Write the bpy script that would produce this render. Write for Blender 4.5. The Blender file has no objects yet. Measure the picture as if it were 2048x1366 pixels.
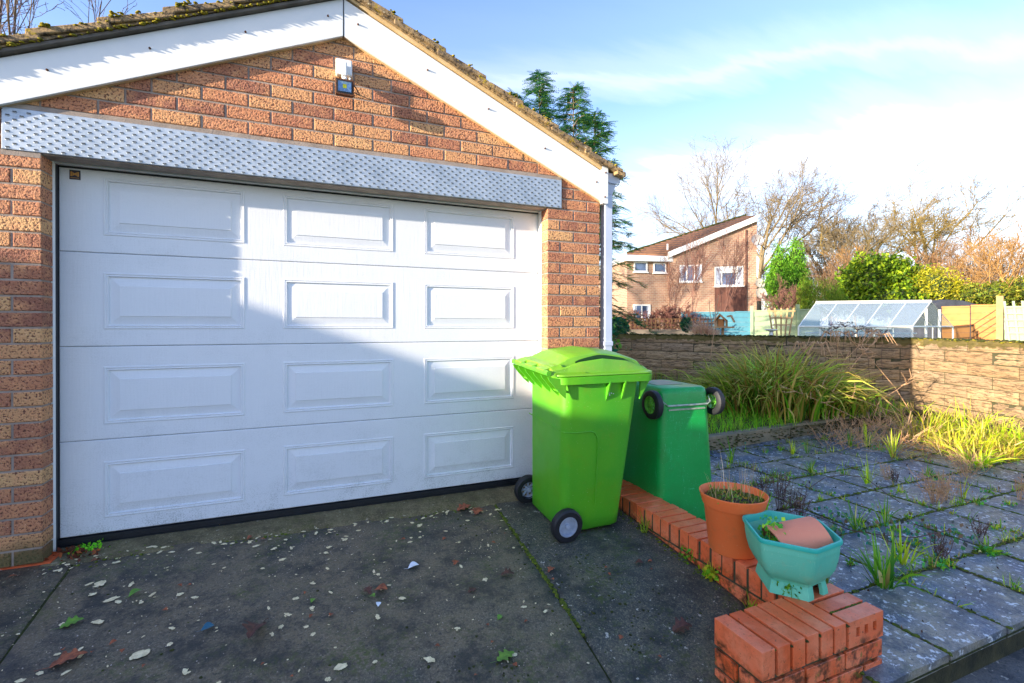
import bpy, bmesh, math, random
import numpy as np
from mathutils import Vector, Matrix
random.seed(7); rng = np.random.default_rng(7)
SC = bpy.context.scene
COL = SC.collection
R_ = math.radians

# ------------------------------------------------------------------ camera
CP = np.array([0.82174413, -3.0198012, 1.18469519])
CR = np.array([0.9257027, -0.3782477, 0.0017816])
CU = np.array([-0.0000494, 0.0045891, 0.99998947])
CF = np.array([0.3782519, 0.9256931, -0.0042294])
FPX, SH = 940.852, -31.08
cam = bpy.data.cameras.new('camera'); co = bpy.data.objects.new('camera', cam); COL.objects.link(co)
cam.sensor_width = 36; cam.lens = 36 * FPX / 2048; cam.shift_y = SH / 2048
cam.clip_start = 0.05; cam.clip_end = 2000
M = Matrix.Identity(4)
for i in range(3):
    M[i][0] = CR[i]; M[i][1] = CU[i]; M[i][2] = -CF[i]; M[i][3] = CP[i]
co.matrix_world = M
SC.camera = co

# ------------------------------------------------------------------ light
SUN_AZ, SUN_EL = R_(11.3), R_(9.3)           # travel direction of the light measured from +x
sd = Vector((math.cos(SUN_AZ) * math.cos(SUN_EL), math.sin(SUN_AZ) * math.cos(SUN_EL), -math.sin(SUN_EL)))
sl = bpy.data.lights.new('sun', 'SUN'); so = bpy.data.objects.new('sun', sl); COL.objects.link(so)
sl.energy = 2.1; sl.angle = R_(0.53); sl.color = (1.0, 0.86, 0.68)
so.rotation_euler = sd.to_track_quat('-Z', 'Y').to_euler(); so.location = (-8, -4, 8)

W = bpy.data.worlds.new('World'); SC.world = W; W.use_nodes = True
nt = W.node_tree; nt.nodes.clear()
def N(nt, t, **k):
    n = nt.nodes.new(t)
    for a, b in k.items():
        if a.startswith('i_'):
            n.inputs[a[2:].replace('_', ' ')].default_value = b
        else: setattr(n, a, b)
    return n
L = nt.links.new
wo = N(nt, 'ShaderNodeOutputWorld'); bg = N(nt, 'ShaderNodeBackground'); bg.inputs[1].default_value = 0.15
sky = N(nt, 'ShaderNodeTexSky'); sky.sky_type = 'NISHITA'; sky.sun_disc = False
sky.sun_elevation = SUN_EL; sky.sun_rotation = math.atan2(-sd.x, -sd.y)
sky.air_density = 1.0; sky.dust_density = 0.8; sky.ozone_density = 1.0
tc = N(nt, 'ShaderNodeTexCoord')
sep = N(nt, 'ShaderNodeSeparateXYZ'); L(tc.outputs['Generated'], sep.inputs[0])
# cirrus: streaky noise on a cloud layer (x, y) / (z + c), gathered into two long bands across the sky
zz = N(nt, 'ShaderNodeMath', operation='ADD'); zz.inputs[1].default_value = 0.14; L(sep.outputs[2], zz.inputs[0])
dx = N(nt, 'ShaderNodeMath', operation='DIVIDE'); L(sep.outputs[0], dx.inputs[0]); L(zz.outputs[0], dx.inputs[1])
dy = N(nt, 'ShaderNodeMath', operation='DIVIDE'); L(sep.outputs[1], dy.inputs[0]); L(zz.outputs[0], dy.inputs[1])
cmb = N(nt, 'ShaderNodeCombineXYZ'); L(dx.outputs[0], cmb.inputs[0]); L(dy.outputs[0], cmb.inputs[1])
mp = N(nt, 'ShaderNodeMapping'); mp.inputs['Rotation'].default_value = (0, 0, R_(35)); mp.inputs['Scale'].default_value = (0.35, 1.7, 1)
L(cmb.outputs[0], mp.inputs[0])
n1 = N(nt, 'ShaderNodeTexNoise'); n1.inputs['Scale'].default_value = 1.3; n1.inputs['Detail'].default_value = 8; n1.inputs['Roughness'].default_value = 0.58; n1.inputs['Distortion'].default_value = 0.2
L(mp.outputs[0], n1.inputs['Vector'])
def dirv(x, y):
    d = CF + CR * ((x - 1024) / FPX) - CU * ((y - 683 - SH) / FPX); return d / np.linalg.norm(d)
def band(p, q, ramp_pts, wob):
    nrm = np.cross(dirv(*q), dirv(*p)); nrm /= np.linalg.norm(nrm); nrm = nrm if nrm[2] > 0 else -nrm
    dt = N(nt, 'ShaderNodeVectorMath', operation='DOT_PRODUCT'); L(tc.outputs['Generated'], dt.inputs[0]); dt.inputs[1].default_value = tuple(nrm)
    a_ = N(nt, 'ShaderNodeMath', operation='MULTIPLY_ADD'); L(n1.outputs[0], a_.inputs[0]); a_.inputs[1].default_value = wob; a_.inputs[2].default_value = 0.5 - wob * 0.5
    s_ = N(nt, 'ShaderNodeMath', operation='ADD'); L(dt.outputs['Value'], s_.inputs[0]); L(a_.outputs[0], s_.inputs[1])
    r_ = N(nt, 'ShaderNodeValToRGB'); e = r_.color_ramp.elements; r_.color_ramp.interpolation = 'EASE'
    while len(e) < len(ramp_pts): e.new(0.5)
    for i, (pp, vv) in enumerate(ramp_pts): e[i].position = pp; e[i].color = (vv, vv, vv, 1)
    L(s_.outputs[0], r_.inputs[0]); return r_.outputs[0]
f1 = band((1230, 350), (2048, 205), [(0.0, 0.5), (0.36, 0.4), (0.43, 0.30), (0.475, 0.72), (0.505, 0.66), (0.530, 0.25), (0.58, 0.05), (0.66, 0.0)], 0.30)
f2 = band((1000, 150), (2048, 85), [(0.455, 0.0), (0.485, 0.22), (0.50, 0.42), (0.515, 0.22), (0.56, 0.05), (0.65, 0.0)], 0.22)
hz = N(nt, 'ShaderNodeMapRange'); hz.inputs['From Min'].default_value = 0.42; hz.inputs['From Max'].default_value = 0.02
hz.inputs['To Min'].default_value = 0.0; hz.inputs['To Max'].default_value = 0.66; L(sep.outputs[2], hz.inputs['Value'])
mxm = N(nt, 'ShaderNodeMath', operation='MAXIMUM'); L(f1, mxm.inputs[0]); L(f2, mxm.inputs[1])
mxn = N(nt, 'ShaderNodeMath', operation='MAXIMUM'); L(mxm.outputs[0], mxn.inputs[0]); L(hz.outputs[0], mxn.inputs[1])
tint = N(nt, 'ShaderNodeMix', data_type='RGBA', blend_type='MULTIPLY'); tint.inputs['Factor'].default_value = 1.0; L(sky.outputs[0], tint.inputs[6]); tint.inputs[7].default_value = (0.41, 0.46, 0.65, 1)
cl = N(nt, 'ShaderNodeMix', data_type='RGBA'); L(mxn.outputs[0], cl.inputs['Factor']); L(tint.outputs[2], cl.inputs[6]); cl.inputs[7].default_value = (1.56, 1.60, 1.70, 1)
L(cl.outputs[2], bg.inputs[0]); L(bg.outputs[0], wo.inputs[0])

SC.view_settings.view_transform = 'Standard'; SC.view_settings.look = 'None'
SC.view_settings.exposure = 2.65; SC.view_settings.gamma = 1.0; SC.view_settings.use_curve_mapping = False

# ------------------------------------------------------------------ placing helpers (a pixel of the photo -> a point on a plane of the place)
def ray(x, y): return CF + CR * ((x - 1024) / FPX) - CU * ((y - 683 - SH) / FPX)
def onz(x, y, z=0.0):
    d = ray(x, y); return CP + d * ((z - CP[2]) / d[2])
def ony(x, y, v=0.0):
    d = ray(x, y); return CP + d * ((v - CP[1]) / d[1])
def atd(x, y, dep): return CP + ray(x, y) * dep

# ------------------------------------------------------------------ materials
def S(r, g, b):
    f = lambda c: (c / 255) / 12.92 if c / 255 <= 0.04045 else (((c / 255) + 0.055) / 1.055) ** 2.4
    return (f(r), f(g), f(b), 1)
def newmat(name):
    m = bpy.data.materials.new(name); m.use_nodes = True; t = m.node_tree; t.nodes.clear()
    o = N(t, 'ShaderNodeOutputMaterial'); b = N(t, 'ShaderNodeBsdfPrincipled'); t.links.new(b.outputs[0], o.inputs[0])
    return m, t, b, o
def ramp(t, src, cols, pos=None, interp='LINEAR'):
    r = N(t, 'ShaderNodeValToRGB'); r.color_ramp.interpolation = interp
    e = r.color_ramp.elements
    while len(e) < len(cols): e.new(0.5)
    for i, c in enumerate(cols):
        e[i].position = pos[i] if pos else i / (len(cols) - 1); e[i].color = c
    t.links.new(src, r.inputs[0]); return r.outputs[0]
def noise(t, vec, scale, detail=4, rough=0.5, dist=0.0):
    n = N(t, 'ShaderNodeTexNoise'); n.inputs['Scale'].default_value = scale; n.inputs['Detail'].default_value = detail
    n.inputs['Roughness'].default_value = rough; n.inputs['Distortion'].default_value = dist
    t.links.new(vec, n.inputs['Vector']); return n.outputs[0]
def mixc(t, fac, a, b, mode='MIX'):
    m = N(t, 'ShaderNodeMix', data_type='RGBA', blend_type=mode)
    for v, i in ((fac, 'Factor'), (a, 6), (b, 7)):
        if hasattr(v, 'is_output') or hasattr(v, 'links'): t.links.new(v, m.inputs[i])
        else: m.inputs[i].default_value = v
    return m.outputs[2]
def mth(t, op, a, b=None, clamp=False):
    m = N(t, 'ShaderNodeMath', operation=op); m.use_clamp = clamp
    for v, i in ((a, 0), (b, 1)):
        if v is None: continue
        if hasattr(v, 'links'): t.links.new(v, m.inputs[i])
        else: m.inputs[i].default_value = v
    return m.outputs[0]
def vec(t, kind='pos', scale=None):
    if kind == 'pos': o = N(t, 'ShaderNodeNewGeometry').outputs['Position']
    else: o = N(t, 'ShaderNodeTexCoord').outputs['Object']
    if scale:
        mm = N(t, 'ShaderNodeMapping'); mm.inputs['Scale'].default_value = scale; t.links.new(o, mm.inputs[0]); o = mm.outputs[0]
    return o
def bump(t, b, h, strength=0.5, dist=0.01, prev=None):
    n = N(t, 'ShaderNodeBump'); n.inputs['Strength'].default_value = strength; n.inputs['Distance'].default_value = dist
    t.links.new(h, n.inputs['Height'])
    if prev is not None: t.links.new(prev, n.inputs['Normal'])
    t.links.new(n.outputs[0], b.inputs['Normal']); return n.outputs[0]
def simple(name, c1, c2=None, scale=8, rough=0.6, bs=0.0, bscale=60, metal=0.0, spec=0.5, kind='pos', vscale=None, rnd=None):
    """two-tone mottled material with fine relief; rnd adds a per-object tint"""
    m, t, b, o = newmat(name)
    v = vec(t, kind, vscale)
    if c2 is None: c2 = tuple(x * 0.8 for x in c1[:3]) + (1,)
    c = ramp(t, noise(t, v, scale, 5, 0.6), [c1, c2], [0.35, 0.65])
    if rnd:
        oi = N(t, 'ShaderNodeObjectInfo').outputs['Random']
        c = mixc(t, 0.6, c, ramp(t, oi, rnd), 'MIX')
    t.links.new(c, b.inputs['Base Color']); b.inputs['Roughness'].default_value = rough; b.inputs['Metallic'].default_value = metal
    b.inputs['Specular IOR Level'].default_value = spec
    if bs: bump(t, b, noise(t, v, bscale, 6, 0.65), bs, 0.01)
    return m

MT = {}
def brick_mat():
    m, t, b, o = newmat('facing brick')
    v = vec(t); oi = N(t, 'ShaderNodeObjectInfo').outputs['Random']
    base = ramp(t, oi, [S(164, 110, 86), S(182, 126, 94), S(160, 108, 84), S(196, 148, 106), S(146, 98, 80), S(184, 130, 98), S(202, 160, 114), S(172, 116, 90)], interp='CONSTANT')
    pit = noise(t, v, 95, 3, 0.6)
    mott = noise(t, v, 14, 4, 0.6)
    c = mixc(t, ramp(t, mott, [(0, 0, 0, 1), (1, 1, 1, 1)], [0.45, 0.70]), base, S(200, 146, 106))
    c = mixc(t, mth(t, 'MULTIPLY', ramp(t, mott, [(1, 1, 1, 1), (0, 0, 0, 1)], [0.3, 0.7]), 0.5), c, base)
    c = mixc(t, ramp(t, pit, [(1, 1, 1, 1), (0, 0, 0, 1)], [0.38, 0.47]), c, S(92, 52, 42))
    sp = noise(t, v, 260, 2, 0.5)
    c = mixc(t, ramp(t, sp, [(0, 0, 0, 1), (0.6, 0.6, 0.6, 1)], [0.66, 0.72]), c, S(230, 205, 180))
    # algae on the lowest courses
    z = N(t, 'ShaderNodeSeparateXYZ'); t.links.new(v, z.inputs[0])
    g = mth(t, 'MULTIPLY', ramp(t, mth(t, 'ADD', z.outputs[2], mth(t, 'MULTIPLY', noise(t, v, 9), 0.12)), [(1, 1, 1, 1), (0, 0, 0, 1)], [0.10, 0.20]), 0.85)
    c = mixc(t, g, c, S(74, 78, 44))
    t.links.new(c, b.inputs['Base Color']); b.inputs['Roughness'].default_value = 0.9
    h = mth(t, 'ADD', mth(t, 'MULTIPLY', pit, 1.0), mth(t, 'MULTIPLY', noise(t, v, 40, 3), 0.6))
    bump(t, b, h, 0.9, 0.012)
    return m
MT['brick'] = brick_mat()
MT['mortar'] = simple('mortar', S(176, 160, 146), S(150, 136, 124), 12, 0.95, 0.3, 120)
MT['old_mortar'] = simple('dirty mortar', S(84, 76, 58), S(62, 66, 34), 14, 0.95, 0.5, 90)

def red_brick():
    m, t, b, o = newmat('smooth red brick')
    v = vec(t); oi = N(t, 'ShaderNodeObjectInfo').outputs['Random']
    base = ramp(t, oi, [S(206, 100, 66), S(216, 112, 80), S(196, 88, 48), S(214, 106, 72)])
    nz = N(t, 'ShaderNodeNewGeometry'); sz = N(t, 'ShaderNodeSeparateXYZ'); t.links.new(nz.outputs['Normal'], sz.inputs[0])
    c = mixc(t, ramp(t, noise(t, v, 9, 4), [(0, 0, 0, 1), (1, 1, 1, 1)], [0.45, 0.7]), base, S(214, 128, 104))
    c = mixc(t, ramp(t, noise(t, v, 26, 6, 0.75), [(0.5, 0.5, 0.5, 1), (0, 0, 0, 1)], [0.34, 0.50]), c, S(176, 78, 42))
    c = mixc(t, ramp(t, noise(t, v, 70, 4, 0.7), [(0.8, 0.8, 0.8, 1), (0, 0, 0, 1)], [0.30, 0.38]), c, S(84, 44, 28))
    # grime: black and green staining low on the pier and on unglazed faces
    pz = N(t, 'ShaderNodeSeparateXYZ'); t.links.new(v, pz.inputs[0])
    low = ramp(t, mth(t, 'ADD', pz.outputs[2], mth(t, 'MULTIPLY', noise(t, v, 11, 4), 0.16)), [(1, 1, 1, 1), (0.12, 0.12, 0.12, 1)], [-0.02, 0.03])
    d = ramp(t, noise(t, v, 21, 6, 0.7), [(0, 0, 0, 1), (1, 1, 1, 1)], [0.45, 0.60])
    c = mixc(t, mth(t, 'MULTIPLY', mth(t, 'MULTIPLY', low, d), 0.9), c, S(58, 40, 26))
    d2 = ramp(t, noise(t, v, 33, 5, 0.6), [(0, 0, 0, 1), (1, 1, 1, 1)], [0.60, 0.68])
    c = mixc(t, mth(t, 'MULTIPLY', mth(t, 'MULTIPLY', low, d2), 0.8), c, S(104, 104, 42))
    t.links.new(c, b.inputs['Base Color']); b.inputs['Roughness'].default_value = 0.42
    bump(t, b, noise(t, v, 60, 5, 0.7), 0.22, 0.006)
    return m
MT['red'] = red_brick()

def concrete(name, cols, spots=True, moss=0.5, rough=0.7, light=S(150, 140, 120), mosscol=S(70, 84, 24), big=1.3, spotcol=S(196, 190, 176), sp0=0.64, ssc=30):
    m, t, b, o = newmat(name); v = vec(t)
    c = ramp(t, noise(t, v, big, 6, 0.65), cols, None)
    g = noise(t, v, 120, 3, 0.7)
    c = mixc(t, ramp(t, g, [(0, 0, 0, 1), (0.7, 0.7, 0.7, 1)], [0.50, 0.72]), c, light)
    g2 = noise(t, v, 75, 4, 0.7)
    c = mixc(t, ramp(t, g2, [(0.75, 0.75, 0.75, 1), (0, 0, 0, 1)], [0.34, 0.46]), c, tuple(x * 0.35 for x in cols[0][:3]) + (1,))
    g3 = noise(t, v, 210, 2, 0.6)
    c = mixc(t, ramp(t, g3, [(0, 0, 0, 1), (0.8, 0.8, 0.8, 1)], [0.64, 0.70]), c, light)
    c = mixc(t, ramp(t, noise(t, v, 5.5, 9, 0.8), [(0.85, 0.85, 0.85, 1), (0, 0, 0, 1)], [0.40, 0.54]), c, tuple(x * 0.55 for x in cols[0][:3]) + (1,))
    mo = mth(t, 'MULTIPLY', ramp(t, noise(t, v, 2.3, 8, 0.75), [(0, 0, 0, 1), (1, 1, 1, 1)], [0.50, 0.64]), ramp(t, noise(t, v, 46, 4, 0.7), [(0, 0, 0, 1), (1, 1, 1, 1)], [0.47, 0.56]))
    c = mixc(t, mth(t, 'MULTIPLY', mo, moss), c, mosscol)
    if spots:
        s = ramp(t, noise(t, v, ssc, 5, 0.6), [(0, 0, 0, 1), (1, 1, 1, 1)], [sp0, sp0 + 0.05])
        c = mixc(t, mth(t, 'MULTIPLY', s, 0.75), c, spotcol)
    t.links.new(c, b.inputs['Base Color']); b.inputs['Roughness'].default_value = rough
    h = mth(t, 'ADD', mth(t, 'MULTIPLY', g, 0.5), g2)
    bump(t, b, h, 0.5, 0.006)
    return m
MT['drive'] = concrete('weathered driveway concrete', [S(50, 54, 54), S(68, 68, 64), S(106, 94, 72), S(52, 58, 58), S(88, 80, 64)], True, 0.8, 0.6, S(150, 140, 122), S(70, 80, 26), sp0=0.72, spotcol=S(210, 200, 176), big=2.0)
MT['drive2'] = concrete('mossy driveway concrete', [S(48, 50, 50), S(84, 80, 62), S(64, 66, 62), S(112, 102, 76), S(58, 60, 50)], True, 1.0, 0.7, S(156, 146, 116), S(64, 76, 20), big=2.4)
MT['slab'] = concrete('blue grey paving slab', [S(60, 72, 86), S(80, 94, 108), S(136, 124, 100), S(64, 80, 98), S(110, 106, 98), S(54, 68, 84)], True, 0.7, 0.42, S(150, 146, 138), S(80, 88, 30), 2.6, S(206, 206, 204), 0.585, 34)
MT['slab_edge'] = simple('mossy concrete riser', S(70, 66, 38), S(34, 36, 16), 10, 0.95, 0.8, 60)
MT['thresh'] = concrete('mossy mortar threshold', [S(120, 112, 84), S(96, 92, 60), S(140, 130, 100), S(84, 84, 50)], True, 0.9, 0.9, S(190, 180, 150), S(84, 92, 24), 6)
MT['gravel'] = concrete('rough lower path', [S(80, 84, 88), S(110, 108, 104), S(90, 92, 96), S(70, 74, 70)], True, 0.9, 0.9)
MT['moss'] = simple('moss', S(108, 122, 18), S(62, 76, 12), 60, 0.95, 0.9, 180)
MT['ymoss'] = simple('yellow roof moss', S(176, 160, 30), S(98, 100, 20), 40, 0.95, 0.9, 140)
MT['dmoss'] = simple('dark moss', S(72, 80, 16), S(40, 40, 12), 60, 0.95, 0.9, 180)
MT['soil'] = simple('soil', S(74, 56, 38), S(40, 34, 20), 14, 0.95, 0.8, 60)
MT['upvc'] = simple('white plastic', S(236, 236, 232), S(226, 228, 226), 3, 0.35)
MT['upvc_grey'] = simple('greyish white plastic', S(196, 204, 220), S(182, 192, 210), 3, 0.4)
MT['beige'] = simple('cream soffit lip', S(226, 200, 156), S(206, 176, 124), 5, 0.5)
MT['black'] = simple('black rubber seal', S(22, 28, 36), S(14, 18, 24), 20, 0.5)
MT['rust'] = simple('rusty screw', S(104, 58, 30), S(60, 36, 22), 90, 0.8)
MT['dpc'] = simple('orange damp course', S(214, 96, 44), S(190, 80, 36), 20, 0.7)

def tile_mat():
    m, t, b, o = newmat('weathered concrete roof tile'); v = vec(t)
    c = ramp(t, noise(t, v, 7, 6, 0.7), [S(120, 102, 78), S(168, 140, 96), S(96, 84, 70), S(150, 124, 86)])
    c = mixc(t, ramp(t, noise(t, v, 45, 4, 0.7), [(1, 1, 1, 1), (0, 0, 0, 1)], [0.38, 0.5]), c, S(60, 52, 42))
    c = mixc(t, ramp(t, noise(t, v, 30, 3, 0.5), [(0, 0, 0, 1), (1, 1, 1, 1)], [0.68, 0.73]), c, S(206, 200, 176))
    c = mixc(t, ramp(t, noise(t, v, 16, 5, 0.6), [(0, 0, 0, 1), (1, 1, 1, 1)], [0.60, 0.66]), c, S(150, 128, 30))
    t.links.new(c, b.inputs['Base Color']); b.inputs['Roughness'].default_value = 0.95
    bump(t, b, noise(t, v, 50, 6, 0.7), 0.9, 0.01); return m
MT['tile'] = tile_mat()

def door_mat():
    m, t, b, o = newmat('white woodgrain steel'); v = vec(t)
    gr = noise(t, vec(t, 'pos', (90, 20, 7)), 1.0, 5, 0.6); gr2 = noise(t, vec(t, 'pos', (9, 20, 130)), 1.0, 4, 0.6)
    c = ramp(t, noise(t, v, 2.2, 6, 0.6), [S(232, 234, 236), S(222, 225, 230)])
    # algae dust: flecks gathered in the lower edge of every section
    sp = N(t, 'ShaderNodeSeparateXYZ'); t.links.new(v, sp.inputs[0])
    fz = mth(t, 'FRACT', mth(t, 'DIVIDE', mth(t, 'SUBTRACT', sp.outputs[2], 0.051), 0.5043))
    low = ramp(t, sp.outputs[2], [(1, 1, 1, 1), (0.25, 0.25, 0.25, 1), (0.08, 0.08, 0.08, 1)], [0.02, 0.24, 0.7])
    sec = ramp(t, fz, [(0.8, 0.8, 0.8, 1), (0, 0, 0, 1), (0, 0, 0, 1), (0.6, 0.6, 0.6, 1), (0.3, 0.3, 0.3, 1)], [0.0, 0.35, 0.72, 0.88, 1.0])
    fl = ramp(t, mth(t, 'ADD', mth(t, 'MULTIPLY', noise(t, v, 140, 4, 0.8), 0.6), mth(t, 'MULTIPLY', noise(t, v, 6, 5, 0.7), 0.4)), [(0, 0, 0, 1), (1, 1, 1, 1)], [0.50, 0.62])
    d = mth(t, 'MULTIPLY', fl, mth(t, 'ADD', low, mth(t, 'MULTIPLY', sec, 0.22)), True)
    c = mixc(t, mth(t, 'MULTIPLY', d, 0.55), c, S(92, 104, 92))
    t.links.new(c, b.inputs['Base Color']); b.inputs['Roughness'].default_value = 0.42
    bump(t, b, mth(t, 'ADD', gr, mth(t, 'MULTIPLY', gr2, 0.7)), 0.16, 0.006); return m
MT['door'] = door_mat()

def galv():
    m, t, b, o = newmat('galvanised steel'); v = vec(t)
    vo = N(t, 'ShaderNodeTexVoronoi'); vo.inputs['Scale'].default_value = 60; t.links.new(v, vo.inputs['Vector'])
    c = ramp(t, mth(t, 'MULTIPLY', mth(t, 'ADD', noise(t, v, 30, 4, 0.7), noise(t, v, 5)), 0.5), [S(150, 164, 178), S(186, 196, 206)], [0.35, 0.62])
    t.links.new(c, b.inputs['Base Color']); b.inputs['Metallic'].default_value = 0.45; b.inputs['Roughness'].default_value = 0.55
    bump(t, b, noise(t, v, 80, 3), 0.1, 0.003); return m
MT['galv'] = galv()
MT['hole'] = simple('dark slot', S(28, 34, 42), S(20, 24, 30), 20, 0.8)

def plastic(name, c1, c2, rough=0.35, dirt=S(90, 96, 50), fade=None, scr=0.35):
    m, t, b, o = newmat(name); v = vec(t)
    c = ramp(t, noise(t, v, 2.6, 5, 0.6), [c1, c2], [0.3, 0.7])
    s = ramp(t, noise(t, vec(t, 'pos', (26, 26, 5)), 2.2, 8, 0.8, 1.5), [(0, 0, 0, 1), (1, 1, 1, 1)], [0.60, 0.70])
    c = mixc(t, mth(t, 'MULTIPLY', s, scr), c, fade or S(170, 210, 170))
    g = ramp(t, noise(t, v, 9, 6, 0.7), [(0, 0, 0, 1), (1, 1, 1, 1)], [0.55, 0.75])
    c = mixc(t, mth(t, 'MULTIPLY', g, 0.35), c, dirt)
    for (sc_, th_, am_) in (((3, 3, 60), 0.63, 0.5), ((60, 60, 4), 0.64, 0.6)):
        q_ = ramp(t, noise(t, vec(t, 'pos', sc_), 1.6, 4, 0.75, 2.5), [(0, 0, 0, 1), (1, 1, 1, 1)], [th_, th_ + 0.04])
        c = mixc(t, mth(t, 'MULTIPLY', mth(t, 'MULTIPLY', q_, ramp(t, noise(t, v, 5, 3), [(0, 0, 0, 1), (1, 1, 1, 1)], [0.45, 0.6])), am_ * scr * 1.3), c, fade or S(190, 220, 180))
    k = ramp(t, noise(t, v, 190, 2, 0.5), [(0, 0, 0, 1), (1, 1, 1, 1)], [0.72, 0.76])
    c = mixc(t, mth(t, 'MULTIPLY', k, 0.5), c, S(220, 230, 200))
    t.links.new(c, b.inputs['Base Color']); b.inputs['Roughness'].default_value = rough
    t.links.new(ramp(t, noise(t, v, 12, 5), [(rough - 0.08,) * 3 + (1,), (rough + 0.2,) * 3 + (1,)]), b.inputs['Roughness'])
    bump(t, b, noise(t, v, 240, 2), 0.06, 0.002); return m
MT['bin1'] = plastic('lime green bin plastic', S(96, 176, 28), S(60, 162, 34), 0.38, S(120, 140, 20), S(150, 196, 80), 0.45)
MT['bin2'] = plastic('dark green bin plastic', S(16, 144, 66), S(20, 126, 52), 0.30, S(60, 96, 36), S(110, 200, 160), 0.8)
MT['tyre'] = simple('black tyre', S(30, 32, 36), S(22, 24, 28), 20, 0.6, 0.2, 100)
MT['rim_grey'] = simple('pale grey wheel rim', S(176, 186, 198), S(150, 160, 176), 30, 0.45)
MT['rim_green'] = simple('green wheel rim', S(110, 180, 60), S(90, 160, 50), 30, 0.45)
MT['wire'] = simple('steel rod', S(190, 200, 180), S(150, 160, 140), 30, 0.4, metal=0.5)
MT['pot'] = plastic('orange plastic pot', S(224, 116, 64), S(212, 104, 54), 0.5, S(150, 110, 80), S(236, 160, 120), 0.3)
MT['terra'] = plastic('terracotta pot', S(222, 140, 108), S(208, 122, 92), 0.75, S(180, 130, 100), S(236, 180, 156), 0.4)
MT['teal'] = plastic('faded green planter plastic', S(70, 166, 140), S(104, 184, 150), 0.5, S(150, 140, 84), S(160, 204, 176), 0.7)
MT['teal_in'] = simple('green planter rim', S(30, 164, 146), S(50, 180, 160), 6, 0.45)

def block_mat():
    m, t, b, o = newmat('split faced walling block'); v = vec(t); oi = N(t, 'ShaderNodeObjectInfo').outputs['Random']
    st = noise(t, vec(t, 'pos', (7, 7, 50)), 1.0, 8, 0.75, 0.35)
    base = ramp(t, oi, [S(170, 138, 98), S(190, 160, 118), S(150, 122, 90), S(180, 146, 104), S(164, 140, 110)])
    c = mixc(t, ramp(t, st, [(1, 1, 1, 1), (0, 0, 0, 1)], [0.40, 0.52]), base, S(92, 74, 52))
    c = mixc(t, ramp(t, noise(t, v, 40, 5, 0.7), [(0, 0, 0, 1), (0.6, 0.6, 0.6, 1)], [0.54, 0.66]), c, S(120, 104, 80))
    c = mixc(t, ramp(t, noise(t, v, 24, 3, 0.5), [(0, 0, 0, 1), (1, 1, 1, 1)], [0.72, 0.76]), c, S(224, 212, 190))
    z = N(t, 'ShaderNodeSeparateXYZ'); t.links.new(v, z.inputs[0])
    g = ramp(t, mth(t, 'ADD', z.outputs[2], mth(t, 'MULTIPLY', noise(t, v, 12, 4), 0.2)), [(0, 0, 0, 1), (0.8, 0.8, 0.8, 1)], [0.98, 1.08])
    c = mixc(t, g, c, S(90, 84, 26))
    t.links.new(c, b.inputs['Base Color']); b.inputs['Roughness'].default_value = 0.95
    bump(t, b, mth(t, 'ADD', st, mth(t, 'MULTIPLY', noise(t, v, 60, 4), 0.3)), 1.0, 0.03); return m
MT['block'] = block_mat()

def vcol(name, rough=0.6, trans=0.35, spec=0.3, gain=None):
    """foliage: colour from the leaf's own attribute, some light through it"""
    m, t, b, o = newmat(name)
    a = N(t, 'ShaderNodeAttribute', attribute_name='Col')
    if gain:
        g_ = N(t, 'ShaderNodeVectorMath', operation='MULTIPLY'); t.links.new(a.outputs['Color'], g_.inputs[0]); g_.inputs[1].default_value = gain; cs_ = g_.outputs[0]
    else: cs_ = a.outputs['Color']
    t.links.new(cs_, b.inputs['Base Color']); b.inputs['Roughness'].default_value = rough
    b.inputs['Specular IOR Level'].default_value = spec
    if trans:
        tr = N(t, 'ShaderNodeBsdfTranslucent'); t.links.new(cs_, tr.inputs[0])
        mx = N(t, 'ShaderNodeMixShader'); mx.inputs[0].default_value = trans
        t.links.new(b.outputs[0], mx.inputs[1]); t.links.new(tr.outputs[0], mx.inputs[2]); t.links.new(mx.outputs[0], o.inputs[0])
    return m
MT['leaf'] = vcol('leaf'); MT['leaf_near'] = vcol('near leaf', gain=(1.25, 1.4, 0.9)); MT['dry'] = vcol('dry stem', 0.8, 0.15)
MT['bark'] = simple('bark', S(128, 108, 84), S(92, 82, 66), 9, 0.95, 0.5, 30)
MT['bark_far'] = simple('sunlit far bark', S(142, 128, 102), S(110, 98, 78), 3, 0.95)
MT['bark_green'] = simple('mossy far bark', S(136, 122, 72), S(104, 92, 60), 3, 0.95)

def glassy(name, tint=(0.85, 0.93, 0.95, 1), a=0.35):
    m, t, b, o = newmat(name)
    b.inputs['Base Color'].default_value = tint; b.inputs['Roughness'].default_value = 0.08
    tr = N(t, 'ShaderNodeBsdfTransparent'); tr.inputs[0].default_value = (0.94, 0.98, 0.98, 1)
    mx = N(t, 'ShaderNodeMixShader'); mx.inputs[0].default_value = a
    t.links.new(tr.outputs[0], mx.inputs[1]); t.links.new(b.outputs[0], mx.inputs[2]); t.links.new(mx.outputs[0], o.inputs[0]); return m

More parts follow.
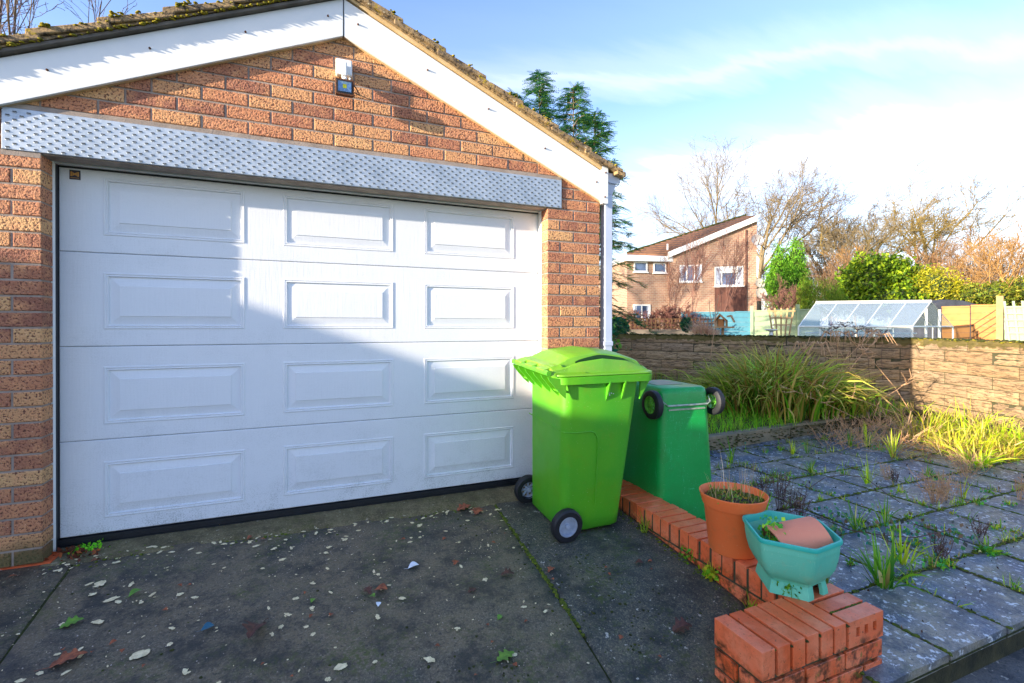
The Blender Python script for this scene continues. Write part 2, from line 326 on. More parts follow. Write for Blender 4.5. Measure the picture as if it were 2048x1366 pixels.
# ------------------------------------------------------------------ mesh helpers
def tag(o, label=None, cat=None, group=None, kind=None):
    for k, v in (('label', label), ('category', cat), ('group', group), ('kind', kind)):
        if v: o[k] = v
    return o
def link(o, parent=None):
    COL.objects.link(o)
    if parent is not None: o.parent = parent
    return o
def empty(name, loc, label=None, cat=None, group=None, rot=(0, 0, 0), kind=None):
    o = bpy.data.objects.new(name, None); o.location = loc; o.rotation_euler = rot; o.empty_display_size = 0.1
    link(o); return tag(o, label, cat, group, kind)
class MB:
    def __init__(s): s.v = []; s.f = []
    def add(s, vs, fs):
        n = len(s.v); s.v += [tuple(map(float, p)) for p in vs]; s.f += [tuple(i + n for i in f) for f in fs]; return s
    def box(s, x0, x1, y0, y1, z0, z1, c=0):
        if c:
            r = [[(x0 + c, y0, z0 + c), (x1 - c, y0, z0 + c), (x1 - c, y0, z1 - c), (x0 + c, y0, z1 - c)],
                 [(x0, y0 + c, z0), (x1, y0 + c, z0), (x1, y0 + c, z1), (x0, y0 + c, z1)],
                 [(x0, y1, z0), (x1, y1, z0), (x1, y1, z1), (x0, y1, z1)]]
            return s.loft(r)
        return s.add([(x0, y0, z0), (x1, y0, z0), (x1, y1, z0), (x0, y1, z0), (x0, y0, z1), (x1, y0, z1), (x1, y1, z1), (x0, y1, z1)],
                     [(0, 3, 2, 1), (4, 5, 6, 7), (0, 1, 5, 4), (1, 2, 6, 5), (2, 3, 7, 6), (3, 0, 4, 7)])
    def loft(s, rings, cap=True, closed=True):
        n = len(rings[0]); vs = [p for r in rings for p in r]; fs = []
        for i in range(len(rings) - 1):
            for j in range(n if closed else n - 1):
                k = (j + 1) % n
                fs.append((i * n + j, i * n + k, (i + 1) * n + k, (i + 1) * n + j))
        if cap: fs.append(tuple(reversed(range(n)))); fs.append(tuple(range((len(rings) - 1) * n, len(rings) * n)))
        return s.add(vs, fs)
    def prism(s, poly, a, b, ax='y'):
        f = {'y': lambda p, h: (p[0], h, p[1]), 'z': lambda p, h: (p[0], p[1], h), 'x': lambda p, h: (h, p[0], p[1])}[ax]
        return s.loft([[f(p, a) for p in poly], [f(p, b) for p in poly]])
    def tube(s, pts, r, n=6, cap=True):
        pts = [Vector(p) for p in pts]; rings = []
        if not hasattr(r, '__len__'): r = [r] * len(pts)
        for i, p in enumerate(pts):
            d = (pts[min(i + 1, len(pts) - 1)] - pts[max(i - 1, 0)]).normalized()
            a = d.cross(Vector((0, 0, 1))) if abs(d.z) < 0.95 else d.cross(Vector((1, 0, 0))); a.normalize(); b = d.cross(a)
            rings.append([p + (a * math.cos(2 * math.pi * k / n) + b * math.sin(2 * math.pi * k / n)) * r[i] for k in range(n)])
        return s.loft(rings, cap)
    def lathe(s, prof, n=32, c=(0, 0, 0), jig=0):
        rings = [[(c[0] + r * math.cos(2 * math.pi * k / n), c[1] + r * math.sin(2 * math.pi * k / n), c[2] + z) for k in range(n)] for r, z in prof]
        return s.loft(rings, False)
    def mesh(s, name, smooth=False):
        me = bpy.data.meshes.new(name); me.from_pydata(s.v, [], s.f); me.validate(); me.update()
        bm = bmesh.new(); bm.from_mesh(me); bmesh.ops.recalc_face_normals(bm, faces=bm.faces); bm.to_mesh(me); bm.free()
        if smooth: me.polygons.foreach_set('use_smooth', [True] * len(me.polygons))
        return me
    def build(s, name, mat, parent=None, smooth=False, bevel=0, loc=(0, 0, 0), rot=(0, 0, 0), world=False, auto=None, seg=2):
        if world and parent is not None:      # vertices given in world coordinates of an unrotated parent
            p = parent; off = Vector((0, 0, 0))
            while p is not None: off += p.location; p = p.parent
            s.v = [(a - off.x, b - off.y, c - off.z) for a, b, c in s.v]
        me = s.mesh(name, smooth); me.materials.append(mat)
        o = bpy.data.objects.new(name, me); o.location = loc; o.rotation_euler = rot; link(o, parent)
        if bevel:
            bv = o.modifiers.new('Bevel', 'BEVEL'); bv.width = bevel; bv.segments = seg; bv.limit_method = 'ANGLE'; bv.angle_limit = R_(40)
        if auto is not None:
            try: me.set_sharp_from_angle(angle=R_(auto))
            except Exception: pass
        return o
def inst(me, name, loc, parent=None, rot=(0, 0, 0), scale=None):
    o = bpy.data.objects.new(name, me); o.location = loc; o.rotation_euler = rot
    if scale is not None: o.scale = scale
    return link(o, parent)
def npmesh(name, V, F, mat, parent=None, col=None, smooth=False, loc=(0, 0, 0)):
    """V (n,3), F (m,k) arrays"""
    me = bpy.data.meshes.new(name); V = np.asarray(V, np.float32); F = np.asarray(F, np.int32); m, k = F.shape
    me.vertices.add(len(V)); me.vertices.foreach_set('co', V.ravel())
    me.loops.add(m * k); me.loops.foreach_set('vertex_index', F.ravel())
    me.polygons.add(m); me.polygons.foreach_set('loop_start', np.arange(0, m * k, k, dtype=np.int32))
    try: me.polygons.foreach_set('loop_total', np.full(m, k, np.int32))
    except Exception: pass
    if smooth: me.polygons.foreach_set('use_smooth', np.ones(m, bool))
    me.update(calc_edges=True)
    if col is not None:
        a = me.color_attributes.new('Col', 'FLOAT_COLOR', 'POINT')
        c = np.ones((len(V), 4), np.float32); c[:, :3] = col; a.data.foreach_set('color', c.ravel())
    me.materials.append(mat); o = bpy.data.objects.new(name, me); o.location = loc; return link(o, parent)

def pick(cols, n, jit=0.18):
    c = np.array([x[:3] for x in cols])[rng.integers(0, len(cols), n)]
    return np.clip(c * (1 + rng.normal(0, jit, (n, 1))), 0.002, 1)
def blades(base, az, length, lean, bend, width, cols, K=5, name='blade', mat=None, parent=None, loc=(0, 0, 0), tipcol=None):
    """arching strap leaves; all args arrays of n"""
    n = len(base); t = np.linspace(0, 1, K + 1)
    th = lean[:, None] + bend[:, None] * t[None, :] ** 1.4
    seg = length[:, None] / K
    r = np.concatenate([np.zeros((n, 1)), np.cumsum(np.sin(th[:, :-1]) * seg, 1)], 1)
    z = np.concatenate([np.zeros((n, 1)), np.cumsum(np.cos(th[:, :-1]) * seg, 1)], 1)
    ax = np.stack([np.cos(az), np.sin(az)], 1); px = np.stack([-np.sin(az), np.cos(az)], 1)
    tw = rng.normal(0, 0.5, n); side = px * np.cos(tw)[:, None]
    w = width[:, None] * np.array([0.7, 1.0, 1.0, 0.85, 0.55, 0.0][:K + 1] if K == 5 else np.clip(1.1 - t, 0, 1) ** 0.7 * 1.0)[None, :]
    P = np.zeros((n, K + 1, 3)); P[..., :2] = base[:, None, :2] + r[..., None] * ax[:, None, :]; P[..., 2] = base[:, None, 2] + z
    off = np.zeros((n, K + 1, 3)); off[..., :2] = side[:, None, :] * w[..., None] * 0.5; off[..., 2] = (np.sin(tw)[:, None] * w) * 0.5
    V = np.stack([P - off, P + off], 2).reshape(n, -1, 3)
    m = 2 * (K + 1); f = np.array([[2 * k, 2 * k + 1, 2 * k + 3, 2 * k + 2] for k in range(K)])
    F = (np.arange(n)[:, None, None] * m + f[None]).reshape(-1, 4)
    C = np.repeat(cols[:, None, :], m, 1)
    if tipcol is not None:
        tt = np.repeat(t, 2)[None, :, None] ** 3; C = C * (1 - tt * 0.8) + np.array(tipcol[:3])[None, None] * tt * 0.8
    return V.reshape(-1, 3), F, C.reshape(-1, 3)
def leaves(cen, size, cols, aspect=0.55, up=0.0):
    n = len(cen); a = rng.normal(0, 1, (n, 3)); a[:, 2] += up; a /= np.linalg.norm(a, axis=1)[:, None]
    b = np.cross(a, rng.normal(0, 1, (n, 3))); b /= np.linalg.norm(b, axis=1)[:, None] + 1e-9
    s = size[:, None]; c = np.cross(a, b)
    V = np.stack([cen - a * s, cen + b * s * aspect + c * s * 0.15, cen + a * s, cen - b * s * aspect + c * s * 0.15], 1)
    F = np.arange(n * 4).reshape(n, 4)
    return V.reshape(-1, 3), F, np.repeat(cols, 4, 0)
def join(parts):
    V = []; F = []; C = []; n = 0
    for v, f, c in parts: V.append(v); F.append(f + n); C.append(c); n += len(v)
    return np.concatenate(V), np.concatenate(F), np.concatenate(C)
def rot_z(p, a):
    c, s = math.cos(a), math.sin(a); return (p[0] * c - p[1] * s, p[0] * s + p[1] * c, p[2])

# ================================================================== THE GROUND
def drive_z(x, y):
    z = -0.015 * (min(max(x, -2), 3.2) + 0.5)
    z += 0.07 * min(0, max(y, -1.1)) + 0.15 * min(0, max(y + 1.1, -5))
    return z
def sheet(name, x0, x1, y0, y1, nx, ny, fz, mat, parent=None, kind='structure', smooth=True):
    X, Y = np.meshgrid(np.linspace(x0, x1, nx), np.linspace(y0, y1, ny))
    Z = np.vectorize(fz)(X, Y); V = np.stack([X, Y, Z], -1).reshape(-1, 3)
    i = np.arange(ny - 1)[:, None] * nx + np.arange(nx - 1)[None]; F = np.stack([i, i + 1, i + nx + 1, i + nx], -1).reshape(-1, 4)
    o = npmesh(name, V, F, mat, parent, smooth=smooth); tag(o, kind=kind); return o
MT['grass_far'] = simple('rough winter grass', S(96, 112, 50), S(70, 84, 36), 0.8, 0.95, 0.6, 8)
# terrain: one sheet that drops below driveway and patio and rises beyond the garden wall
def terr(x, y):
    d = math.hypot(x - 0.8, y + 3.0)
    near = -0.62
    a = max(0.0, min(1.0, (y - 0.55 * (9.5 - x) - 1.5 + 0.4) / 1.5)) if x < 9.5 else max(0.0, min(1.0, (x - 9.3) / 1.2))
    h = 0.12 + 0.006 * max(0, d - 12)
    if x < 2.8: a = max(0.0, min(1.0, (y - 5.6) / 1.0))
    return near * (1 - a) + h * a
sheet('ground', -150, 250, -60, 400, 120, 140, lambda x, y: -0.7 + 0.0 * x, MT['grass_far'])
sheet('garden_ground', 2.9, 60, 4.2, 75, 80, 80, lambda x, y: 0.10 + 0.008 * max(0, math.hypot(x, y) - 12) + 0.05 * math.sin(x * 0.7) * math.cos(y * 0.5), MT['grass_far'])
sheet('garden_ground', 9.6, 70, -30, 4.3, 60, 40, lambda x, y: 0.02 + 0.006 * max(0, math.hypot(x, y) - 12), MT['grass_far'])

# driveway of cast bays with mossy joints
drive = sheet('driveway', -9, 2.75, -9, 0.16, 60, 50, lambda x, y: drive_z(x, y) - 0.007, MT['dmoss'])
def bay(poly, mat, n=26):
    """one concrete bay: quad poly (4 world xy corners), subdivided, with a rolled edge"""
    V = []; F = []
    pl = [np.array(p) for p in poly]
    ea = 0.010 / max(np.linalg.norm(pl[1] - pl[0]), 0.1); eb = 0.010 / max(np.linalg.norm(pl[3] - pl[0]), 0.1)
    ta = np.concatenate([[0], np.linspace(ea, 1 - ea, n - 2), [1]]); tb = np.concatenate([[0], np.linspace(eb, 1 - eb, n - 2), [1]])
    for a in ta:
        for b in tb:
            p = (np.array(poly[0]) * (1 - a) * (1 - b) + np.array(poly[1]) * a * (1 - b) + np.array(poly[2]) * a * b + np.array(poly[3]) * (1 - a) * b)
            e = min(a, 1 - a, b, 1 - b)
            wob = 0.0025 * math.sin(p[0] * 7.1 + p[1] * 3.3) + 0.002 * math.sin(p[0] * 13 - p[1] * 17)
            V.append((p[0], p[1], drive_z(p[0], p[1]) + wob - (0.012 if e == 0 else 0)))
    F = [(i * n + j, (i + 1) * n + j, (i + 1) * n + j + 1, i * n + j + 1) for i in range(n - 1) for j in range(n - 1)]
    o = npmesh('concrete_bay', V, F, mat, drive, smooth=True)
    me = o.data; bm = bmesh.new(); bm.from_mesh(me); bmesh.ops.recalc_face_normals(bm, faces=bm.faces); bm.to_mesh(me); bm.free()
    return o
ja, jb = onz(985, 1010, -0.06)[:2], onz(1112, 1195, -0.13)[:2]     # right joint
dj = (jb - ja) / np.linalg.norm(jb - ja); jn = ja - dj * 0.22; jf = ja + dj * 7
la, lb = onz(270, 985, -0.02)[:2], onz(15, 1329, -0.1)[:2]         # left joint
dl = (lb - la) / np.linalg.norm(lb - la); ln = la - dl * (la[1] - 0.02) / dl[1]; lf = la + dl * 7
jn = ja + dj * (-0.02 - ja[1]) / dj[1]
w = np.array([0.0014, 0])
bay([ln + w, jn - w, jf - w, lf + w], MT['drive'], 40)
bay([jn + w, (2.72, -0.03), (2.72, -7.0), jf + w], MT['drive2'], 30)
bay([(-6.0, -0.005), ln - w, lf - w, (-8, -7)], MT['drive'], 26)

# ================================================================== GARAGE
G = 0.07749; Z0 = 2.0147
XL, XO0, XO1, XR_ = -0.890, -0.445, 2.329, 2.765
APX, APZ = 0.954, 2.905
def rake(x): return APZ - 0.452 * abs(x - APX)
gar = empty('garage', (0.95, 0, 0), 'brick garage with a white panelled up and over door and a mossy tiled gable roof', 'garage')
# mortar core (joints are recessed 5 mm behind the brick faces)
y0, y1 = 0.005, 0.0975
m = MB(); m.box(XL + 0.005, XO0 - 0.005, y0, y1, -0.2, Z0); m.box(XO1 + 0.005, XR_ - 0.005, y0, y1, -0.2, Z0)
m.prism([(XL + 0.005, Z0), (XR_ - 0.005, Z0), (XR_ - 0.005, rake(XR_) + 0.03), (APX, APZ + 0.05), (XL + 0.005, rake(XL) + 0.03)], y0, y1)
m.build('mortar', MT['mortar'], gar, world=True)
# side and back walls
m = MB(); m.box(XR_ - 0.11, XR_, 0.112, 5.2, -0.2, 2.08); m.box(XL, XL + 0.11, 0.112, 5.2, -0.2, 2.08)
m.prism([(XL, -0.2), (XR_, -0.2), (XR_, 2.08), (APX, 2.86), (XL, 2.08)], 5.2, 5.3)
m.build('side_wall', MT['brick'], gar, world=True)

_bc = {}
def brick_mesh(sx, sz, d=0.1025, c=0.004, mat='brick', axis='y'):
    k = (round(sx, 3), round(sz, 3), round(d, 3), mat)
    if k not in _bc:
        me = MB().box(-sx / 2, sx / 2, 0, d, -sz / 2, sz / 2, c).mesh('brick'); me.materials.append(MT[mat]); _bc[k] = me
    return _bc[k]
def gb(xa, xb, n):
    """one facing brick in course n between x joints xa, xb (joint centres)"""
    j = 0.005; za, zb = Z0 + n * G + j, Z0 + (n + 1) * G - j
    xa += j; xb -= j
    if xb - xa < 0.02: return
    xm = (xa + xb) / 2; dy = random.uniform(-0.0025, 0.0015)
    if n >= 3 and zb > min(rake(xa), rake(xb)) - 0.0:
        # cut brick under the rake
        poly = [(xa, za), (xb, za), (xb, zb), (xa, zb)]
        for sgn in (-1, 1):     # clip by z <= APZ + 0.03 -+ slope
            out = []
            f = lambda p: APZ + 0.02 - 0.452 * sgn * (p[0] - APX) - p[1]
            for i in range(len(poly)):
                a, b = poly[i], poly[(i + 1) % len(poly)]; fa, fb = f(a), f(b)
                if fa >= 0: out.append(a)
                if fa * fb < 0:
                    t = fa / (fa - fb); out.append((a[0] + (b[0] - a[0]) * t, a[1] + (b[1] - a[1]) * t))
            poly = out
            if len(poly) < 3: return
        area = abs(sum(poly[i][0] * poly[(i + 1) % len(poly)][1] - poly[(i + 1) % len(poly)][0] * poly[i][1] for i in range(len(poly)))) / 2
        if area < 0.0008: return
        MB().prism(poly, dy, 0.1).build('brick', MT['brick'], gar, world=True); return
    me = brick_mesh(xb - xa, zb - za)
    inst(me, 'brick', (xm - 0.95, dy, (za + zb) / 2), gar, rot=(0, random.uniform(-0.003, 0.003), 0))
for n in range(-26, 0):
    odd = n % 2 == 1
    xs = [2.329, 2.541, 2.765] if odd else [2.329, 2.429, 2.653, 2.765]
    xs[0] -= 0.005; xs[-1] += 0.005
    for a, b in zip(xs, xs[1:]): gb(a, b, n)
    xs = [-0.445, -0.670, -0.890] if odd else [-0.445, -0.5575, -0.7825, -0.890]
    xs[0] += 0.005; xs[-1] -= 0.005
    for a, b in zip(xs, xs[1:]): gb(b, a, n)
for n in range(0, 3):       # beside the lintel
    for a, b in zip(*( (lambda q: (q, q[1:]))([2.441, 2.653, 2.770] if n % 2 == 0 else [2.441, 2.541, 2.770]))): gb(a, b, n)
    for a, b in zip(*( (lambda q: (q, q[1:]))([-0.895, -0.7, -0.592] if n % 2 == 0 else [-0.895, -0.592]))): gb(a, b, n)
for n in range(3, 12):
    off = 0 if n % 2 == 1 else 0.1125
    k0 = -5
    for k in range(k0, 14):
        a, b = k * 0.225 + off, (k + 1) * 0.225 + off
        a2, b2 = max(a, XL - 0.005), min(b, XR_ + 0.005)
        if b2 - a2 > 0.03: gb(a2, b2, n)
MB().box(-0.9, -0.41, -0.012, 0.1, -0.03, 0.004).build('damp_course', MT['dpc'], gar, world=True)

# lintel: galvanised steel with rows of slots
lin = MB(); lx0, lx1, lz0, lz1 = -0.588, 2.437, 2.020, 2.222
lin.box(lx0, lx1, -0.010, 0.002, lz0, lz1, 0.002)
lin.box(lx0 + 0.01, lx1 - 0.004, 0.002, 0.118, lz0, lz0 + 0.006)
lint = lin.build('steel_lintel', MT['galv'], gar, world=True)
hs, lips = MB(), MB()
PX, PZ = 0.0522, 0.0385
r = 0
for iz in range(10):
    z = lz0 + 0.012 + iz * PZ / 2
    if z > lz1 - 0.008: break
    x = lx0 + 0.022 + (PX / 2 if iz % 2 else 0)
    while x < lx1 - 0.012:
        # a pressed slot: dark mouth under a small raised lip
        hs.box(x - 0.0075, x + 0.0075, -0.0108, -0.009, z - 0.0026, z + 0.0024)
        continue_ = 0
        lips.loft([[(x - 0.011, -0.0102, z - 0.002), (x - 0.006, -0.0102, z - 0.009), (x + 0.006, -0.0102, z - 0.009), (x + 0.011, -0.0102, z - 0.002)],
                   [(x - 0.008, -0.0135, z - 0.0030), (x - 0.004, -0.0115, z - 0.0065), (x + 0.004, -0.0115, z - 0.0065), (x + 0.008, -0.0135, z - 0.0030)]])
        x += PX
o = hs.build('slots', MT['hole'], lint, world=True); tag(o, kind='stuff')
o = lips.build('slot_lips', MT['galv'], lint, world=True); tag(o, kind='stuff')
MB().box(lx0 - 0.004, lx1 + 0.0, -0.006, 0.09, lz1 + 0.001, lz1 + 0.022).build('mortar_bed', MT['mortar'], gar, world=True)
MB().box(-0.595, -0.447, -0.004, 0.09, lz0 - 0.026, lz0 - 0.001).build('mortar_bed', MT['mortar'], gar, world=True)

# door frame, seal and sectional door
DY = 0.165
MB().box(-0.50, -0.4452, 0.1035, 0.130, -0.1, 2.03).build('door_frame', MT['upvc'], gar, world=True); MB().box(2.3295, 2.40, 0.1035, 0.155, -0.1, 2.03).build('door_frame', MT['upvc'], gar, world=True); MB().box(-0.445, 2.329, 0.125, 0.19, 2.013, 2.03).build('head_frame', MT['upvc'], gar, world=True)
sl_ = MB(); sl_.box(-0.50, -0.4462, 0.131, 0.195, -0.08, 2.012); sl_.box(2.3445, 2.40, 0.156, 0.195, -0.08, 2.012); sl_.box(-0.4545, 2.3445, 0.16, 0.195, 2.004, 2.012)
gd = MB()
gd.box(-0.45, 2.34, DY + 0.012, DY + 0.05, -0.12, 2.01)
door = gd.build('garage_door', MT['hole'], gar, world=True)
sl_.build('rubber_seal', MT['black'], door, world=True)
bs = MB()
for k in range(3): bs.box(-0.4535, 2.3435, DY - 0.006 + 0.004 * (k % 2), DY + 0.012, 0.047 - 0.018 * (k + 1), 0.047 - 0.018 * k - 0.002)
bs.build('bottom_seal', MT['black'], door, world=True)
cx = [(-0.259, 0.411), (0.614, 1.274), (1.477, 2.139)]
def section(z0, z1, zo0, zo1):
    """a steel section with three pressed fielded panels"""
    m = MB(); x0, x1 = -0.4455, 2.3415; c = 0.004
    def rect(xa, xb, za, zb, y): return [(xa, y, za), (xb, y, za), (xb, y, zb), (xa, y, zb)]
    # outer frame faces built as strips between panel openings
    xs = [x0 + c]; 
    for a, b in cx: xs += [a, b]
    xs.append(x1 - c)
    y = DY
    def quad(a, b, za, zb): m.add([(a, y, za), (b, y, za), (b, y, zb), (a, y, zb)], [(0, 1, 2, 3)])
    for i in range(len(xs) - 1):
        if i % 2 == 0: quad(xs[i], xs[i + 1], z0 + c, z1 - c)
        else: quad(xs[i], xs[i + 1], z0 + c, zo0); quad(xs[i], xs[i + 1], zo1, z1 - c)
    # rolled edges
    m.loft([rect(x0 + c, x1 - c, z0 + c, z1 - c, y), rect(x0, x1, z0, z1, y + c), rect(x0, x1, z0, z1, y + 0.010)], cap=False)
    for a, b in cx:
        prof = [(0, 0), (0.003, -0.0035), (0.009, -0.004), (0.0125, -0.0005), (0.016, -0.003), (0.020, -0.003), (0.024, 0.0075), (0.062, 0.0005), (0.070, -0.0005), (0.0715, -0.0045)]
        rings = [rect(a + d, b - d, zo0 + d, zo1 - d, y + dy) for d, dy in prof]
        m.loft(rings, cap=False)
        d, dy = prof[-1]; m.add(rect(a + d, b - d, zo0 + d, zo1 - d, y + dy), [(0, 1, 2, 3)])
    return m.build('door_section', MT['door'], door, world=True)
zj = [0.051, 0.556, 1.060, 1.564, 2.008]
zo = [(0.131, 0.437), (0.638, 0.951), (1.152, 1.459), (1.659, 1.972)]
for i in range(4): section(zj[i] + 0.0012, zj[i + 1] - 0.0012, *zo[i])
# mortar threshold under the door
nn_ = 60; V = []; 
for q in range(nn_ + 1):
    x = -0.44 + 2.765 * q / nn_
    for yy, zz_ in ((0.20, 0.004), (0.13, 0.004), (0.07, -0.002), (0.02, drive_z(x, 0) * 0.55), (-0.035, drive_z(x, -0.035) + 0.003), (-0.06, drive_z(x, -0.06) - 0.02)):
        V.append((x, yy + (random.uniform(-0.012, 0.012) if yy < 0.05 else 0), zz_ + random.uniform(-0.002, 0.002)))
F = [(q * 6 + i_, (q + 1) * 6 + i_, (q + 1) * 6 + i_ + 1, q * 6 + i_ + 1) for q in range(nn_) for i_ in range(5)]
npmesh('threshold', V, F, MT['thresh'], drive, smooth=True)
# maker's badge
bd = MB(); bd.box(-0.412 - 0.0, -0.366, DY - 0.003, DY + 0.002, 1.947, 1.996)
bd = MB().box(-0.400, -0.355, DY - 0.004, DY - 0.0005, 1.945, 1.994)
badge = bd.build('badge', simple('dark badge', S(40, 30, 40), S(30, 22, 34), 20, 0.4), door, world=True)
bm_ = MB(); cxb, czb = -0.3775, 1.973
for sgn in (-1, 1):
    bm_.box(cxb + sgn * 0.014 - 0.0035, cxb + sgn * 0.014 + 0.0035, DY - 0.0052, DY - 0.0042, czb - 0.012, czb + 0.012)
    bm_.prism([(cxb + sgn * 0.009, czb - 0.010), (cxb + sgn * 0.009, czb + 0.010), (cxb, czb + 0.004), (cxb, czb - 0.004)], DY - 0.0052, DY - 0.0042)
bm_.box(cxb - 0.018, cxb + 0.018, DY - 0.0052, DY - 0.0042, czb - 0.021, czb - 0.019)
bm_.build('emblem', simple('gold print', S(206, 150, 50), S(190, 130, 40), 20, 0.4), badge, world=True)

# barge boards, cream lips, soffits
BY = -0.035; k = 0.4445; AX = 0.953
def bz(x): return 2.901 - k * abs(x - AX)
def mv(x, z): return 0.8217 + (x - 0.8217) * 1.0293, 1.1847 + (z - 1.1847) * 1.0293
def board(xa, xb, name='barge_board'):
    m = MB(); h = 0.222; zt = lambda x: bz(x) + h
    m.prism([(xa, bz(xa)), (xb, bz(xb)), (xb, zt(xb)), (xa, zt(xa))], BY, BY + 0.018)
    o = m.build(name, MT['upvc'], gar, world=True, bevel=0.003)
    # rolled bottom lip with a shallow cove above it
    m = MB(); m.prism([(xa, bz(xa) - 0.004), (xb, bz(xb) - 0.004), (xb, bz(xb) + 0.012), (xa, bz(xa) + 0.012)], BY - 0.003, BY + 0.002)
    m.build('board_lip', MT['upvc'], o, world=False, bevel=0.002, loc=(0, 0, 0)) if False else None
    return o
b1 = board(-1.06, 0.951); b2 = board(0.955, 2.790)
for xa, xb in ((-1.06, 0.951), (0.955, 2.790)):
    m = MB(); m.prism([(xa, bz(xa) + 0.0), (xb, bz(xb) + 0.0), (xb, bz(xb) + 0.009), (xa, bz(xa) + 0.009)], BY + 0.019, 0.004)
    m.build('soffit', MT['beige'], gar, world=True)
m = MB(); xa, xb = 0.961, 2.752      # cream undercloak strip seen above the right board
m.prism([(xa, bz(xa) + 0.231), (xb, bz(xb) + 0.231), (xb, bz(xb) + 0.253), (xa, bz(xa) + 0.253)], BY - 0.012, BY + 0.03)
m.build('undercloak', MT['beige'], gar, world=True)
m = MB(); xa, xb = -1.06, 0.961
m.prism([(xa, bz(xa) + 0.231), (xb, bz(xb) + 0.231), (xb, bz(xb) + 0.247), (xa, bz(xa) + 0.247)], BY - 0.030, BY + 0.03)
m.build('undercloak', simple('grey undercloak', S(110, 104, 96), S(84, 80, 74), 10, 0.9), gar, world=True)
# box end cap
m = MB(); m.box(2.755, 2.808, BY - 0.014, BY + 0.02, 2.078, 2.372)
m.box(2.790, 2.806, BY + 0.021, 0.11, 2.084, 2.28)
m.build('end_cap', MT['upvc'], gar, world=True, bevel=0.004)
for x, y, z in [(-0.372, -0.12, 2.383), (0.027, -0.12, 2.574), (0.451, -0.12, 2.757), (0.865, -0.12, 2.946), (1.029, -0.12, 2.937), (1.439, -0.12, 2.755), (1.839, -0.12, 2.584), (2.248, -0.12, 2.386), (2.66, -0.12, 2.204), (2.728, -0.136, 2.275), (2.722, -0.136, 2.10)]:
    y = BY if y > -0.13 else BY - 0.014; x, z = mv(x, z)
    MB().tube([(x, y + 0.002, z), (x, y - 0.004, z), (x, y - 0.011, z)], [0.006, 0.0055, 0.003], 8).build('screw', MT['rust'], gar, world=True)
MB().box(0.9513, 0.9547, BY - 0.001, BY + 0.01, 2.90, 3.14).build('board_joint', MT['black'], gar, world=True)

# roof tiles: verge tiles one by one with a mortar bedding, the rest of each slope joined in courses
SL = math.atan(k)
RZ = 3.154
for side in (-1, 1):
    gauge = 0.270
    for i in range(8):
        xs = AX + side * (0.02 + i * gauge); xe = xs + side * (gauge + 0.055)
        # lower end stands on the tile below
        za, zb = RZ - k * abs(xs - AX) + 0.022, RZ - k * abs(xe - AX) + 0.050
        if abs(xe - AX) > 2.02: xe = AX + side * 1.99; zb = RZ - k * 1.99 + 0.042
        t = 0.026
        for row, (ya, yb) in enumerate([(-0.082, 0.13)] + [(0.135 + 0.29 * j, 0.42 + 0.29 * j) for j in range(18)]):
            if row > 0 and i % 1: continue
            m = MB(); n = 5
            rings = []
            for (x, z) in ((xs, za), (xe, zb)):
                ring = []
                for a in range(n + 1):
                    u = a / n; yy = ya + (yb - ya) * u
                    ring.append((x, yy, z + (0.016 * math.cos(u * 2 * math.pi) if row else 0.012 * math.exp(-((u - 0.05) / 0.12) ** 2))))
                for a in range(n, -1, -1):
                    u = a / n; yy = ya + (yb - ya) * u; ring.append((x, yy, z - t))
                rings.append(ring)
            m.loft(rings)
            if row == 0: m.build('roof_tile', MT['tile'], gar, world=True, bevel=0.006)
            else:
                if row == 1: acc = MB() if i == 0 else acc
                acc.add(m.v, m.f)
    acc.build('roof_slope', MT['tile'], gar, world=True)
    m = MB(); xa, xb = AX + side * 0.0, AX + side * 1.80
    pts = []; nn = 40; top = []; bot = []
    for q in range(nn + 1):
        x = xa + (xb - xa) * q / nn; zz_ = RZ - k * abs(x - AX)
        top.append((x, zz_ + 0.034 + random.uniform(-0.004, 0.006))); bot.append((x, zz_ - 0.004))
    ring0 = []; 
    for q in range(nn):
        m.loft([[(top[q][0], -0.068 + random.uniform(-0.004, 0.004), bot[q][1]), (top[q][0], -0.060, top[q][1]), (top[q][0], 0.05, top[q][1]), (top[q][0], 0.05, bot[q][1])],
                [(top[q + 1][0], -0.068, bot[q + 1][1]), (top[q + 1][0], -0.060, top[q + 1][1]), (top[q + 1][0], 0.05, top[q + 1][1]), (top[q + 1][0], 0.05, bot[q + 1][1])]])
    m.build('verge_bedding', MT['tile'], gar, world=True)
m = MB()
for j in range(14):
    ya, yb = -0.078 + j * 0.4, 0.34 + j * 0.4
    rr = 0.10 if j else 0.11
    rings = []
    for yy in (ya, yb):
        s_ = 1.0 if yy == yb else 1.08
        rings.append([(AX + rr * s_ * math.cos(a), yy, RZ + 0.015 + rr * s_ * 0.75 * math.sin(a)) for a in [math.pi * q / 8 for q in range(9)]] + [(AX + 0.08 * math.cos(a), yy, RZ + 0.01 + 0.05 * math.sin(a)) for a in [math.pi * q / 8 for q in range(8, -1, -1)]])
    m.loft(rings)
m.build('ridge_tiles', MT['tile'], gar, world=True)
def mosscushions(name, pts, mat, parent, rad=(0.01, 0.03), n=7, flat=0.6):
    m = MB()
    for p in pts:
        r = random.uniform(*rad); seg = n; rings = []
        ph = [random.uniform(0.75, 1.25) for _ in range(seg)]
        for lv, (rr, h) in enumerate(((1, 0), (0.85, 0.55), (0.45, 0.95))):
            rings.append([(p[0] + r * rr * ph[q] * math.cos(2 * math.pi * q / seg), p[1] + r * rr * ph[q] * math.sin(2 * math.pi * q / seg), p[2] - 0.003 + r * flat * h * random.uniform(0.8, 1.2)) for q in range(seg)])
        m.loft(rings)
    o = m.build(name, mat, parent, world=True, smooth=True); tag(o, kind='stuff'); return o
pts = []
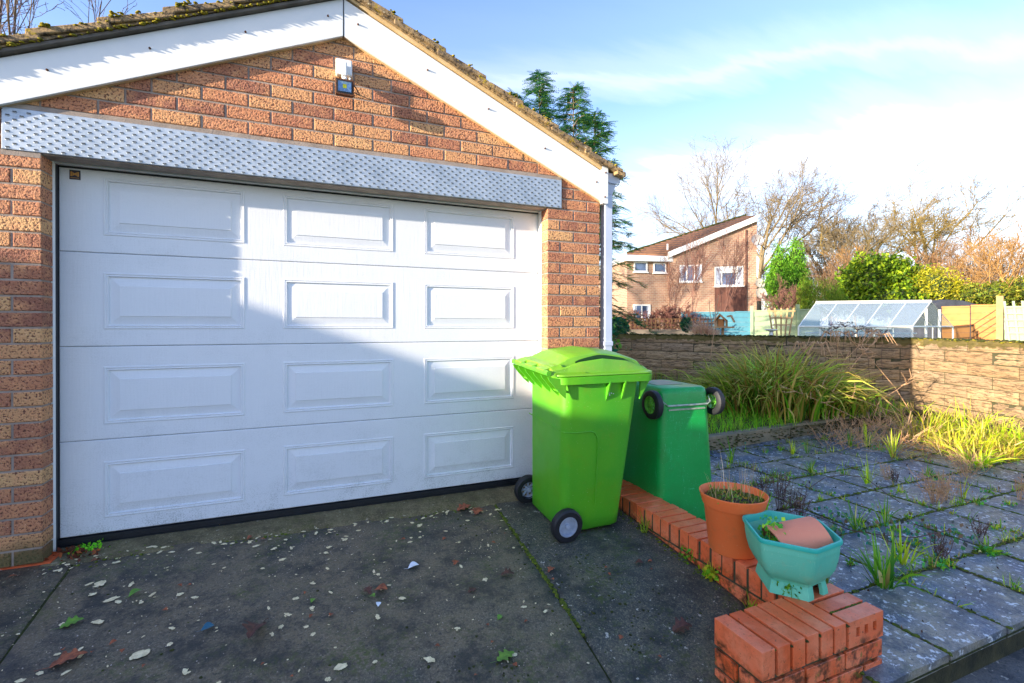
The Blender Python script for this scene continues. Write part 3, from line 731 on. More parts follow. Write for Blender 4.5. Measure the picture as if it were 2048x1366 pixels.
for _ in range(230):
    s_ = random.choice((-1, -1, 1)); u = random.random() * 1.9; x = AX + s_ * u
    i = (u - 0.02) / 0.270; fr_ = i - math.floor(i)
    if random.random() < 0.55: fr_ = 1 - abs(random.gauss(0, 0.14)); u = 0.02 + (math.floor(i) + fr_) * 0.270; x = AX + s_ * u
    zt_ = RZ - k * u + 0.030 + 0.028 * fr_
    if s_ > 0 and random.random() < 0.35: continue
    pts.append((x, random.uniform(-0.090, -0.070), zt_ + random.uniform(-0.012, 0.012)))
for _ in range(170):
    u = random.random() * 1.9; pts.append((AX - u, -0.068 + random.uniform(-0.006, 0), RZ - k * u - 0.004 + random.uniform(-0.004, 0.006)))
mosscushions('roof_moss', pts, MT['ymoss'], gar, (0.005, 0.014), 6, 0.7)

# gutter and square downpipe
m = MB()
prof = [(2.775, 2.300), (2.780, 2.245), (2.800, 2.225), (2.860, 2.222), (2.885, 2.240), (2.895, 2.300), (2.890, 2.300), (2.880, 2.245), (2.860, 2.228), (2.802, 2.231), (2.786, 2.248), (2.781, 2.300)]
prof = [(a + 0.035, b + 0.02) for a, b in prof]
m.prism(prof, -0.02, 5.2)
m.prism([(a + 0.035, b + 0.02) for a, b in [(2.777, 2.298), (2.782, 2.246), (2.801, 2.227), (2.859, 2.224), (2.883, 2.242), (2.893, 2.298)]], -0.025, -0.018)
gut = m.build('gutter', MT['upvc_grey'], gar, world=True)
m = MB(); arc = [(2.893 + 0.0 , -0.06, 2.30)] 
m.tube([(a + 0.035, 0.02, b + 0.02) for a, b in [(2.80, 2.218), (2.85, 2.214), (2.895, 2.222), (2.918, 2.25), (2.926, 2.30), (2.930, 2.325)]], 0.004, 6)
m.build('gutter_clip', MT['upvc_grey'], gut, world=True)
m = MB()
m.loft([[(2.815, -0.01, 2.245), (2.905, -0.01, 2.245), (2.905, 0.08, 2.245), (2.815, 0.08, 2.245)], [(2.812, 0.0, 2.165), (2.878, 0.0, 2.165), (2.878, 0.065, 2.165), (2.812, 0.065, 2.165)]])
m.box(2.812, 2.878, 0.0, 0.065, 0.55, 2.165); m.box(2.815, 2.875, 0.003, 0.062, -0.10, 0.55)
m.box(2.806, 2.884, -0.006, 0.071, 1.02, 1.055)
m.build('downpipe', MT['upvc_grey'], gar, world=True, bevel=0.004)
m = MB(); m.box(2.766, 2.788, 0.12, 5.2, 2.06, 2.32); m.build('fascia', MT['upvc'], gar, world=True)

# ------------------------------------------------------------------ security light
fl = empty('security_light', (0.956, 0, 2.62), 'small rusty floodlight under a white sensor box on the garage gable', 'light')
m = MB(); m.box(-0.046, 0.046, -0.045, -0.001, 0.045, 0.140); m.build('sensor_box', MT['upvc'], fl, bevel=0.008)
m = MB(); m.box(-0.014, 0.014, -0.085, -0.047, 0.022, 0.105); m.build('sensor_head', MT['upvc'], fl, bevel=0.006)
m = MB(); m.tube([(0.0, -0.05, 0.03), (0.006, -0.07, 0.005), (0.0, -0.075, -0.01)], [0.016, 0.012, 0.012], 8); m.tube([(0.03, -0.02, 0.05), (0.035, -0.04, 0.02), (0.03, -0.06, -0.012)], 0.006, 6)
m.build('bracket', MT['upvc'], fl)
m = MB(); m.loft([[(-0.052, -0.115, -0.106), (0.052, -0.115, -0.106), (0.052, -0.115, -0.012), (-0.052, -0.115, -0.012)], [(-0.048, -0.07, -0.098), (0.048, -0.07, -0.098), (0.048, -0.07, -0.018), (-0.048, -0.07, -0.018)]])
hous = m.build('housing', simple('rusted housing', S(120, 66, 24), S(50, 34, 24), 70, 0.8, 0.5, 90), fl, bevel=0.003)
m = MB(); ir = [(-0.043, -0.097), (0.043, -0.097), (0.043, -0.021), (-0.043, -0.021)]
m.loft([[(x, -0.1155, z) for x, z in ir], [(x * 0.98, -0.116, (z + 0.059) * 0.98 - 0.059) for x, z in ir]])
m.build('black_bezel', MT['hole'], hous)
m = MB(); ot = [(-0.036, -0.088), (0.036, -0.088), (0.036, -0.030), (-0.036, -0.030)]; inn = [(-0.011, -0.068), (0.011, -0.068), (0.011, -0.044), (-0.011, -0.044)]
m.loft([[(x, -0.1195, z) for x, z in ot], [(x, -0.1168, z) for x, z in inn]], cap=False); m.build('reflector', simple('blue grey reflector', S(120, 150, 176), S(90, 120, 150), 60, 0.2, metal=0.6), hous)
m = MB()
for q in range(4): m.box(-0.010 + q * 0.0053, -0.0065 + q * 0.0053, -0.1175, -0.1166, -0.067, -0.045)
m.build('led_chip', simple('yellow led', S(190, 200, 30), S(160, 170, 20), 60, 0.4), hous)
m = MB(); m.tube([(0.05, -0.08, -0.02), (0.065, -0.06, -0.028), (0.085, -0.03, -0.04), (0.09, -0.005, -0.042), (0.06, -0.004, -0.03)], 0.0035, 6); m.build('cable', MT['hole'], fl)

# ================================================================== THE NEIGHBOUR'S BUILDING (left, out of frame; its shade lies over drive and door)
nb = empty('neighbour_garage', (-8.5, -1, 0), 'neighbouring brick building to the left of the driveway', 'building')
NX = -6.2
def nzs(z): return z - 0.0
prof = [(-9, -0.6), (7.5, -0.6), (7.5, 2.45), (-1.12, 2.45), (-1.5, 2.085), (-2.2, 2.06), (-9, 2.04)]
m = MB(); m.prism([(y, z) for y, z in prof], NX - 4, NX, 'x'); m.build('wall', MT['brick'], nb, world=True)

# ================================================================== LOW BRICK WALL AND PIER
lw = empty('low_brick_wall', (2.80, -0.9, -0.1), 'low wall of smooth red bricks on edge ending in a square pier', 'wall')
WX0, WX1, WT = 2.715, 2.930, 0.022
m = MB(); m.box(WX0 + 0.006, WX1 - 0.006, -1.585, -0.06, -0.45, WT - 0.014); m.box(2.276, 2.930, -1.812, -1.61, -0.6, WT - 0.014)
m.build('mortar', MT['old_mortar'], lw, world=True)
def rbrick(cx, cy, cz, sx, sy, sz, tilt=0.006):
    key = ('red', round(sx, 3), round(sy, 3), round(sz, 3))
    if key not in _bc:
        me = MB().box(-sx / 2, sx / 2, -sy / 2, sy / 2, -sz / 2, sz / 2).mesh('brick'); me.materials.append(MT['red']); _bc[key] = me
    o = inst(_bc[key], 'brick', (cx - 2.80 + random.uniform(-.0015, .0015), cy + 0.9 + random.uniform(-.001, .001), cz + 0.1 + random.uniform(-.0015, .002)), lw, rot=(random.uniform(-tilt, tilt), random.uniform(-tilt, tilt), random.uniform(-tilt, tilt)))
    bv = o.modifiers.new('Bevel', 'BEVEL'); bv.width = 0.0014; bv.segments = 1
    return o
P_ = 0.0775
y = -1.715
k_ = 0
while y < -0.08:
    rbrick((WX0 + WX1) / 2 + (0.016 if k_ < 2 else 0.004 if k_ % 3 else -0.003), y, WT - 0.054, 0.215, 0.0635, 0.108); y += P_; k_ += 1
yy = -1.50
while yy < -0.1:
    rbrick(WX0 + 0.051, yy + 0.02, WT - 0.108 - 0.012 - 0.0325, 0.1025, 0.215, 0.065, 0.003); yy += 0.225
yy = -1.56
while yy < -0.1:
    rbrick(WX0 + 0.053, yy, WT - 0.108 - 0.012 * 2 - 0.0325 - 0.065, 0.1025, 0.215, 0.065, 0.003); yy += 0.225
# pier: six bricks on edge lying along y, then one across at the far end
PY0, PY1 = -1.825, -1.605
for i in range(6):
    rbrick(2.265 + 0.033 + i * 0.0775, (PY0 + PY1) / 2, WT - 0.050, 0.0640, 0.217, 0.104)
pierend = []
x = 2.265 + 6 * 0.0775
# perforated brick seen end on, laid on edge across the corner
for j, yc in enumerate((-1.718 - 0.055, -1.718 + 0.055 - 0.004)):
    pass
m = MB()
bx0, bx1, by0, by1, bz0, bz1 = x + 0.001, x + 0.213, -1.825, -1.760, WT - 0.102, WT
hx = [bx0 + 0.055, bx0 + 0.106, bx0 + 0.158]; hw, hz0, hz1 = 0.011, bz0 + 0.036, bz1 - 0.030
xs = [bx0]
for h in hx: xs += [h - hw, h + hw]
xs.append(bx1)
for i in range(len(xs) - 1):
    if i % 2 == 0: m.box(xs[i], xs[i + 1], by0, by0 + 0.03, bz0, bz1) if False else None
V_ = []
# front face with three holes
def q4(a, b, z0, z1, yv): m.add([(a, yv, z0), (b, yv, z0), (b, yv, z1), (a, yv, z1)], [(0, 1, 2, 3)])
for i in range(len(xs) - 1):
    if i % 2 == 0: q4(xs[i], xs[i + 1], bz0, bz1, by0)
    else:
        q4(xs[i], xs[i + 1], bz0, hz0, by0); q4(xs[i], xs[i + 1], hz1, bz1, by0)
        a, b = xs[i], xs[i + 1]
        m.loft([[(a, by0, hz0), (b, by0, hz0), (b, by0, hz1), (a, by0, hz1)], [(a, by0 + 0.05, hz0), (b, by0 + 0.05, hz0), (b, by0 + 0.05, hz1), (a, by0 + 0.05, hz1)]], cap=False)
        q4(a, b, hz0, hz1, by0 + 0.05)
m.add([(bx0, by0, bz0), (bx0, by1, bz0), (bx0, by1, bz1), (bx0, by0, bz1)], [(0, 1, 2, 3)])
m.add([(bx1, by0, bz0), (bx1, by1, bz0), (bx1, by1, bz1), (bx1, by0, bz1)], [(0, 1, 2, 3)])
m.add([(bx0, by0, bz1), (bx1, by0, bz1), (bx1, by1, bz1), (bx0, by1, bz1)], [(0, 1, 2, 3)])
m.add([(bx0, by1, bz0), (bx1, by1, bz0), (bx1, by1, bz1), (bx0, by1, bz1)], [(0, 1, 2, 3)])
pb = m.build('brick', MT['red'], lw, world=True); tag(pb, 'perforated brick with three square holes in its face')
for c_ in range(5):       # courses below the soldier course: near face and left face
    z = WT - 0.104 - 0.012 - 0.0325 - c_ * 0.0775
    xs = [2.265, 2.4175, 2.6425, 2.8675, 2.944] if c_ % 2 == 1 else [2.265, 2.49, 2.725, 2.944]
    xs = [2.2625, 2.4875, 2.7125, 2.9435] if c_ % 2 == 0 else [2.2625, 2.375, 2.6, 2.825, 2.9435]
    for a, b in zip(xs, xs[1:]):
        if b - a > 0.05: rbrick((a + b) / 2, -1.825 + 0.051, z, b - a - 0.011, 0.1025, 0.065, 0.002)
    rbrick(2.265 + 0.051, -1.66, z, 0.1025, 0.103, 0.065, 0.002)
# moss in the joints
pts = []
for i in range(1, 7):
    for _ in range(26): pts.append((2.265 + i * 0.0775 - 0.006 + random.uniform(-0.004, 0.004), random.uniform(-1.825, -1.61), WT - 0.010))
for _ in range(90): pts.append((random.uniform(2.735, 2.93), -1.7555 + random.uniform(-0.004, 0.004), WT - 0.006))
for _ in range(60): pts.append((random.uniform(2.28, 2.93), -1.603 + random.uniform(-0.006, 0.006), WT - 0.008))
for i in range(20):
    for _ in range(8 if i % 3 else 18): pts.append((random.uniform(2.72, 2.93), -1.545 + 0.0775 * (i - 0.5) + random.uniform(-0.003, 0.003), WT - 0.013))
mosscushions('joint_moss', pts, MT['dmoss'], lw, (0.004, 0.009), 5, 0.6)
pts = [(random.uniform(2.74, 2.93), -1.7555 + random.uniform(-0.004, 0.006), WT - 0.003) for _ in range(60)] + [(2.265 + 0.0775 * random.randint(1, 5) - 0.006, random.uniform(-1.82, -1.62), WT - 0.006) for _ in range(70)]
mosscushions('joint_moss', pts, MT['moss'], lw, (0.003, 0.008), 5, 0.6)

# ================================================================== PATIO
PZ_ = -0.19
def patio_z(x, y): return PZ_
pat = tag(npmesh('patio', [(2.93, -1.905, PZ_ - 0.035), (12, -1.905, PZ_ - 0.035), (12, 4.3, PZ_ - 0.035), (2.93, 4.3, PZ_ - 0.035)], [[0, 1, 2, 3]], MT['dmoss']), kind='structure')
X0s, PS = 3.262 - 0.4555, 0.4555
_sl = []
for v in range(5):
    m = MB(); s_ = 0.2205; n = 9; top = []; 
    me_b = bmesh.new(); bmesh.ops.create_grid(me_b, x_segments=10, y_segments=10, size=s_)
    for ve in me_b.verts:
        e = max(abs(ve.co.x), abs(ve.co.y)) / s_
        ve.co.z = 0.0016 * math.sin(ve.co.x * 23 + v * 2) * math.cos(ve.co.y * 19 + v) - (0.004 if e > 0.98 else 0)
        if e > 0.98:
            ve.co.x *= 1 - random.uniform(0, 0.008); ve.co.y *= 1 - random.uniform(0, 0.008)
    ed = [e for e in me_b.edges if e.is_boundary]
    r_ = bmesh.ops.extrude_edge_only(me_b, edges=ed)
    for ve in [g for g in r_['geom'] if isinstance(g, bmesh.types.BMVert)]: ve.co.z = -0.05
    bmesh.ops.recalc_face_normals(me_b, faces=me_b.faces)
    me = bpy.data.meshes.new('paving_slab'); me_b.to_mesh(me); me_b.free(); me.materials.append(MT['slab']); _sl.append(me)
mossp = []
for row in range(0, 7):
    yc = -1.905 + PS * (row + 0.5)
    for col in range(0, 15):
        xc = X0s + PS * (col + 0.5)
        if xc - 0.2 < 2.93 and row > 0: pass
        if xc > 8.9: continue
        if xc < 2.95 - 0.15: continue
        tilt = 0.008
        inst(random.choice(_sl), 'paving_slab', (xc, yc, PZ_ + random.uniform(-0.004, 0.004)), pat, rot=(random.uniform(-tilt, tilt), random.uniform(-tilt, tilt), math.pi / 2 * random.randint(0, 3)))
        d_ = 60 if row < 4 else 24
        for _ in range(d_):
            if random.random() < 0.75: mossp.append((xc - PS / 2 + random.uniform(-0.008, 0.008), yc + random.uniform(-.5, .5) * PS * random.choice((1, 1, .5)), PZ_ - 0.001))
            if random.random() < 0.75: mossp.append((xc + random.uniform(-.5, .5) * PS, yc + PS / 2 + random.uniform(-0.012, 0.012), PZ_ - 0.001))
o = mosscushions('joint_moss', mossp, MT['moss'], pat, (0.006, 0.014), 6, 0.5)
# front edge: slab ends over a mossy concrete riser, lower path below
m = MB(); m.box(2.95, 12, -1.885, -1.80, -0.55, PZ_ - 0.050); m.build('riser', MT['slab_edge'], pat)
tag(sheet('lower_path', 2.2, 14, -9, -1.80, 20, 14, lambda x, y: -0.33 - 0.01 * (x - 3), MT['gravel']), kind='structure')

# raised bed: kerb stones, soil
kb = empty('raised_bed_edging', (6.3, 0.9, PZ_), 'low concrete kerb edging the raised planting bed', 'kerb')
kmat = simple('mossy kerb concrete', S(150, 134, 106), S(112, 108, 84), 8, 0.9, 0.5, 50)
ka, kc = np.array([3.3, 0.80]), np.array([8.9, 1.14])
nk = 6
for i in range(nk):
    a = ka + (kc - ka) * i / nk; b = ka + (kc - ka) * (i + 1) / nk; d = (b - a) / np.linalg.norm(b - a); p = np.array([-d[1], d[0]])
    a = a + d * 0.006; b = b - d * 0.006
    m = MB()
    for (w0, w1, z0, z1) in ((0.0, 0.09, PZ_ - 0.1, -0.075), (-0.012, 0.10, -0.073, -0.035)):
        m.loft([[(*(a + p * w0), z0), (*(b + p * w0), z0), (*(b + p * w1), z0), (*(a + p * w1), z0)], [(*(a + p * w0), z1), (*(b + p * w0), z1), (*(b + p * w1), z1), (*(a + p * w1), z1)]])
    m.build('kerb_stone', kmat, kb, world=True, bevel=0.006)
pts = [(*(ka + (kc - ka) * random.random() + np.array([0, -0.012 + random.uniform(-.004, .004)])), random.uniform(PZ_, -0.05)) for _ in range(500)]
mosscushions('kerb_moss', pts, MT['dmoss'], kb, (0.006, 0.02), 6, 0.5)
def bed_z(x, y): return -0.06 + 0.30 * max(0, min(1, (y - 1.0) / 3.5)) * max(0, min(1, (8.8 - x) / 2.5)) + 0.015 * math.sin(x * 5) * math.cos(y * 4)
MT['bed'] = simple('bed soil with moss', S(96, 92, 40), S(70, 54, 36), 6, 0.95, 0.8, 40)
sheet('planting_bed', 2.9, 9.6, 0.95, 6.6, 40, 40, bed_z, MT['bed'])

# ================================================================== GARDEN WALL
gw = empty('garden_wall', (9.03, 1.25, -0.1), 'long mossy wall of rough buff walling blocks behind the patio', 'wall')
GA, GB_, GC = np.array([5.9, 5.92]), np.array([9.03, 1.25]), np.array([8.05, -1.95])
def wall_run(A, B, zbase, ztop, nc, bl, start=0.0):
    d = B - A; ln_ = np.linalg.norm(d); d /= ln_; nrm = np.array([d[1], -d[0]])
    if np.dot(nrm, CP[:2] - A) < 0: nrm = -nrm
    ang = math.atan2(d[1], d[0])
    h = (ztop - zbase) / nc
    core = MB(); q = [A - nrm * 0.012, B - nrm * 0.012, B - nrm * 0.19, A - nrm * 0.19]
    core.prism([tuple(p) for p in q], zbase - 0.3, ztop - 0.005, 'z'); core.build('mortar', MT['old_mortar'], gw, world=True)
    for c_ in range(nc):
        s_ = start - (bl / 2 if c_ % 2 else 0)
        while s_ < ln_:
            a, b = max(s_, 0) + 0.005, min(s_ + bl, ln_) - 0.005; s_ += bl
            if b - a < 0.04: continue
            nx_ = max(4, int((b - a) / 0.06)); nz_ = 4
            z0 = zbase + c_ * h + 0.005; z1 = z0 + h - 0.010
            vs = []; fs = []
            prou = random.uniform(-0.004, 0.010); ph = random.random() * 9
            for iz in range(nz_ + 1):
                for ix in range(nx_ + 1):
                    u = a + (b - a) * ix / nx_; z = z0 + (z1 - z0) * iz / nz_
                    e = 0.010 if (ix in (0, nx_) or iz in (0, nz_)) else 0
                    o_ = prou - e + (0 if e else random.uniform(-0.007, 0.009) + 0.006 * math.sin(iz * 2.6 + ix * 0.5 + ph))
                    p = A + d * u + nrm * o_; vs.append((p[0], p[1], z))
            for iz in range(nz_):
                for ix in range(nx_):
                    k0 = iz * (nx_ + 1) + ix; fs.append((k0, k0 + 1, k0 + nx_ + 2, k0 + nx_ + 1))
            m = MB(); m.add(vs, fs)
            # sides back to the core
            bnd = [ix for ix in range(nx_ + 1)] + [(iz * (nx_ + 1) + nx_) for iz in range(1, nz_ + 1)] + [nz_ * (nx_ + 1) + ix for ix in range(nx_ - 1, -1, -1)] + [iz * (nx_ + 1) for iz in range(nz_ - 1, 0, -1)]
            base = len(m.v); bv_ = [m.v[i] for i in bnd]; m.v += [(x - nrm[0] * 0.05, y - nrm[1] * 0.05, z) for x, y, z in bv_]
            for i in range(len(bnd)): m.f.append((bnd[i], bnd[(i + 1) % len(bnd)], base + (i + 1) % len(bnd), base + i))
            m.build('block', MT['block'], gw, world=True)
    pts = []
    for _ in range(int(ln_ * 170)):
        p = A + d * random.random() * ln_ - nrm * random.uniform(-0.02, 0.10); pts.append((p[0], p[1], ztop + random.uniform(-0.02, 0.006)))
    mosscushions('wall_moss', pts, MT['dmoss'], gw, (0.010, 0.028), 6, 0.6)
    if B[1] < 1.2:
        pts = []
        for _ in range(int(ln_ * 60)):
            p = A + d * random.random() * ln_ - nrm * random.uniform(-0.02, 0.03); pts.append((p[0], p[1], ztop + random.uniform(-0.03, 0.0)))
        mosscushions('wall_moss', pts, MT['ymoss'], gw, (0.008, 0.022), 6, 0.6)
m = MB(); m.prism([(GB_[0] - 0.006, GB_[1] - 0.004), (GB_[0] + 0.17, GB_[1] - 0.02), (GB_[0] + 0.17, GB_[1] + 0.16), (GB_[0] + 0.004, GB_[1] + 0.02)], -0.4, 0.98, 'z'); m.build('corner_stone', MT['block'], gw, world=True)
wall_run(GA, GB_, -0.14, 0.985, 7, 0.60, -0.2)
wall_run(GB_, GC, -0.26, 0.985, 8, 0.60, -0.1)

# ================================================================== WHEELED BINS
def rrect(x0, x1, y0, y1, r, z, n=6, fn=None):
    pts = []
    for cx_, cy_, a0 in ((x1 - r, y1 - r, 0), (x0 + r, y1 - r, 90), (x0 + r, y0 + r, 180), (x1 - r, y0 + r, 270)):
        for i in range(n + 1):
            a = R_(a0 + 90 * i / n); px_, py_ = cx_ + r * math.cos(a), cy_ + r * math.sin(a)
            pts.append((px_, py_, z if fn is None else fn(px_, py_)))
    return pts
def wheel(root, x, y, z, out, rad, rimmat, spokes=8, solid=False):
    """wheel on the y axis; out = +1 / -1 outer side"""
    wd = 0.05
    prof = [(rad * 0.62, -wd / 2), (rad * 0.90, -wd / 2), (rad, -wd * 0.3), (rad, wd * 0.3), (rad * 0.90, wd / 2), (rad * 0.62, wd / 2), (rad * 0.60, 0)]
    m = MB(); n = 40
    rings = [[(x + r * math.cos(2 * math.pi * k / n), y + out * h, z + r * math.sin(2 * math.pi * k / n)) for k in range(n)] for r, h in prof + [prof[0]]]
    m.loft(rings, cap=False); w_ = m.build('wheel', MT['tyre'], root, smooth=True, auto=40)
    m = MB(); prof = [(rad * 0.61, -wd * 0.35), (rad * 0.63, wd * 0.42), (rad * 0.56, wd * 0.46), (rad * 0.53, wd * 0.1 if not solid else wd * 0.02), (rad * 0.52, -wd * 0.3)]
    rings = [[(x + r * math.cos(2 * math.pi * k / n), y + out * h, z + r * math.sin(2 * math.pi * k / n)) for k in range(n)] for r, h in prof]
    m.loft(rings, cap=False)
    if solid:
        rings = [[(x + r * math.cos(2 * math.pi * k / n), y + out * h, z + r * math.sin(2 * math.pi * k / n)) for k in range(n)] for r, h in ((rad * 0.53, wd * 0.02), (rad * 0.15, wd * 0.12))]
        m.loft(rings, cap=True)
    for k in range(spokes if not solid else 0):
        a = 2 * math.pi * k / spokes; c, s_ = math.cos(a), math.sin(a); t_ = 0.0045
        pa, pb_ = rad * 0.12, rad * 0.55
        vs = []
        for rr, hh in ((pa, 0.2), (pb_, 0.05)):
            for sx_, h2 in ((-t_, hh * wd + 0.004), (t_, hh * wd + 0.004), (t_, hh * wd - 0.010), (-t_, hh * wd - 0.010)):
                vs.append((x + rr * c - sx_ * s_, y + out * h2, z + rr * s_ + sx_ * c))
        m.add(vs, [(0, 1, 5, 4), (1, 2, 6, 5), (2, 3, 7, 6), (3, 0, 4, 7), (0, 3, 2, 1), (4, 5, 6, 7)])
    m.tube([(x, y - out * wd * 0.45, z), (x, y + out * wd * 0.40, z), (x, y + out * wd * 0.46, z)], [rad * 0.15, rad * 0.15, rad * 0.11], 16)
    m.build('rim', rimmat, w_, smooth=True, auto=35)
    return w_

b1_ = empty('wheeled_bin', (2.355, -0.325, -0.062), 'upright lime green wheeled bin with a domed lid standing in front of the garage door', 'bin', 'green wheeled bins', rot=(0.062, 0, 0))
def body_ring(z, inset=0.0):
    u = z / 0.93
    return rrect(-0.205 - 0.022 * u + inset, 0.205 + 0.105 * u - inset, -0.232 - 0.016 * u + inset, 0.232 + 0.016 * u - inset, 0.058, z + 0.012, 7)
m = MB(); zs = [0.0, 0.012, 0.08, 0.2, 0.35, 0.5, 0.65, 0.8, 0.925]
rings = [body_ring(z) for z in zs]; rings[0] = body_ring(0.0, 0.012)
m.loft(rings); bd1 = m.build('body', MT['bin1'], b1_, smooth=True, auto=50)
# moulded step line round the lower body (panel edge) on the back and near side
m = MB()
ln1 = [(-0.221, 0.245, 0.63), (-0.221, 0.0, 0.63), (-0.2205, -0.18, 0.628), (-0.205, -0.232, 0.627), (-0.15, -0.2465, 0.625), (-0.04, -0.2465, 0.625), (-0.012, -0.2462, 0.615), (0.008, -0.246, 0.58), (0.014, -0.2455, 0.53), (0.012, -0.238, 0.20), (0.010, -0.236, 0.165)]
m.tube(ln1, 0.0035, 6); m.build('moulded_line', MT['bin1'], bd1)
# rim band
def rim_ring(z, o_): return rrect(-0.262 - o_, 0.372 + o_, -0.270 - o_, 0.270 + o_, 0.05, z, 6)
m = MB(); m.loft([rim_ring(0.930, -0.03), rim_ring(0.918, 0.004), rim_ring(0.918, 0.012), rim_ring(0.958, 0.014), rim_ring(0.962, 0.006), rim_ring(0.962, -0.03)], cap=False)
rb = m.build('rim_band', MT['bin1'], b1_, smooth=True, auto=35)
m = MB()
for xx in (0.055, 0.165, 0.300): m.add([(xx, -0.243, 0.925), (xx, -0.284, 0.925), (xx, -0.284, 0.915), (xx, -0.258, 0.83), (xx, -0.244, 0.80), (xx + 0.010, -0.243, 0.925), (xx + 0.010, -0.284, 0.925), (xx + 0.010, -0.284, 0.915), (xx + 0.010, -0.258, 0.83), (xx + 0.010, -0.244, 0.80)],
      [(0, 1, 2, 3, 4), (9, 8, 7, 6, 5), (0, 5, 6, 1), (1, 6, 7, 2), (2, 7, 8, 3), (3, 8, 9, 4), (4, 9, 5, 0)]) if xx < 0.25 else None
for yy in (-0.24, 0.24): m.add([(0.305, yy - 0.006, 0.925), (0.380, yy - 0.006, 0.925), (0.305, yy - 0.006, 0.80), (0.305, yy + 0.006, 0.925), (0.380, yy + 0.006, 0.925), (0.305, yy + 0.006, 0.80)], [(0, 1, 2), (5, 4, 3), (0, 3, 4, 1), (1, 4, 5, 2)])
# hinge gussets on the back
for yy in (-0.215, -0.06, 0.06, 0.215):
    wdt = 0.045 if abs(yy) > 0.1 else 0.010
    for e in ((-wdt, wdt) if wdt > 0.02 else (0,)):
        ya = yy + e
        m.add([(-0.224, ya - 0.004, 0.945), (-0.345, ya - 0.004, 0.965), (-0.335, ya - 0.004, 0.945), (-0.262, ya - 0.004, 0.865), (-0.226, ya - 0.004, 0.835), (-0.224, ya + 0.004, 0.945), (-0.345, ya + 0.004, 0.965), (-0.335, ya + 0.004, 0.945), (-0.262, ya + 0.004, 0.865), (-0.226, ya + 0.004, 0.835)],
              [(0, 1, 2, 3, 4), (9, 8, 7, 6, 5), (0, 5, 6, 1), (1, 6, 7, 2), (2, 7, 8, 3), (3, 8, 9, 4), (4, 9, 5, 0)])
    if wdt > 0.02: m.box(-0.262, -0.224, yy - wdt, yy + wdt, 0.872, 0.880)
tag(m.build('gussets', MT['bin1'], bd1), kind='stuff')
# hinge / handle bar
m = MB(); m.tube([(-0.338, -0.262, 0.985), (-0.338, 0.262, 0.985)], 0.0155, 14)
hb = m.build('handle', MT['bin1'], b1_, smooth=True, auto=40)
m = MB()
for yy in (-0.215, -0.105, 0.105, 0.215): m.tube([(-0.338, yy - 0.0012, 0.985), (-0.338, yy + 0.0012, 0.985)], 0.0162, 14)
m.build('handle_groove', MT['hole'], hb)
# lid
def lidz(px_, py_, h, y_half, base=0.972, sag=0.0):
    u = (px_ + 0.345) / 0.725
    prof = np.interp(u, [0, .12, .3, .5, .75, .93, 1.0], [0.16, 0.40, 0.85, 1.0, 0.74, 0.24, 0.0])
    e = max(0.0, 1 - (abs(py_) / y_half) ** 3.5)
    return base + h * prof * (0.12 + 0.88 * e)
m = MB(); Lx0, Lx1, Ly = -0.325, 0.375, 0.262
nu, nv = 40, 60; vs = []; fs = []
for i in range(nu + 1):
    for j in range(nv + 1):
        u = i / nu; v = j / nv * 2 - 1
        x_ = Lx0 + (Lx1 - Lx0) * u; y_ = Ly * v * (1 - 0.05 * u)
        arch = np.interp(u, [0, .10, .28, .5, .75, .92, 1.0], [0.02, 0.030, 0.062, 0.078, 0.060, 0.022, 0.002])
        dome = np.interp(abs(v), [0, .5, .68, .735, .80, .86, .93, 1.0], [0.045, 0.040, 0.032, 0.027, -0.030, -0.034, 0.004, -0.020])
        if u < 0.14 or u > 0.93: dome = np.interp(abs(v), [0, .8, .97, 1.0], [0.018, 0.012, -0.004, -0.03])
        elif u < 0.2: dome = dome * 0.5 + 0.5 * np.interp(abs(v), [0, .8, .97, 1.0], [0.018, 0.012, -0.004, -0.03])
        z_ = 0.978 + arch + dome
        if abs(v) == 1 or u in (0, 1): z_ = 0.966
        vs.append((x_, y_, z_))
for i in range(nu):
    for j in range(nv):
        k0 = i * (nv + 1) + j; fs.append((k0, k0 + 1, k0 + nv + 2, k0 + nv + 1))
m.add(vs, fs)
MT['lid'] = plastic('faded lime lid plastic', S(120, 176, 34), S(92, 166, 34), 0.36, S(176, 160, 50), S(190, 214, 130), 0.5)
lid = m.build('lid', MT['lid'], b1_, smooth=True, auto=38)
m = MB()      # flat flange of the lid all round and its front lip
m.loft([rrect(-0.30, 0.385, -0.276, 0.276, 0.06, 0.964, 6), rrect(-0.30, 0.392, -0.282, 0.282, 0.06, 0.967, 6), rrect(-0.30, 0.390, -0.280, 0.280, 0.06, 0.975, 6), rrect(-0.28, 0.37, -0.258, 0.258, 0.05, 0.979, 6)])
m.box(-0.30, -0.10, -0.262, 0.262, 0.975, 0.986)
m.build('lid_flange', MT['lid'], lid, smooth=True, auto=35)
m = MB()
for yy in (-0.16, 0.0, 0.16):
    m.loft([[(-0.350, yy - 0.055, 0.972), (-0.350, yy + 0.055, 0.972), (-0.350, yy + 0.055, 1.000), (-0.350, yy - 0.055, 1.000)], [(-0.27, yy - 0.05, 0.985), (-0.27, yy + 0.05, 0.985), (-0.27, yy + 0.05, 1.022), (-0.27, yy - 0.05, 1.022)]])
m.build('lid_hinge', MT['lid'], lid, bevel=0.004)
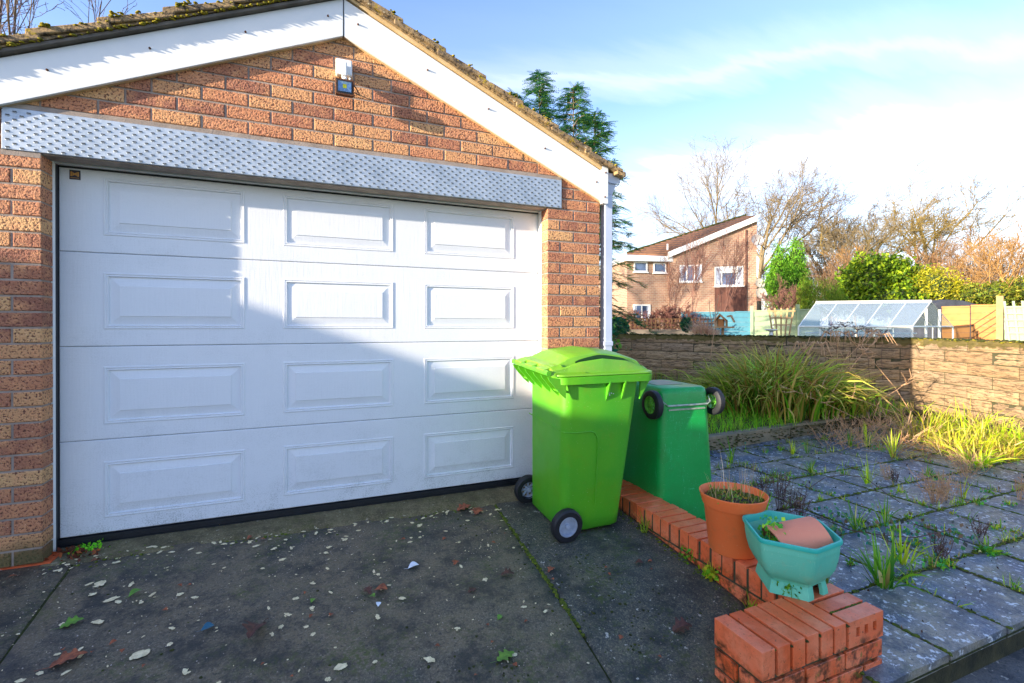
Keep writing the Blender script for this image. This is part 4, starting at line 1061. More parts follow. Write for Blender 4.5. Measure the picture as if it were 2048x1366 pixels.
# dark green crescent sheets painting in the shade under the dome's lip, either side
MT['recess_shade'] = simple('deep green recess', S(14, 70, 20), S(10, 56, 18), 12, 0.6)
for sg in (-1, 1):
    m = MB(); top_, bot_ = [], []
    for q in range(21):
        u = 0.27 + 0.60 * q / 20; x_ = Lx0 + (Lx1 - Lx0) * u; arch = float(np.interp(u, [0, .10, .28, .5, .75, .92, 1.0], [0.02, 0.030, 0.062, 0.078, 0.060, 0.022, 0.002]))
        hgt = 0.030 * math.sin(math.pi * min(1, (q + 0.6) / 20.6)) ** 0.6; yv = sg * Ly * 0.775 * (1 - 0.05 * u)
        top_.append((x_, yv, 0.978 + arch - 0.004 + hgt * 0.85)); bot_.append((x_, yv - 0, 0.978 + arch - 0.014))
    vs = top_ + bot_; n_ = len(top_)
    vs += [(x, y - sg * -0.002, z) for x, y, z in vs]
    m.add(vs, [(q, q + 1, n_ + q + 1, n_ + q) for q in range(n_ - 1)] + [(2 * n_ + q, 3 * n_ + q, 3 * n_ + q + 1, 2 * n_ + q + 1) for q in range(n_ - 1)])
    m.build('lid_recess_shade', MT['recess_shade'], lid)
# wheels with axle
wheel(b1_, -0.200, -0.275, 0.088, -1, 0.098, MT['rim_grey'], solid=True)
wheel(b1_, -0.200, 0.275, 0.088, 1, 0.098, MT['rim_grey'])

m = MB(); rs = random.Random(3)
for q in range(9):
    xx, zz_ = 0.085 + rs.uniform(-.02, .03), 0.845 + rs.uniform(-.008, .008); m.tube([(xx, -0.2475, zz_), (xx, -0.2495, zz_)], rs.uniform(.0015, .004), 6)
tag(m.build('bird_mark', MT['upvc'], bd1), kind='stuff')

# upturned dark green bin
b2_ = empty('wheeled_bin', (3.165, -0.215, PZ_), 'dark green wheeled bin turned upside down behind the low brick wall, wheels in the air', 'bin', 'green wheeled bins', rot=(0, 0, R_(-3)))
# local: rim on the ground, base up at z = 0.95; back (wheel side) towards -y
def b2ring(h, inset=0.0, dz=0.0):
    u = 1 - h / 0.94           # 1 at the ground (rim), 0 at the upturned base
    return rrect(-0.195 - 0.045 * u + inset, 0.195 + 0.045 * u - inset, -0.27 - 0.035 * u + inset, 0.20 + 0.13 * u - inset, 0.055, h + dz, 7)
m = MB(); m.loft([b2ring(0.0), b2ring(0.3), b2ring(0.6), b2ring(0.8), b2ring(0.90), b2ring(0.93, 0.006), b2ring(0.94, 0.020)])
m.add([], [])
bd2 = m.build('body', MT['bin2'], b2_, smooth=True, auto=60)
m = MB(); m.loft([b2ring(0.94, 0.055, 0.001), b2ring(0.94, 0.060, -0.002)], cap=True); 
m = MB(); m.box(-0.12, 0.10, -0.11, 0.13, 0.9405, 0.944); m.build('base_panel', simple('worn base', S(176, 160, 130), S(120, 150, 120), 9, 0.6), bd2, bevel=0.0)
m = MB(); m.loft([rrect(-0.278, 0.278, -0.335, 0.40, 0.05, 0.0, 6), rrect(-0.278, 0.278, -0.335, 0.40, 0.05, 0.04, 6), rrect(-0.262, 0.262, -0.32, 0.38, 0.05, 0.045, 6)], cap=False)
m.build('rim_band', MT['bin2'], b2_, smooth=True, auto=35)
m = MB(); # axle channel: pressed groove across the back under the base
m.box(-0.15, 0.15, -0.283, -0.265, 0.790, 0.800); m.tube([(-0.165, -0.285, 0.826), (0.165, -0.285, 0.826)], 0.0045, 8); m.build('channel_lip', MT['wire'], bd2)
wheel(b2_, -0.252, -0.262, 0.818, -1, 0.094, MT['rim_green'], 8) if False else None
def wheelx(root, x, y, z, out, rad, rimmat, spokes=8):
    """wheel on the x axis"""
    pe = bpy.data.objects.new('wheel', None)
    wd = 0.052; n = 40
    P = lambda r, h, a: (x + out * h, y + r * math.cos(a), z + r * math.sin(a))
    prof = [(rad * 0.60, -wd / 2), (rad * 0.88, -wd / 2), (rad * 0.98, -wd * 0.35), (rad, -wd * 0.1), (rad, wd * 0.1), (rad * 0.98, wd * 0.35), (rad * 0.88, wd / 2), (rad * 0.62, wd / 2), (rad * 0.60, 0), (rad * 0.60, -wd / 2)]
    m = MB(); m.loft([[P(r, h, 2 * math.pi * k / n) for k in range(n)] for r, h in prof], cap=False)
    w_ = m.build('wheel', MT['tyre'], root, smooth=True, auto=40)
    m = MB(); m.loft([[P(r, h, 2 * math.pi * k / n) for k in range(n)] for r, h in ((rad * .60, -wd * .4), (rad * .61, wd * .44), (rad * .54, wd * .46), (rad * .52, wd * .1), (rad * .52, -wd * .4))], cap=False)
    for k in range(spokes):
        a = 2 * math.pi * k / spokes + 0.2; t_ = 0.07
        for s1 in (0,):
            vs = []
            for rr, hh, tt in ((rad * 0.10, 0.30, 0.35), (rad * 0.54, 0.12, 0.08)):
                for da, h2 in ((-tt, hh * wd), (tt, hh * wd), (tt, hh * wd - 0.012), (-tt, hh * wd - 0.012)):
                    vs.append(P(rr, h2, a + da))
            m.add(vs, [(0, 1, 5, 4), (1, 2, 6, 5), (2, 3, 7, 6), (3, 0, 4, 7), (0, 3, 2, 1), (4, 5, 6, 7)])
    m.tube([P(0, -wd * .5, 0), P(0, wd * .38, 0), P(0, wd * .42, 0)], [rad * .16, rad * .16, rad * .12], 14)
    m.build('rim', rimmat, w_, smooth=True, auto=35); bpy.data.objects.remove(pe); return w_
wheelx(b2_, -0.248, -0.235, 0.830, -1, 0.098, MT['rim_green'])
wheelx(b2_, 0.262, -0.235, 0.830, 1, 0.098, MT['rim_green'])
m = MB(); m.tube([(-0.25, -0.235, 0.830), (0.27, -0.235, 0.830)], 0.012, 10)
m.tube([(-0.20, -0.250, 0.868), (-0.185, -0.288, 0.84), (-0.16, -0.290, 0.822), (0.16, -0.290, 0.822), (0.19, -0.286, 0.84), (0.205, -0.25, 0.87)], 0.0035, 6)
m.build('axle', MT['wire'], b2_)

# ================================================================== POTS ON THE WALL
pot = empty('plant_pot', (2.800, -1.205, WT), 'round orange plastic pot full of moss and dry stalks on the low brick wall', 'plant pot')
prof = [(0.100, 0.0), (0.112, 0.002), (0.118, 0.012), (0.140, 0.225), (0.146, 0.232), (0.149, 0.238), (0.163, 0.290), (0.164, 0.294), (0.160, 0.296), (0.155, 0.290), (0.148, 0.24), (0.138, 0.23)]
m = MB().lathe(prof, 56); m.f.append(tuple(range(55, -1, -1))); m.build('pot_body', MT['pot'], pot, smooth=True, auto=40)
m = MB().lathe([(0.0005, 0.262), (0.05, 0.266), (0.10, 0.258), (0.148, 0.250)], 24); m.build('soil', MT['soil'], pot, smooth=True)
pts = [(2.800 + r_ * math.cos(a), -1.205 + r_ * math.sin(a), WT + 0.258) for r_, a in [(0.14 * math.sqrt(random.random()), random.random() * 6.28) for _ in range(260)]]
mosscushions('pot_moss', pts[:170], MT['moss'], pot, (0.006, 0.018), 6, 0.9)
mosscushions('pot_moss', pts[170:], simple('brown moss', S(120, 86, 50), S(70, 60, 34), 50, 0.95, 0.6, 120), pot, (0.006, 0.016), 6, 0.9)
n = 70; a = rng.uniform(0, 6.28, n); r_ = 0.13 * np.sqrt(rng.uniform(0, 1, n))
base = np.stack([r_ * np.cos(a), r_ * np.sin(a), np.full(n, 0.262)], 1)
v1 = blades(base[:34], rng.uniform(0, 6.28, 34), rng.uniform(0.10, 0.24, 34), rng.uniform(0, 0.45, 34), rng.uniform(-0.2, 0.9, 34), np.full(34, 0.0022), pick([S(214, 184, 140), S(190, 160, 116), S(226, 200, 160)], 34))
v2 = blades(base[34:], rng.uniform(0, 6.28, 36), rng.uniform(0.03, 0.09, 36), rng.uniform(0, 0.6, 36), rng.uniform(0, 1.2, 36), np.full(36, 0.004), pick([S(150, 170, 50), S(120, 150, 40)], 36))
V, F, C = join([v1, v2]); tag(npmesh('dry_stems', V, F, MT['dry'], pot, C), kind='stuff')
lc = np.stack([*(rng.normal(0, 0.06, (2, 70))), rng.uniform(0.262, 0.285, 70)], 1)
V, F, C = leaves(lc, rng.uniform(0.005, 0.011, 70), pick([S(110, 160, 60), S(150, 180, 70), S(190, 150, 60)], 70), 0.8, 1.5); tag(npmesh('small_leaves', V, F, MT['leaf'], pot, C), kind='stuff')

pl = empty('planter', (2.775, -1.555, WT), 'faded green six sided planter standing at the corner of the low brick wall', 'planter')
hexc = [(2.699, -1.344), (2.566, -1.559), (2.695, -1.722), (2.891, -1.705), (3.008, -1.518), (2.886, -1.342)]
cen_ = np.mean(hexc, 0); hexl = [(x - 2.775, y + 1.555) for x, y in hexc]; cl_ = np.mean(hexl, 0)
def hring(s_, z, dx_=0.0, dy_=0.0, n=4):
    out = []; H = [((x - cl_[0]) * s_ + cl_[0] * s_ + dx_, (y - cl_[1]) * s_ + cl_[1] * s_ + dy_) for x, y in hexl]
    for i in range(6):
        p0, p1, p2 = H[i - 1], H[i], H[(i + 1) % 6]
        a = np.array(p1) + (np.array(p0) - p1) * 0.10; c = np.array(p1) + (np.array(p2) - p1) * 0.10
        for q in range(n + 1):
            t_ = q / n; b_ = (1 - t_) ** 2 * a + 2 * t_ * (1 - t_) * np.array(p1) + t_ ** 2 * c; out.append((b_[0], b_[1], z))
    return out
pr_ = [(0.56, 0.056), (0.64, 0.060), (0.76, 0.078), (0.85, 0.108), (0.905, 0.145), (0.935, 0.180), (0.942, 0.196), (0.945, 0.198), (0.94, 0.202), (0.952, 0.212), (0.946, 0.216), (0.96, 0.226)]
m = MB(); m.loft([hring(s_, z) for s_, z in pr_], cap=False); m.f.append(tuple(range(29, -1, -1)))
m.loft([hring(0.93, 0.23), hring(0.80, 0.12), hring(0.66, 0.055)], cap=False); q0 = len(m.v) - 30; m.f.append(tuple(range(q0, q0 + 30)))
plb = m.build('planter_body', MT['teal'], pl, smooth=True, auto=50)
m = MB(); m.loft([hring(s_, z) for s_, z in ((0.955, 0.224), (0.99, 0.226), (1.0, 0.236), (0.985, 0.243), (0.94, 0.243), (0.925, 0.234), (0.90, 0.20))], cap=False); m.build('planter_rim', MT['teal_in'], pl, smooth=True, auto=60)
m = MB()
ped = lambda s_, z: hring(s_, z)
for i in range(6):       # pedestal skirt, open in an arch on the right hand front side
    P0_, P1_ = np.array(hexl[i]), np.array(hexl[(i + 1) % 6])
    spans = [(0.0, 1.0)] if i not in (2, 5) else [(0.0, 0.26), (0.74, 1.0)]
    for u0, u1 in spans:
        m = MB()
        r2 = []
        for s_, z in ((0.70, 0.0), (0.69, 0.018), (0.635, 0.060), (0.66, 0.078)):
            a_ = (P0_ + (P1_ - P0_) * u0) * s_; b_ = (P0_ + (P1_ - P0_) * u1) * s_; r2.append([(*a_, z), (*b_, z), (*(b_ * 0.88), z), (*(a_ * 0.88), z)])
        m.loft(r2); m.build('foot', MT['teal'], pl)
m = MB(); m.loft([hring(0.72, 0.10), hring(0.70, 0.112)]); m.build('soil', MT['soil'], pl)
tp = empty('terracotta_pot', (2.845, -1.565, WT + 0.185), 'small terracotta pot lying on its side inside the green planter', 'plant pot')
q_ = Vector((0.80, -0.34, 0.36)).to_track_quat('Z', 'Y'); tp.rotation_euler = q_.to_euler(); tp.scale = (1.22, 1.22, 1.15)
m = MB().lathe([(0.094, -0.115), (0.098, -0.113), (0.086, -0.03), (0.072, 0.060), (0.068, 0.068), (0.055, 0.069), (0.053, 0.062), (0.012, 0.060)], 40); m.loft([[(0.0885 * math.cos(a), 0.0885 * math.sin(a), -0.112) for a in [2 * math.pi * q / 40 for q in range(40)]], [(0.066 * math.cos(a), 0.066 * math.sin(a), 0.05) for a in [2 * math.pi * q / 40 for q in range(40)]]], cap=False)
m.build('pot_body', MT['terra'], tp, smooth=True, auto=40)

# ================================================================== SMALL THINGS ON THE DRIVE
def dz(p): return drive_z(p[0], p[1])
def ondrive(px, py):
    z = -0.08
    for _ in range(6): p = onz(px, py, z); z = dz(p)
    return np.array([p[0], p[1], z])
# lichen spots, flat and irregular
MT['lichen'] = simple('pale lichen', S(244, 228, 184), S(206, 190, 146), 60, 0.9, 0.3, 120)
m = MB(); rs = random.Random(5)
def blot(p, r, sq=0.6):
    n = 16; ph = rs.random() * 6.3; ca, sa = math.cos(ph), math.sin(ph); pts = []
    for q in range(n):
        a = 2 * math.pi * q / n; rr = r * rs.uniform(0.82, 1.12) * (1 + 0.22 * math.sin(2 * a + ph) + 0.12 * math.sin(5 * a + ph)); x, y = rr * math.cos(a), rr * sq * math.sin(a); pts.append((p[0] + x * ca - y * sa, p[1] + x * sa + y * ca))
    m.add([(p[0], p[1], dz(p) + 0.004)] + [(x, y, dz((x, y)) + 0.0035) for x, y in pts], [(0, 1 + q, 1 + (q + 1) % n) for q in range(n)])
for (px_, py_, r) in [(200, 1168, 14), (222, 1200, 13), (185, 1190, 8), (128, 1250, 10), (280, 1310, 20), (196, 1245, 12), (330, 1095, 8), (262, 1170, 9), (305, 1190, 8), (236, 1205, 9), (860, 1320, 14), (682, 1335, 16), (755, 1235, 10), (735, 1045, 8), (840, 1052, 10), (690, 1080, 9), (658, 1095, 8), (625, 1168, 8), (592, 1198, 9), (575, 1230, 9), (562, 1255, 9), (565, 1120, 9), (548, 1098, 8), (512, 1093, 9), (475, 1062, 12), (804, 1198, 10), (765, 1178, 9), (757, 1150, 7), (970, 1160, 9), (820, 1085, 7), (1025, 1310, 13), (1048, 1215, 8), (915, 1258, 8), (626, 1270, 8), (613, 1255, 7), (750, 1325, 7), (655, 1138, 7), (935, 1042, 7), (1003, 1042, 5), (655, 1360, 8), (370, 1345, 10), (160, 1300, 7), (115, 1310, 6), (545, 1270, 7), (360, 1190, 9), (390, 1196, 8), (345, 1012, 7)]:
    p = ondrive(px_, py_); [blot(p + np.array([rs.gauss(0, .3) * r / 500, rs.gauss(0, .3) * r / 500, 0]) * (q_ > 0), r / 941 * np.linalg.norm(p - CP) * (0.62 if q_ == 0 else 0.28)) for q_ in range(3)]
for _ in range(420):
    p = np.array([rs.uniform(-1.2, 1.9), -0.05 - abs(rs.gauss(0, 0.75)), 0]); 
    if p[1] > -2.4: blot(p, rs.uniform(0.002, 0.007) if rs.random() < 0.8 else rs.uniform(0.008, 0.016))
for _ in range(90):
    p = np.array([rs.uniform(-0.4, 1.95), rs.uniform(-0.12, 0.02), 0]); blot(p, rs.uniform(0.005, 0.018))
tag(m.build('lichen_spots', MT['lichen'], drive), kind='stuff')
# moss: in the joints, along the threshold, in patches by the low wall
pts = []
for (a, b, nn) in ((jn, ja + dj * 1.3, 260), (ln, la + dl * 0.9, 150)):
    for _ in range(nn): p = a + (b - a) * random.random() + np.array([random.uniform(-0.008, 0.008), random.uniform(-.006, .006)]); pts.append((p[0], p[1], dz(p)))
for _ in range(330): p = (random.uniform(-0.4, 2.6), random.gauss(-0.015, 0.035)); pts.append((p[0], p[1], dz(p)))
for _ in range(160): p = (2.70 - abs(random.gauss(0, 0.03)), random.uniform(-1.6, -0.1)); pts.append((p[0], p[1], dz(p)))
mosscushions('joint_moss', pts, MT['moss'], drive, (0.004, 0.012), 6, 0.6)
pts = []
for cx_, cy_, sd_, nn in ((2.25, -0.75, 0.16, 150), (1.62, -1.35, 0.14, 110), (2.1, -1.2, 0.25, 150), (1.5, -1.6, 0.2, 140), (0.4, -0.9, 0.5, 60), (-0.6, -0.4, 0.2, 60), (2.0, -0.35, 0.2, 120)):
    for _ in range(nn): p = (random.gauss(cx_, sd_), random.gauss(cy_, sd_)); 
    for _ in range(nn):
        p = (random.gauss(cx_, sd_), random.gauss(cy_, sd_))
        if p[0] < 2.69: pts.append((p[0], p[1], dz(p)))
mosscushions('patch_moss', pts, MT['dmoss'], drive, (0.003, 0.009), 6, 0.5)
# grit
m = MB()
for _ in range(3000):
    p = np.array([rs.uniform(-1.6, 2.7), 0.02 - abs(rs.gauss(0, 0.8)), 0]); r = rs.uniform(0.0012, 0.0035); z = dz(p)
    m.add([(p[0] - r, p[1], z), (p[0], p[1] - r, z), (p[0] + r, p[1], z), (p[0], p[1] + r, z), (p[0], p[1], z + r)], [(0, 1, 4), (1, 2, 4), (2, 3, 4), (3, 0, 4)])
tag(m.build('grit', simple('grit', S(190, 180, 170), S(120, 100, 80), 40, 0.9), drive), kind='stuff')

# leaves, one object each
MT['l_or'] = simple('dry orange leaf', S(172, 96, 60), S(110, 62, 42), 50, 0.8, 0.3, 90); MT['l_br'] = simple('dark brown leaf', S(96, 56, 42), S(56, 34, 28), 50, 0.6, 0.3, 90)
MT['l_gr'] = simple('fresh green leaf', S(104, 150, 44), S(76, 120, 36), 50, 0.5); MT['l_bl'] = simple('blue scrap', S(30, 96, 120), S(30, 80, 104), 30, 0.5); MT['l_wh'] = simple('white scrap', S(230, 234, 240), S(200, 210, 224), 30, 0.6)
def leaf_mesh(kind):
    m = MB(); n = 15; top = []; 
    for q in range(n + 1):
        u = q / n
        wv = 0.36 * math.sin(math.pi * u ** 0.85) * (1 + (0.42 * math.sin(u * 22) if kind == 'oak' else 0))
        if kind == 'round': wv = 0.42 * math.sin(math.pi * u)
        cz = 0.18 * math.sin(math.pi * u) + 0.16 * u * u
        top.append((u - 0.5, wv, cz))
    vs = []; fs = []
    for x, w_, z in top: vs += [(x, -w_, z + abs(w_) * 0.25), (x, 0, z), (x, w_, z + abs(w_) * 0.35)]
    for q in range(n): b_ = q * 3; fs += [(b_, b_ + 3, b_ + 4, b_ + 1), (b_ + 1, b_ + 4, b_ + 5, b_ + 2)]
    m.add(vs, fs); m.tube([(-0.5, 0, 0.01), (-0.72, 0.03, 0.04), (-0.85, 0.08, 0.02)], [0.014, 0.010, 0.008], 4); return m
_lm = {}
def fallen(px, py, wpx, kind, mat, name, label, cat='leaf', group=None, rz=None, drivez=True, z=None, flat=1.0):
    if (kind, mat) not in _lm: me = leaf_mesh(kind).mesh(name); me.materials.append(MT[mat]); _lm[(kind, mat)] = me
    p = ondrive(px, py) if z is None else onz(px, py, z); s_ = wpx * 0.72 / 941 * np.linalg.norm(p - CP)
    o = inst(_lm[(kind, mat)], name, (p[0], p[1], p[2] + 0.004), None, rot=(random.uniform(-.15, .15), random.uniform(-.1, .1), random.uniform(0, 6.28) if rz is None else rz), scale=(s_, s_, s_ * flat)); return tag(o, label, cat, group)
fallen(137, 1325, 52, 'oak', 'l_or', 'fallen_leaf', 'large orange oak leaf lying near the left front corner of the driveway', flat=.6, rz=0.3)
fallen(510, 1272, 62, 'oak', 'l_br', 'fallen_leaf', 'large curled dark brown leaf lying in the middle of the driveway', flat=1.4, rz=4.4)
fallen(928, 1018, 40, 'oak', 'l_or', 'fallen_leaf', 'flat orange oak leaf, left one of the pair near the garage door', rz=0.1, flat=.5)
fallen(955, 1024, 36, 'oak', 'l_or', 'fallen_leaf', 'flat orange oak leaf, right one of the pair near the garage door', rz=1.0, flat=.5)
fallen(735, 1185, 26, 'oak', 'l_br', 'fallen_leaf', 'brown curled leaf beside a small white petal on the driveway', rz=2.0)
fallen(762, 1183, 30, 'round', 'l_or', 'fallen_leaf', 'rust red curled leaf just right of the white petal', rz=-0.4)
fallen(744, 1196, 18, 'round', 'l_gr', 'fallen_leaf', 'yellow green sliver of leaf touching the white petal', rz=-0.9)
fallen(757, 1211, 14, 'round', 'l_wh', 'petal', 'small white petal on the middle of the driveway', 'petal', rz=1.3)
fallen(827, 1137, 28, 'round', 'l_wh', 'paper_scrap', 'small bluish white folded scrap on the driveway', 'scrap', rz=0.1)
fallen(1015, 1153, 34, 'oak', 'l_br', 'fallen_leaf', 'dark brown leaf on the driveway left of the green bin wheel', rz=-0.4)
fallen(945, 1183, 24, 'oak', 'l_br', 'fallen_leaf', 'brown lobed leaf below the dark leaf in the driveway centre', rz=0.3, flat=.6)
fallen(912, 1128, 20, 'oak', 'l_or', 'fallen_leaf', 'small orange leaf right of the bluish scrap', rz=0.9)
fallen(1103, 1143, 22, 'oak', 'l_or', 'fallen_leaf', 'orange leaf beside the pale patch on the driveway joint', rz=0.3)
fallen(415, 1260, 24, 'round', 'l_bl', 'blue_scrap', 'small bright blue scrap on the left part of the driveway', 'scrap', rz=0.35)
fallen(144, 1250, 34, 'oak', 'l_gr', 'fallen_leaf', 'fresh green sprig lying on the left part of the driveway', rz=0.3, flat=.6)
fallen(270, 1190, 22, 'round', 'l_gr', 'fallen_leaf', 'pale green leaf among lichen spots below the garage door', rz=0.7)
fallen(626, 1204, 14, 'round', 'l_gr', 'fallen_leaf', 'small bright green leaf on the middle of the driveway', rz=1.0)
fallen(1000, 1238, 16, 'round', 'l_gr', 'fallen_leaf', 'thin curved green leaf on the right part of the driveway', rz=0.5)
fallen(1012, 1316, 46, 'oak', 'l_gr', 'fallen_leaf', 'green conifer sprig at the bottom right of the driveway', rz=0.15, flat=.4)
fallen(1365, 1262, 46, 'oak', 'l_br', 'fallen_leaf', 'dark brown curled leaf on the drive left of the brick pier', rz=-0.3)
fallen(1278, 1130, 20, 'round', 'l_br', 'fallen_leaf', 'dark brown rolled leaf near the foot of the low brick wall', rz=-0.6, flat=1.3)
fallen(500, 1078, 14, 'round', 'l_or', 'fallen_leaf', 'small rust leaf just below the garage door', rz=0.6)
fallen(1300, 1125, 12, 'round', 'l_or', 'fallen_leaf', 'tiny orange leaf near the foot of the low brick wall')
fallen(1288, 1262, 20, 'round', 'l_or', 'fallen_leaf', 'thin orange leaf left of the brick pier, lowest on the drive', rz=0.6) if False else None
leafs = 'small leaf litter scattered over the driveway'
for q in range(34):
    px_, py_ = random.uniform(20, 1350), random.uniform(1060, 1360)
    if px_ > 1150 and py_ < 1110: continue
    p = ondrive(px_, py_)
    if p[0] > 2.65 or p[1] > 0 : continue
    fallen(px_, py_, random.uniform(7, 13), random.choice(('oak', 'round')), 'l_or', 'leaf_scrap', 'tiny orange brown leaf scrap on the driveway', 'leaf', leafs)
# leaf litter heap in the corner by the left pillar
m = MB(); lt = bpy.data.objects
V_, F_ = [], []
cl_pts = np.array([ondrive(px, py) for px, py in [(random.gauss(140, 26), random.gauss(1103, 10)) for _ in range(90)]]); cl_pts[:, 2] += rng.uniform(0.002, 0.02, 90); cl_pts = cl_pts[cl_pts[:, 1] < 0.13]
V, F, C = leaves(cl_pts, rng.uniform(0.010, 0.022, len(cl_pts)), pick([S(150, 80, 50), S(110, 60, 44), S(180, 100, 60), S(90, 56, 40)], len(cl_pts)), 0.6, 1.5)
tag(npmesh('leaf_litter', V, F, MT['dry'], None, C), 'heap of brown leaf litter in the corner between door and left brick pillar', 'leaf litter', kind='stuff')

# ================================================================== PLANTS
GR = [S(120, 160, 40), S(96, 140, 36), S(150, 176, 50), S(80, 126, 40)]
BG = [S(60, 140, 70), S(80, 150, 60), S(110, 160, 60)]
YG = [S(180, 190, 40), S(150, 180, 36), S(200, 200, 60)]
DR = [S(200, 164, 116), S(176, 138, 96), S(222, 190, 150), S(150, 112, 78)]
def tuft(px, py, hpx, n, cols, label, name='weed_tuft', z=None, cat='weed', group=None, spread=0.25, wid=0.006, dry=0.1, bend=1.2, lean=0.5, clover=0, world=None):
    p = np.array(world) if world is not None else onz(px, py, PZ_ if z is None else z)
    h = hpx / 941 * float((p - CP) @ CF)
    a = rng.uniform(0, 6.28, n); r = h * spread * 0.35 * np.sqrt(rng.uniform(0, 1, n))
    base = np.stack([r * np.cos(a), r * np.sin(a), np.zeros(n) - 0.01], 1)
    nd = int(n * dry); cc = pick(cols, n); 
    if nd: cc[:nd] = pick(DR, nd)
    V, F, C = blades(base, a + rng.normal(0, 0.7, n), h * rng.uniform(0.55, 1.25, n), rng.uniform(0.0, lean, n), rng.uniform(-0.1, bend, n), wid * rng.uniform(0.6, 1.3, n), cc, tipcol=cols[-1] if True else None)
    parts = [(V, F, C)]
    if clover:
        c_ = np.stack([rng.normal(0, h * 0.35, clover), rng.normal(0, h * 0.35, clover), rng.uniform(0.0, h * 0.25, clover)], 1)
        parts.append(leaves(c_, rng.uniform(0.006, 0.014, clover), pick([S(90, 160, 60), S(70, 150, 100), S(120, 170, 50)], clover), 0.8, 1.6))
    V, F, C = join(parts); o = npmesh(name, V, F, MT['leaf_near'], None, C, loc=tuple(p)); return tag(o, label, cat, group)
# the tufts in the slab joints (px, py of the foot, height)
tuft(1765, 1172, 100, 44, [S(70, 130, 36), S(96, 150, 40), S(60, 116, 40), S(120, 160, 50)], 'largest grass tuft on the patio, beside the green planter', wid=0.014, spread=0.5, bend=1.9, lean=0.7)
tuft(1805, 1125, 68, 26, YG, 'bright yellow green grass tuft right behind the largest tuft', wid=0.010, spread=0.6, clover=30)
tuft(1712, 1060, 62, 20, GR, 'upright grass tuft on the patio behind the green planter', wid=0.007, clover=30)
tuft(1770, 1052, 66, 20, GR, 'tall thin grass tuft two slabs behind the largest tuft', wid=0.007, clover=40)
tuft(1735, 968, 55, 16, YG, 'yellow green grass tuft near the patio centre', wid=0.008)
tuft(1714, 972, 45, 14, YG, 'bright grass tuft with a yellow central blade', wid=0.008) if False else None
tuft(1622, 946, 34, 30, GR, 'round grass tuft between bin and patio centre', wid=0.005, clover=10)
tuft(1585, 908, 30, 26, YG, 'small yellowish tuft in front of the kerb', wid=0.005)
tuft(1614, 906, 32, 18, GR, 'green tuft in front of the kerb, right of the yellowish one', wid=0.005)
tuft(1463, 925, 52, 16, GR, 'grass tuft at the kerb right behind the upturned bin', wid=0.009)
tuft(1700, 893, 36, 24, GR, 'grass tuft at the right end of the kerb', wid=0.007)
tuft(1735, 893, 45, 20, YG, 'lime tuft below the dead stalks', wid=0.008)
tuft(1786, 915, 54, 26, YG, 'olive tuft with dead base on the far patio', wid=0.008, dry=0.3)
tuft(1856, 952, 24, 22, GR, 'low dense green tuft on a slab crossing at far right', wid=0.006, clover=20)
tuft(1925, 995, 46, 14, YG, 'thin tuft with dry straw at the right of the patio', wid=0.006, dry=0.4)
tuft(1975, 1105, 26, 20, GR, 'leafy green weed rosette near the right edge of the patio', wid=0.014, spread=1.2, clover=60, bend=1.6, lean=1.1)
tuft(1870, 1130, 36, 18, GR, 'low spreading weed on the slab joint at right', wid=0.006, clover=50, spread=1.0, dry=0.4)
tuft(2030, 1175, 44, 8, GR, 'wispy grass at the right edge near the patio front', wid=0.005)
tuft(1585, 1075, 24, 12, GR, 'small tuft close behind the planter rim', wid=0.006) if False else None
tuft(1527, 1030, 60, 14, [S(150, 190, 40), S(120, 170, 40)], 'bright grass blades standing between the orange pot and the planter', wid=0.012, z=PZ_)
tuft(1640, 1175, 40, 30, GR, 'grass and clover growing against the wall right of the planter', wid=0.006, clover=60, spread=1.2)
for q, (px_, py_) in enumerate([(1555, 955), (1578, 951), (1530, 962), (1505, 968), (1640, 1000), (1667, 1060), (1720, 1045), (1845, 1010), (1830, 1090), (1915, 1068), (1960, 1010), (1975, 985), (1660, 990), (1800, 985), (1690, 950), (1760, 900), (1880, 960), (1600, 1000), (1530, 905), (1560, 900), (1650, 880), (1900, 1130), (1990, 1060), (2020, 1010), (1790, 1060), (1700, 1130), (1660, 1110)]):
    tuft(px_, py_, random.uniform(12, 24), 16, random.choice((GR, YG, GR)), 'small low weed growing in a joint of the patio slabs', wid=0.005, clover=14, group='small weeds in the slab joints', dry=0.25, spread=0.8)
n = 420; P = []
while len(P) < n:
    gx, gy = rng.uniform(3.1, 8.2), rng.uniform(-1.85, 0.75)
    if rng.random() < 0.5: gx = X0s + PS * round((gx - X0s) / PS) + rng.normal(0, .012)
    else: gy = -1.905 + PS * round((gy + 1.905) / PS) + rng.normal(0, .012)
    if gy > -1.8: P.append((gx, gy, PZ_))
P = np.array(P); nb2 = 5; B2 = np.repeat(P, nb2, 0) + np.concatenate([rng.normal(0, .012, (n * nb2, 2)), np.zeros((n * nb2, 1))], 1)
V, F, C = blades(B2, rng.uniform(0, 6.28, n * nb2), rng.uniform(.02, .085, n * nb2), rng.uniform(0, .9, n * nb2), rng.uniform(0, 1.5, n * nb2), rng.uniform(.003, .006, n * nb2), pick(GR + YG + DR[:2], n * nb2))
tag(npmesh('joint_grass', V, F, MT['leaf_near'], pat, C), kind='stuff')
c_ = np.repeat(P[:260], 8, 0) + rng.normal(0, .02, (2080, 3)) * np.array([1, 1, .15]) + np.array([0, 0, .008]); c_[:, 2] = np.maximum(c_[:, 2], PZ_ + .004)
V, F, C = leaves(c_, rng.uniform(.004, .010, 2080), pick([S(90, 150, 50), S(120, 160, 50), S(150, 130, 60), S(110, 84, 60), S(70, 130, 80)], 2080), .7, 2.0)
tag(npmesh('joint_weeds', V, F, MT['leaf_near'], pat, C), kind='stuff')
n = 500; c_ = np.stack([rng.uniform(3.1, 8.2, n), rng.uniform(-1.85, .8, n), np.full(n, PZ_ + .006)], 1)
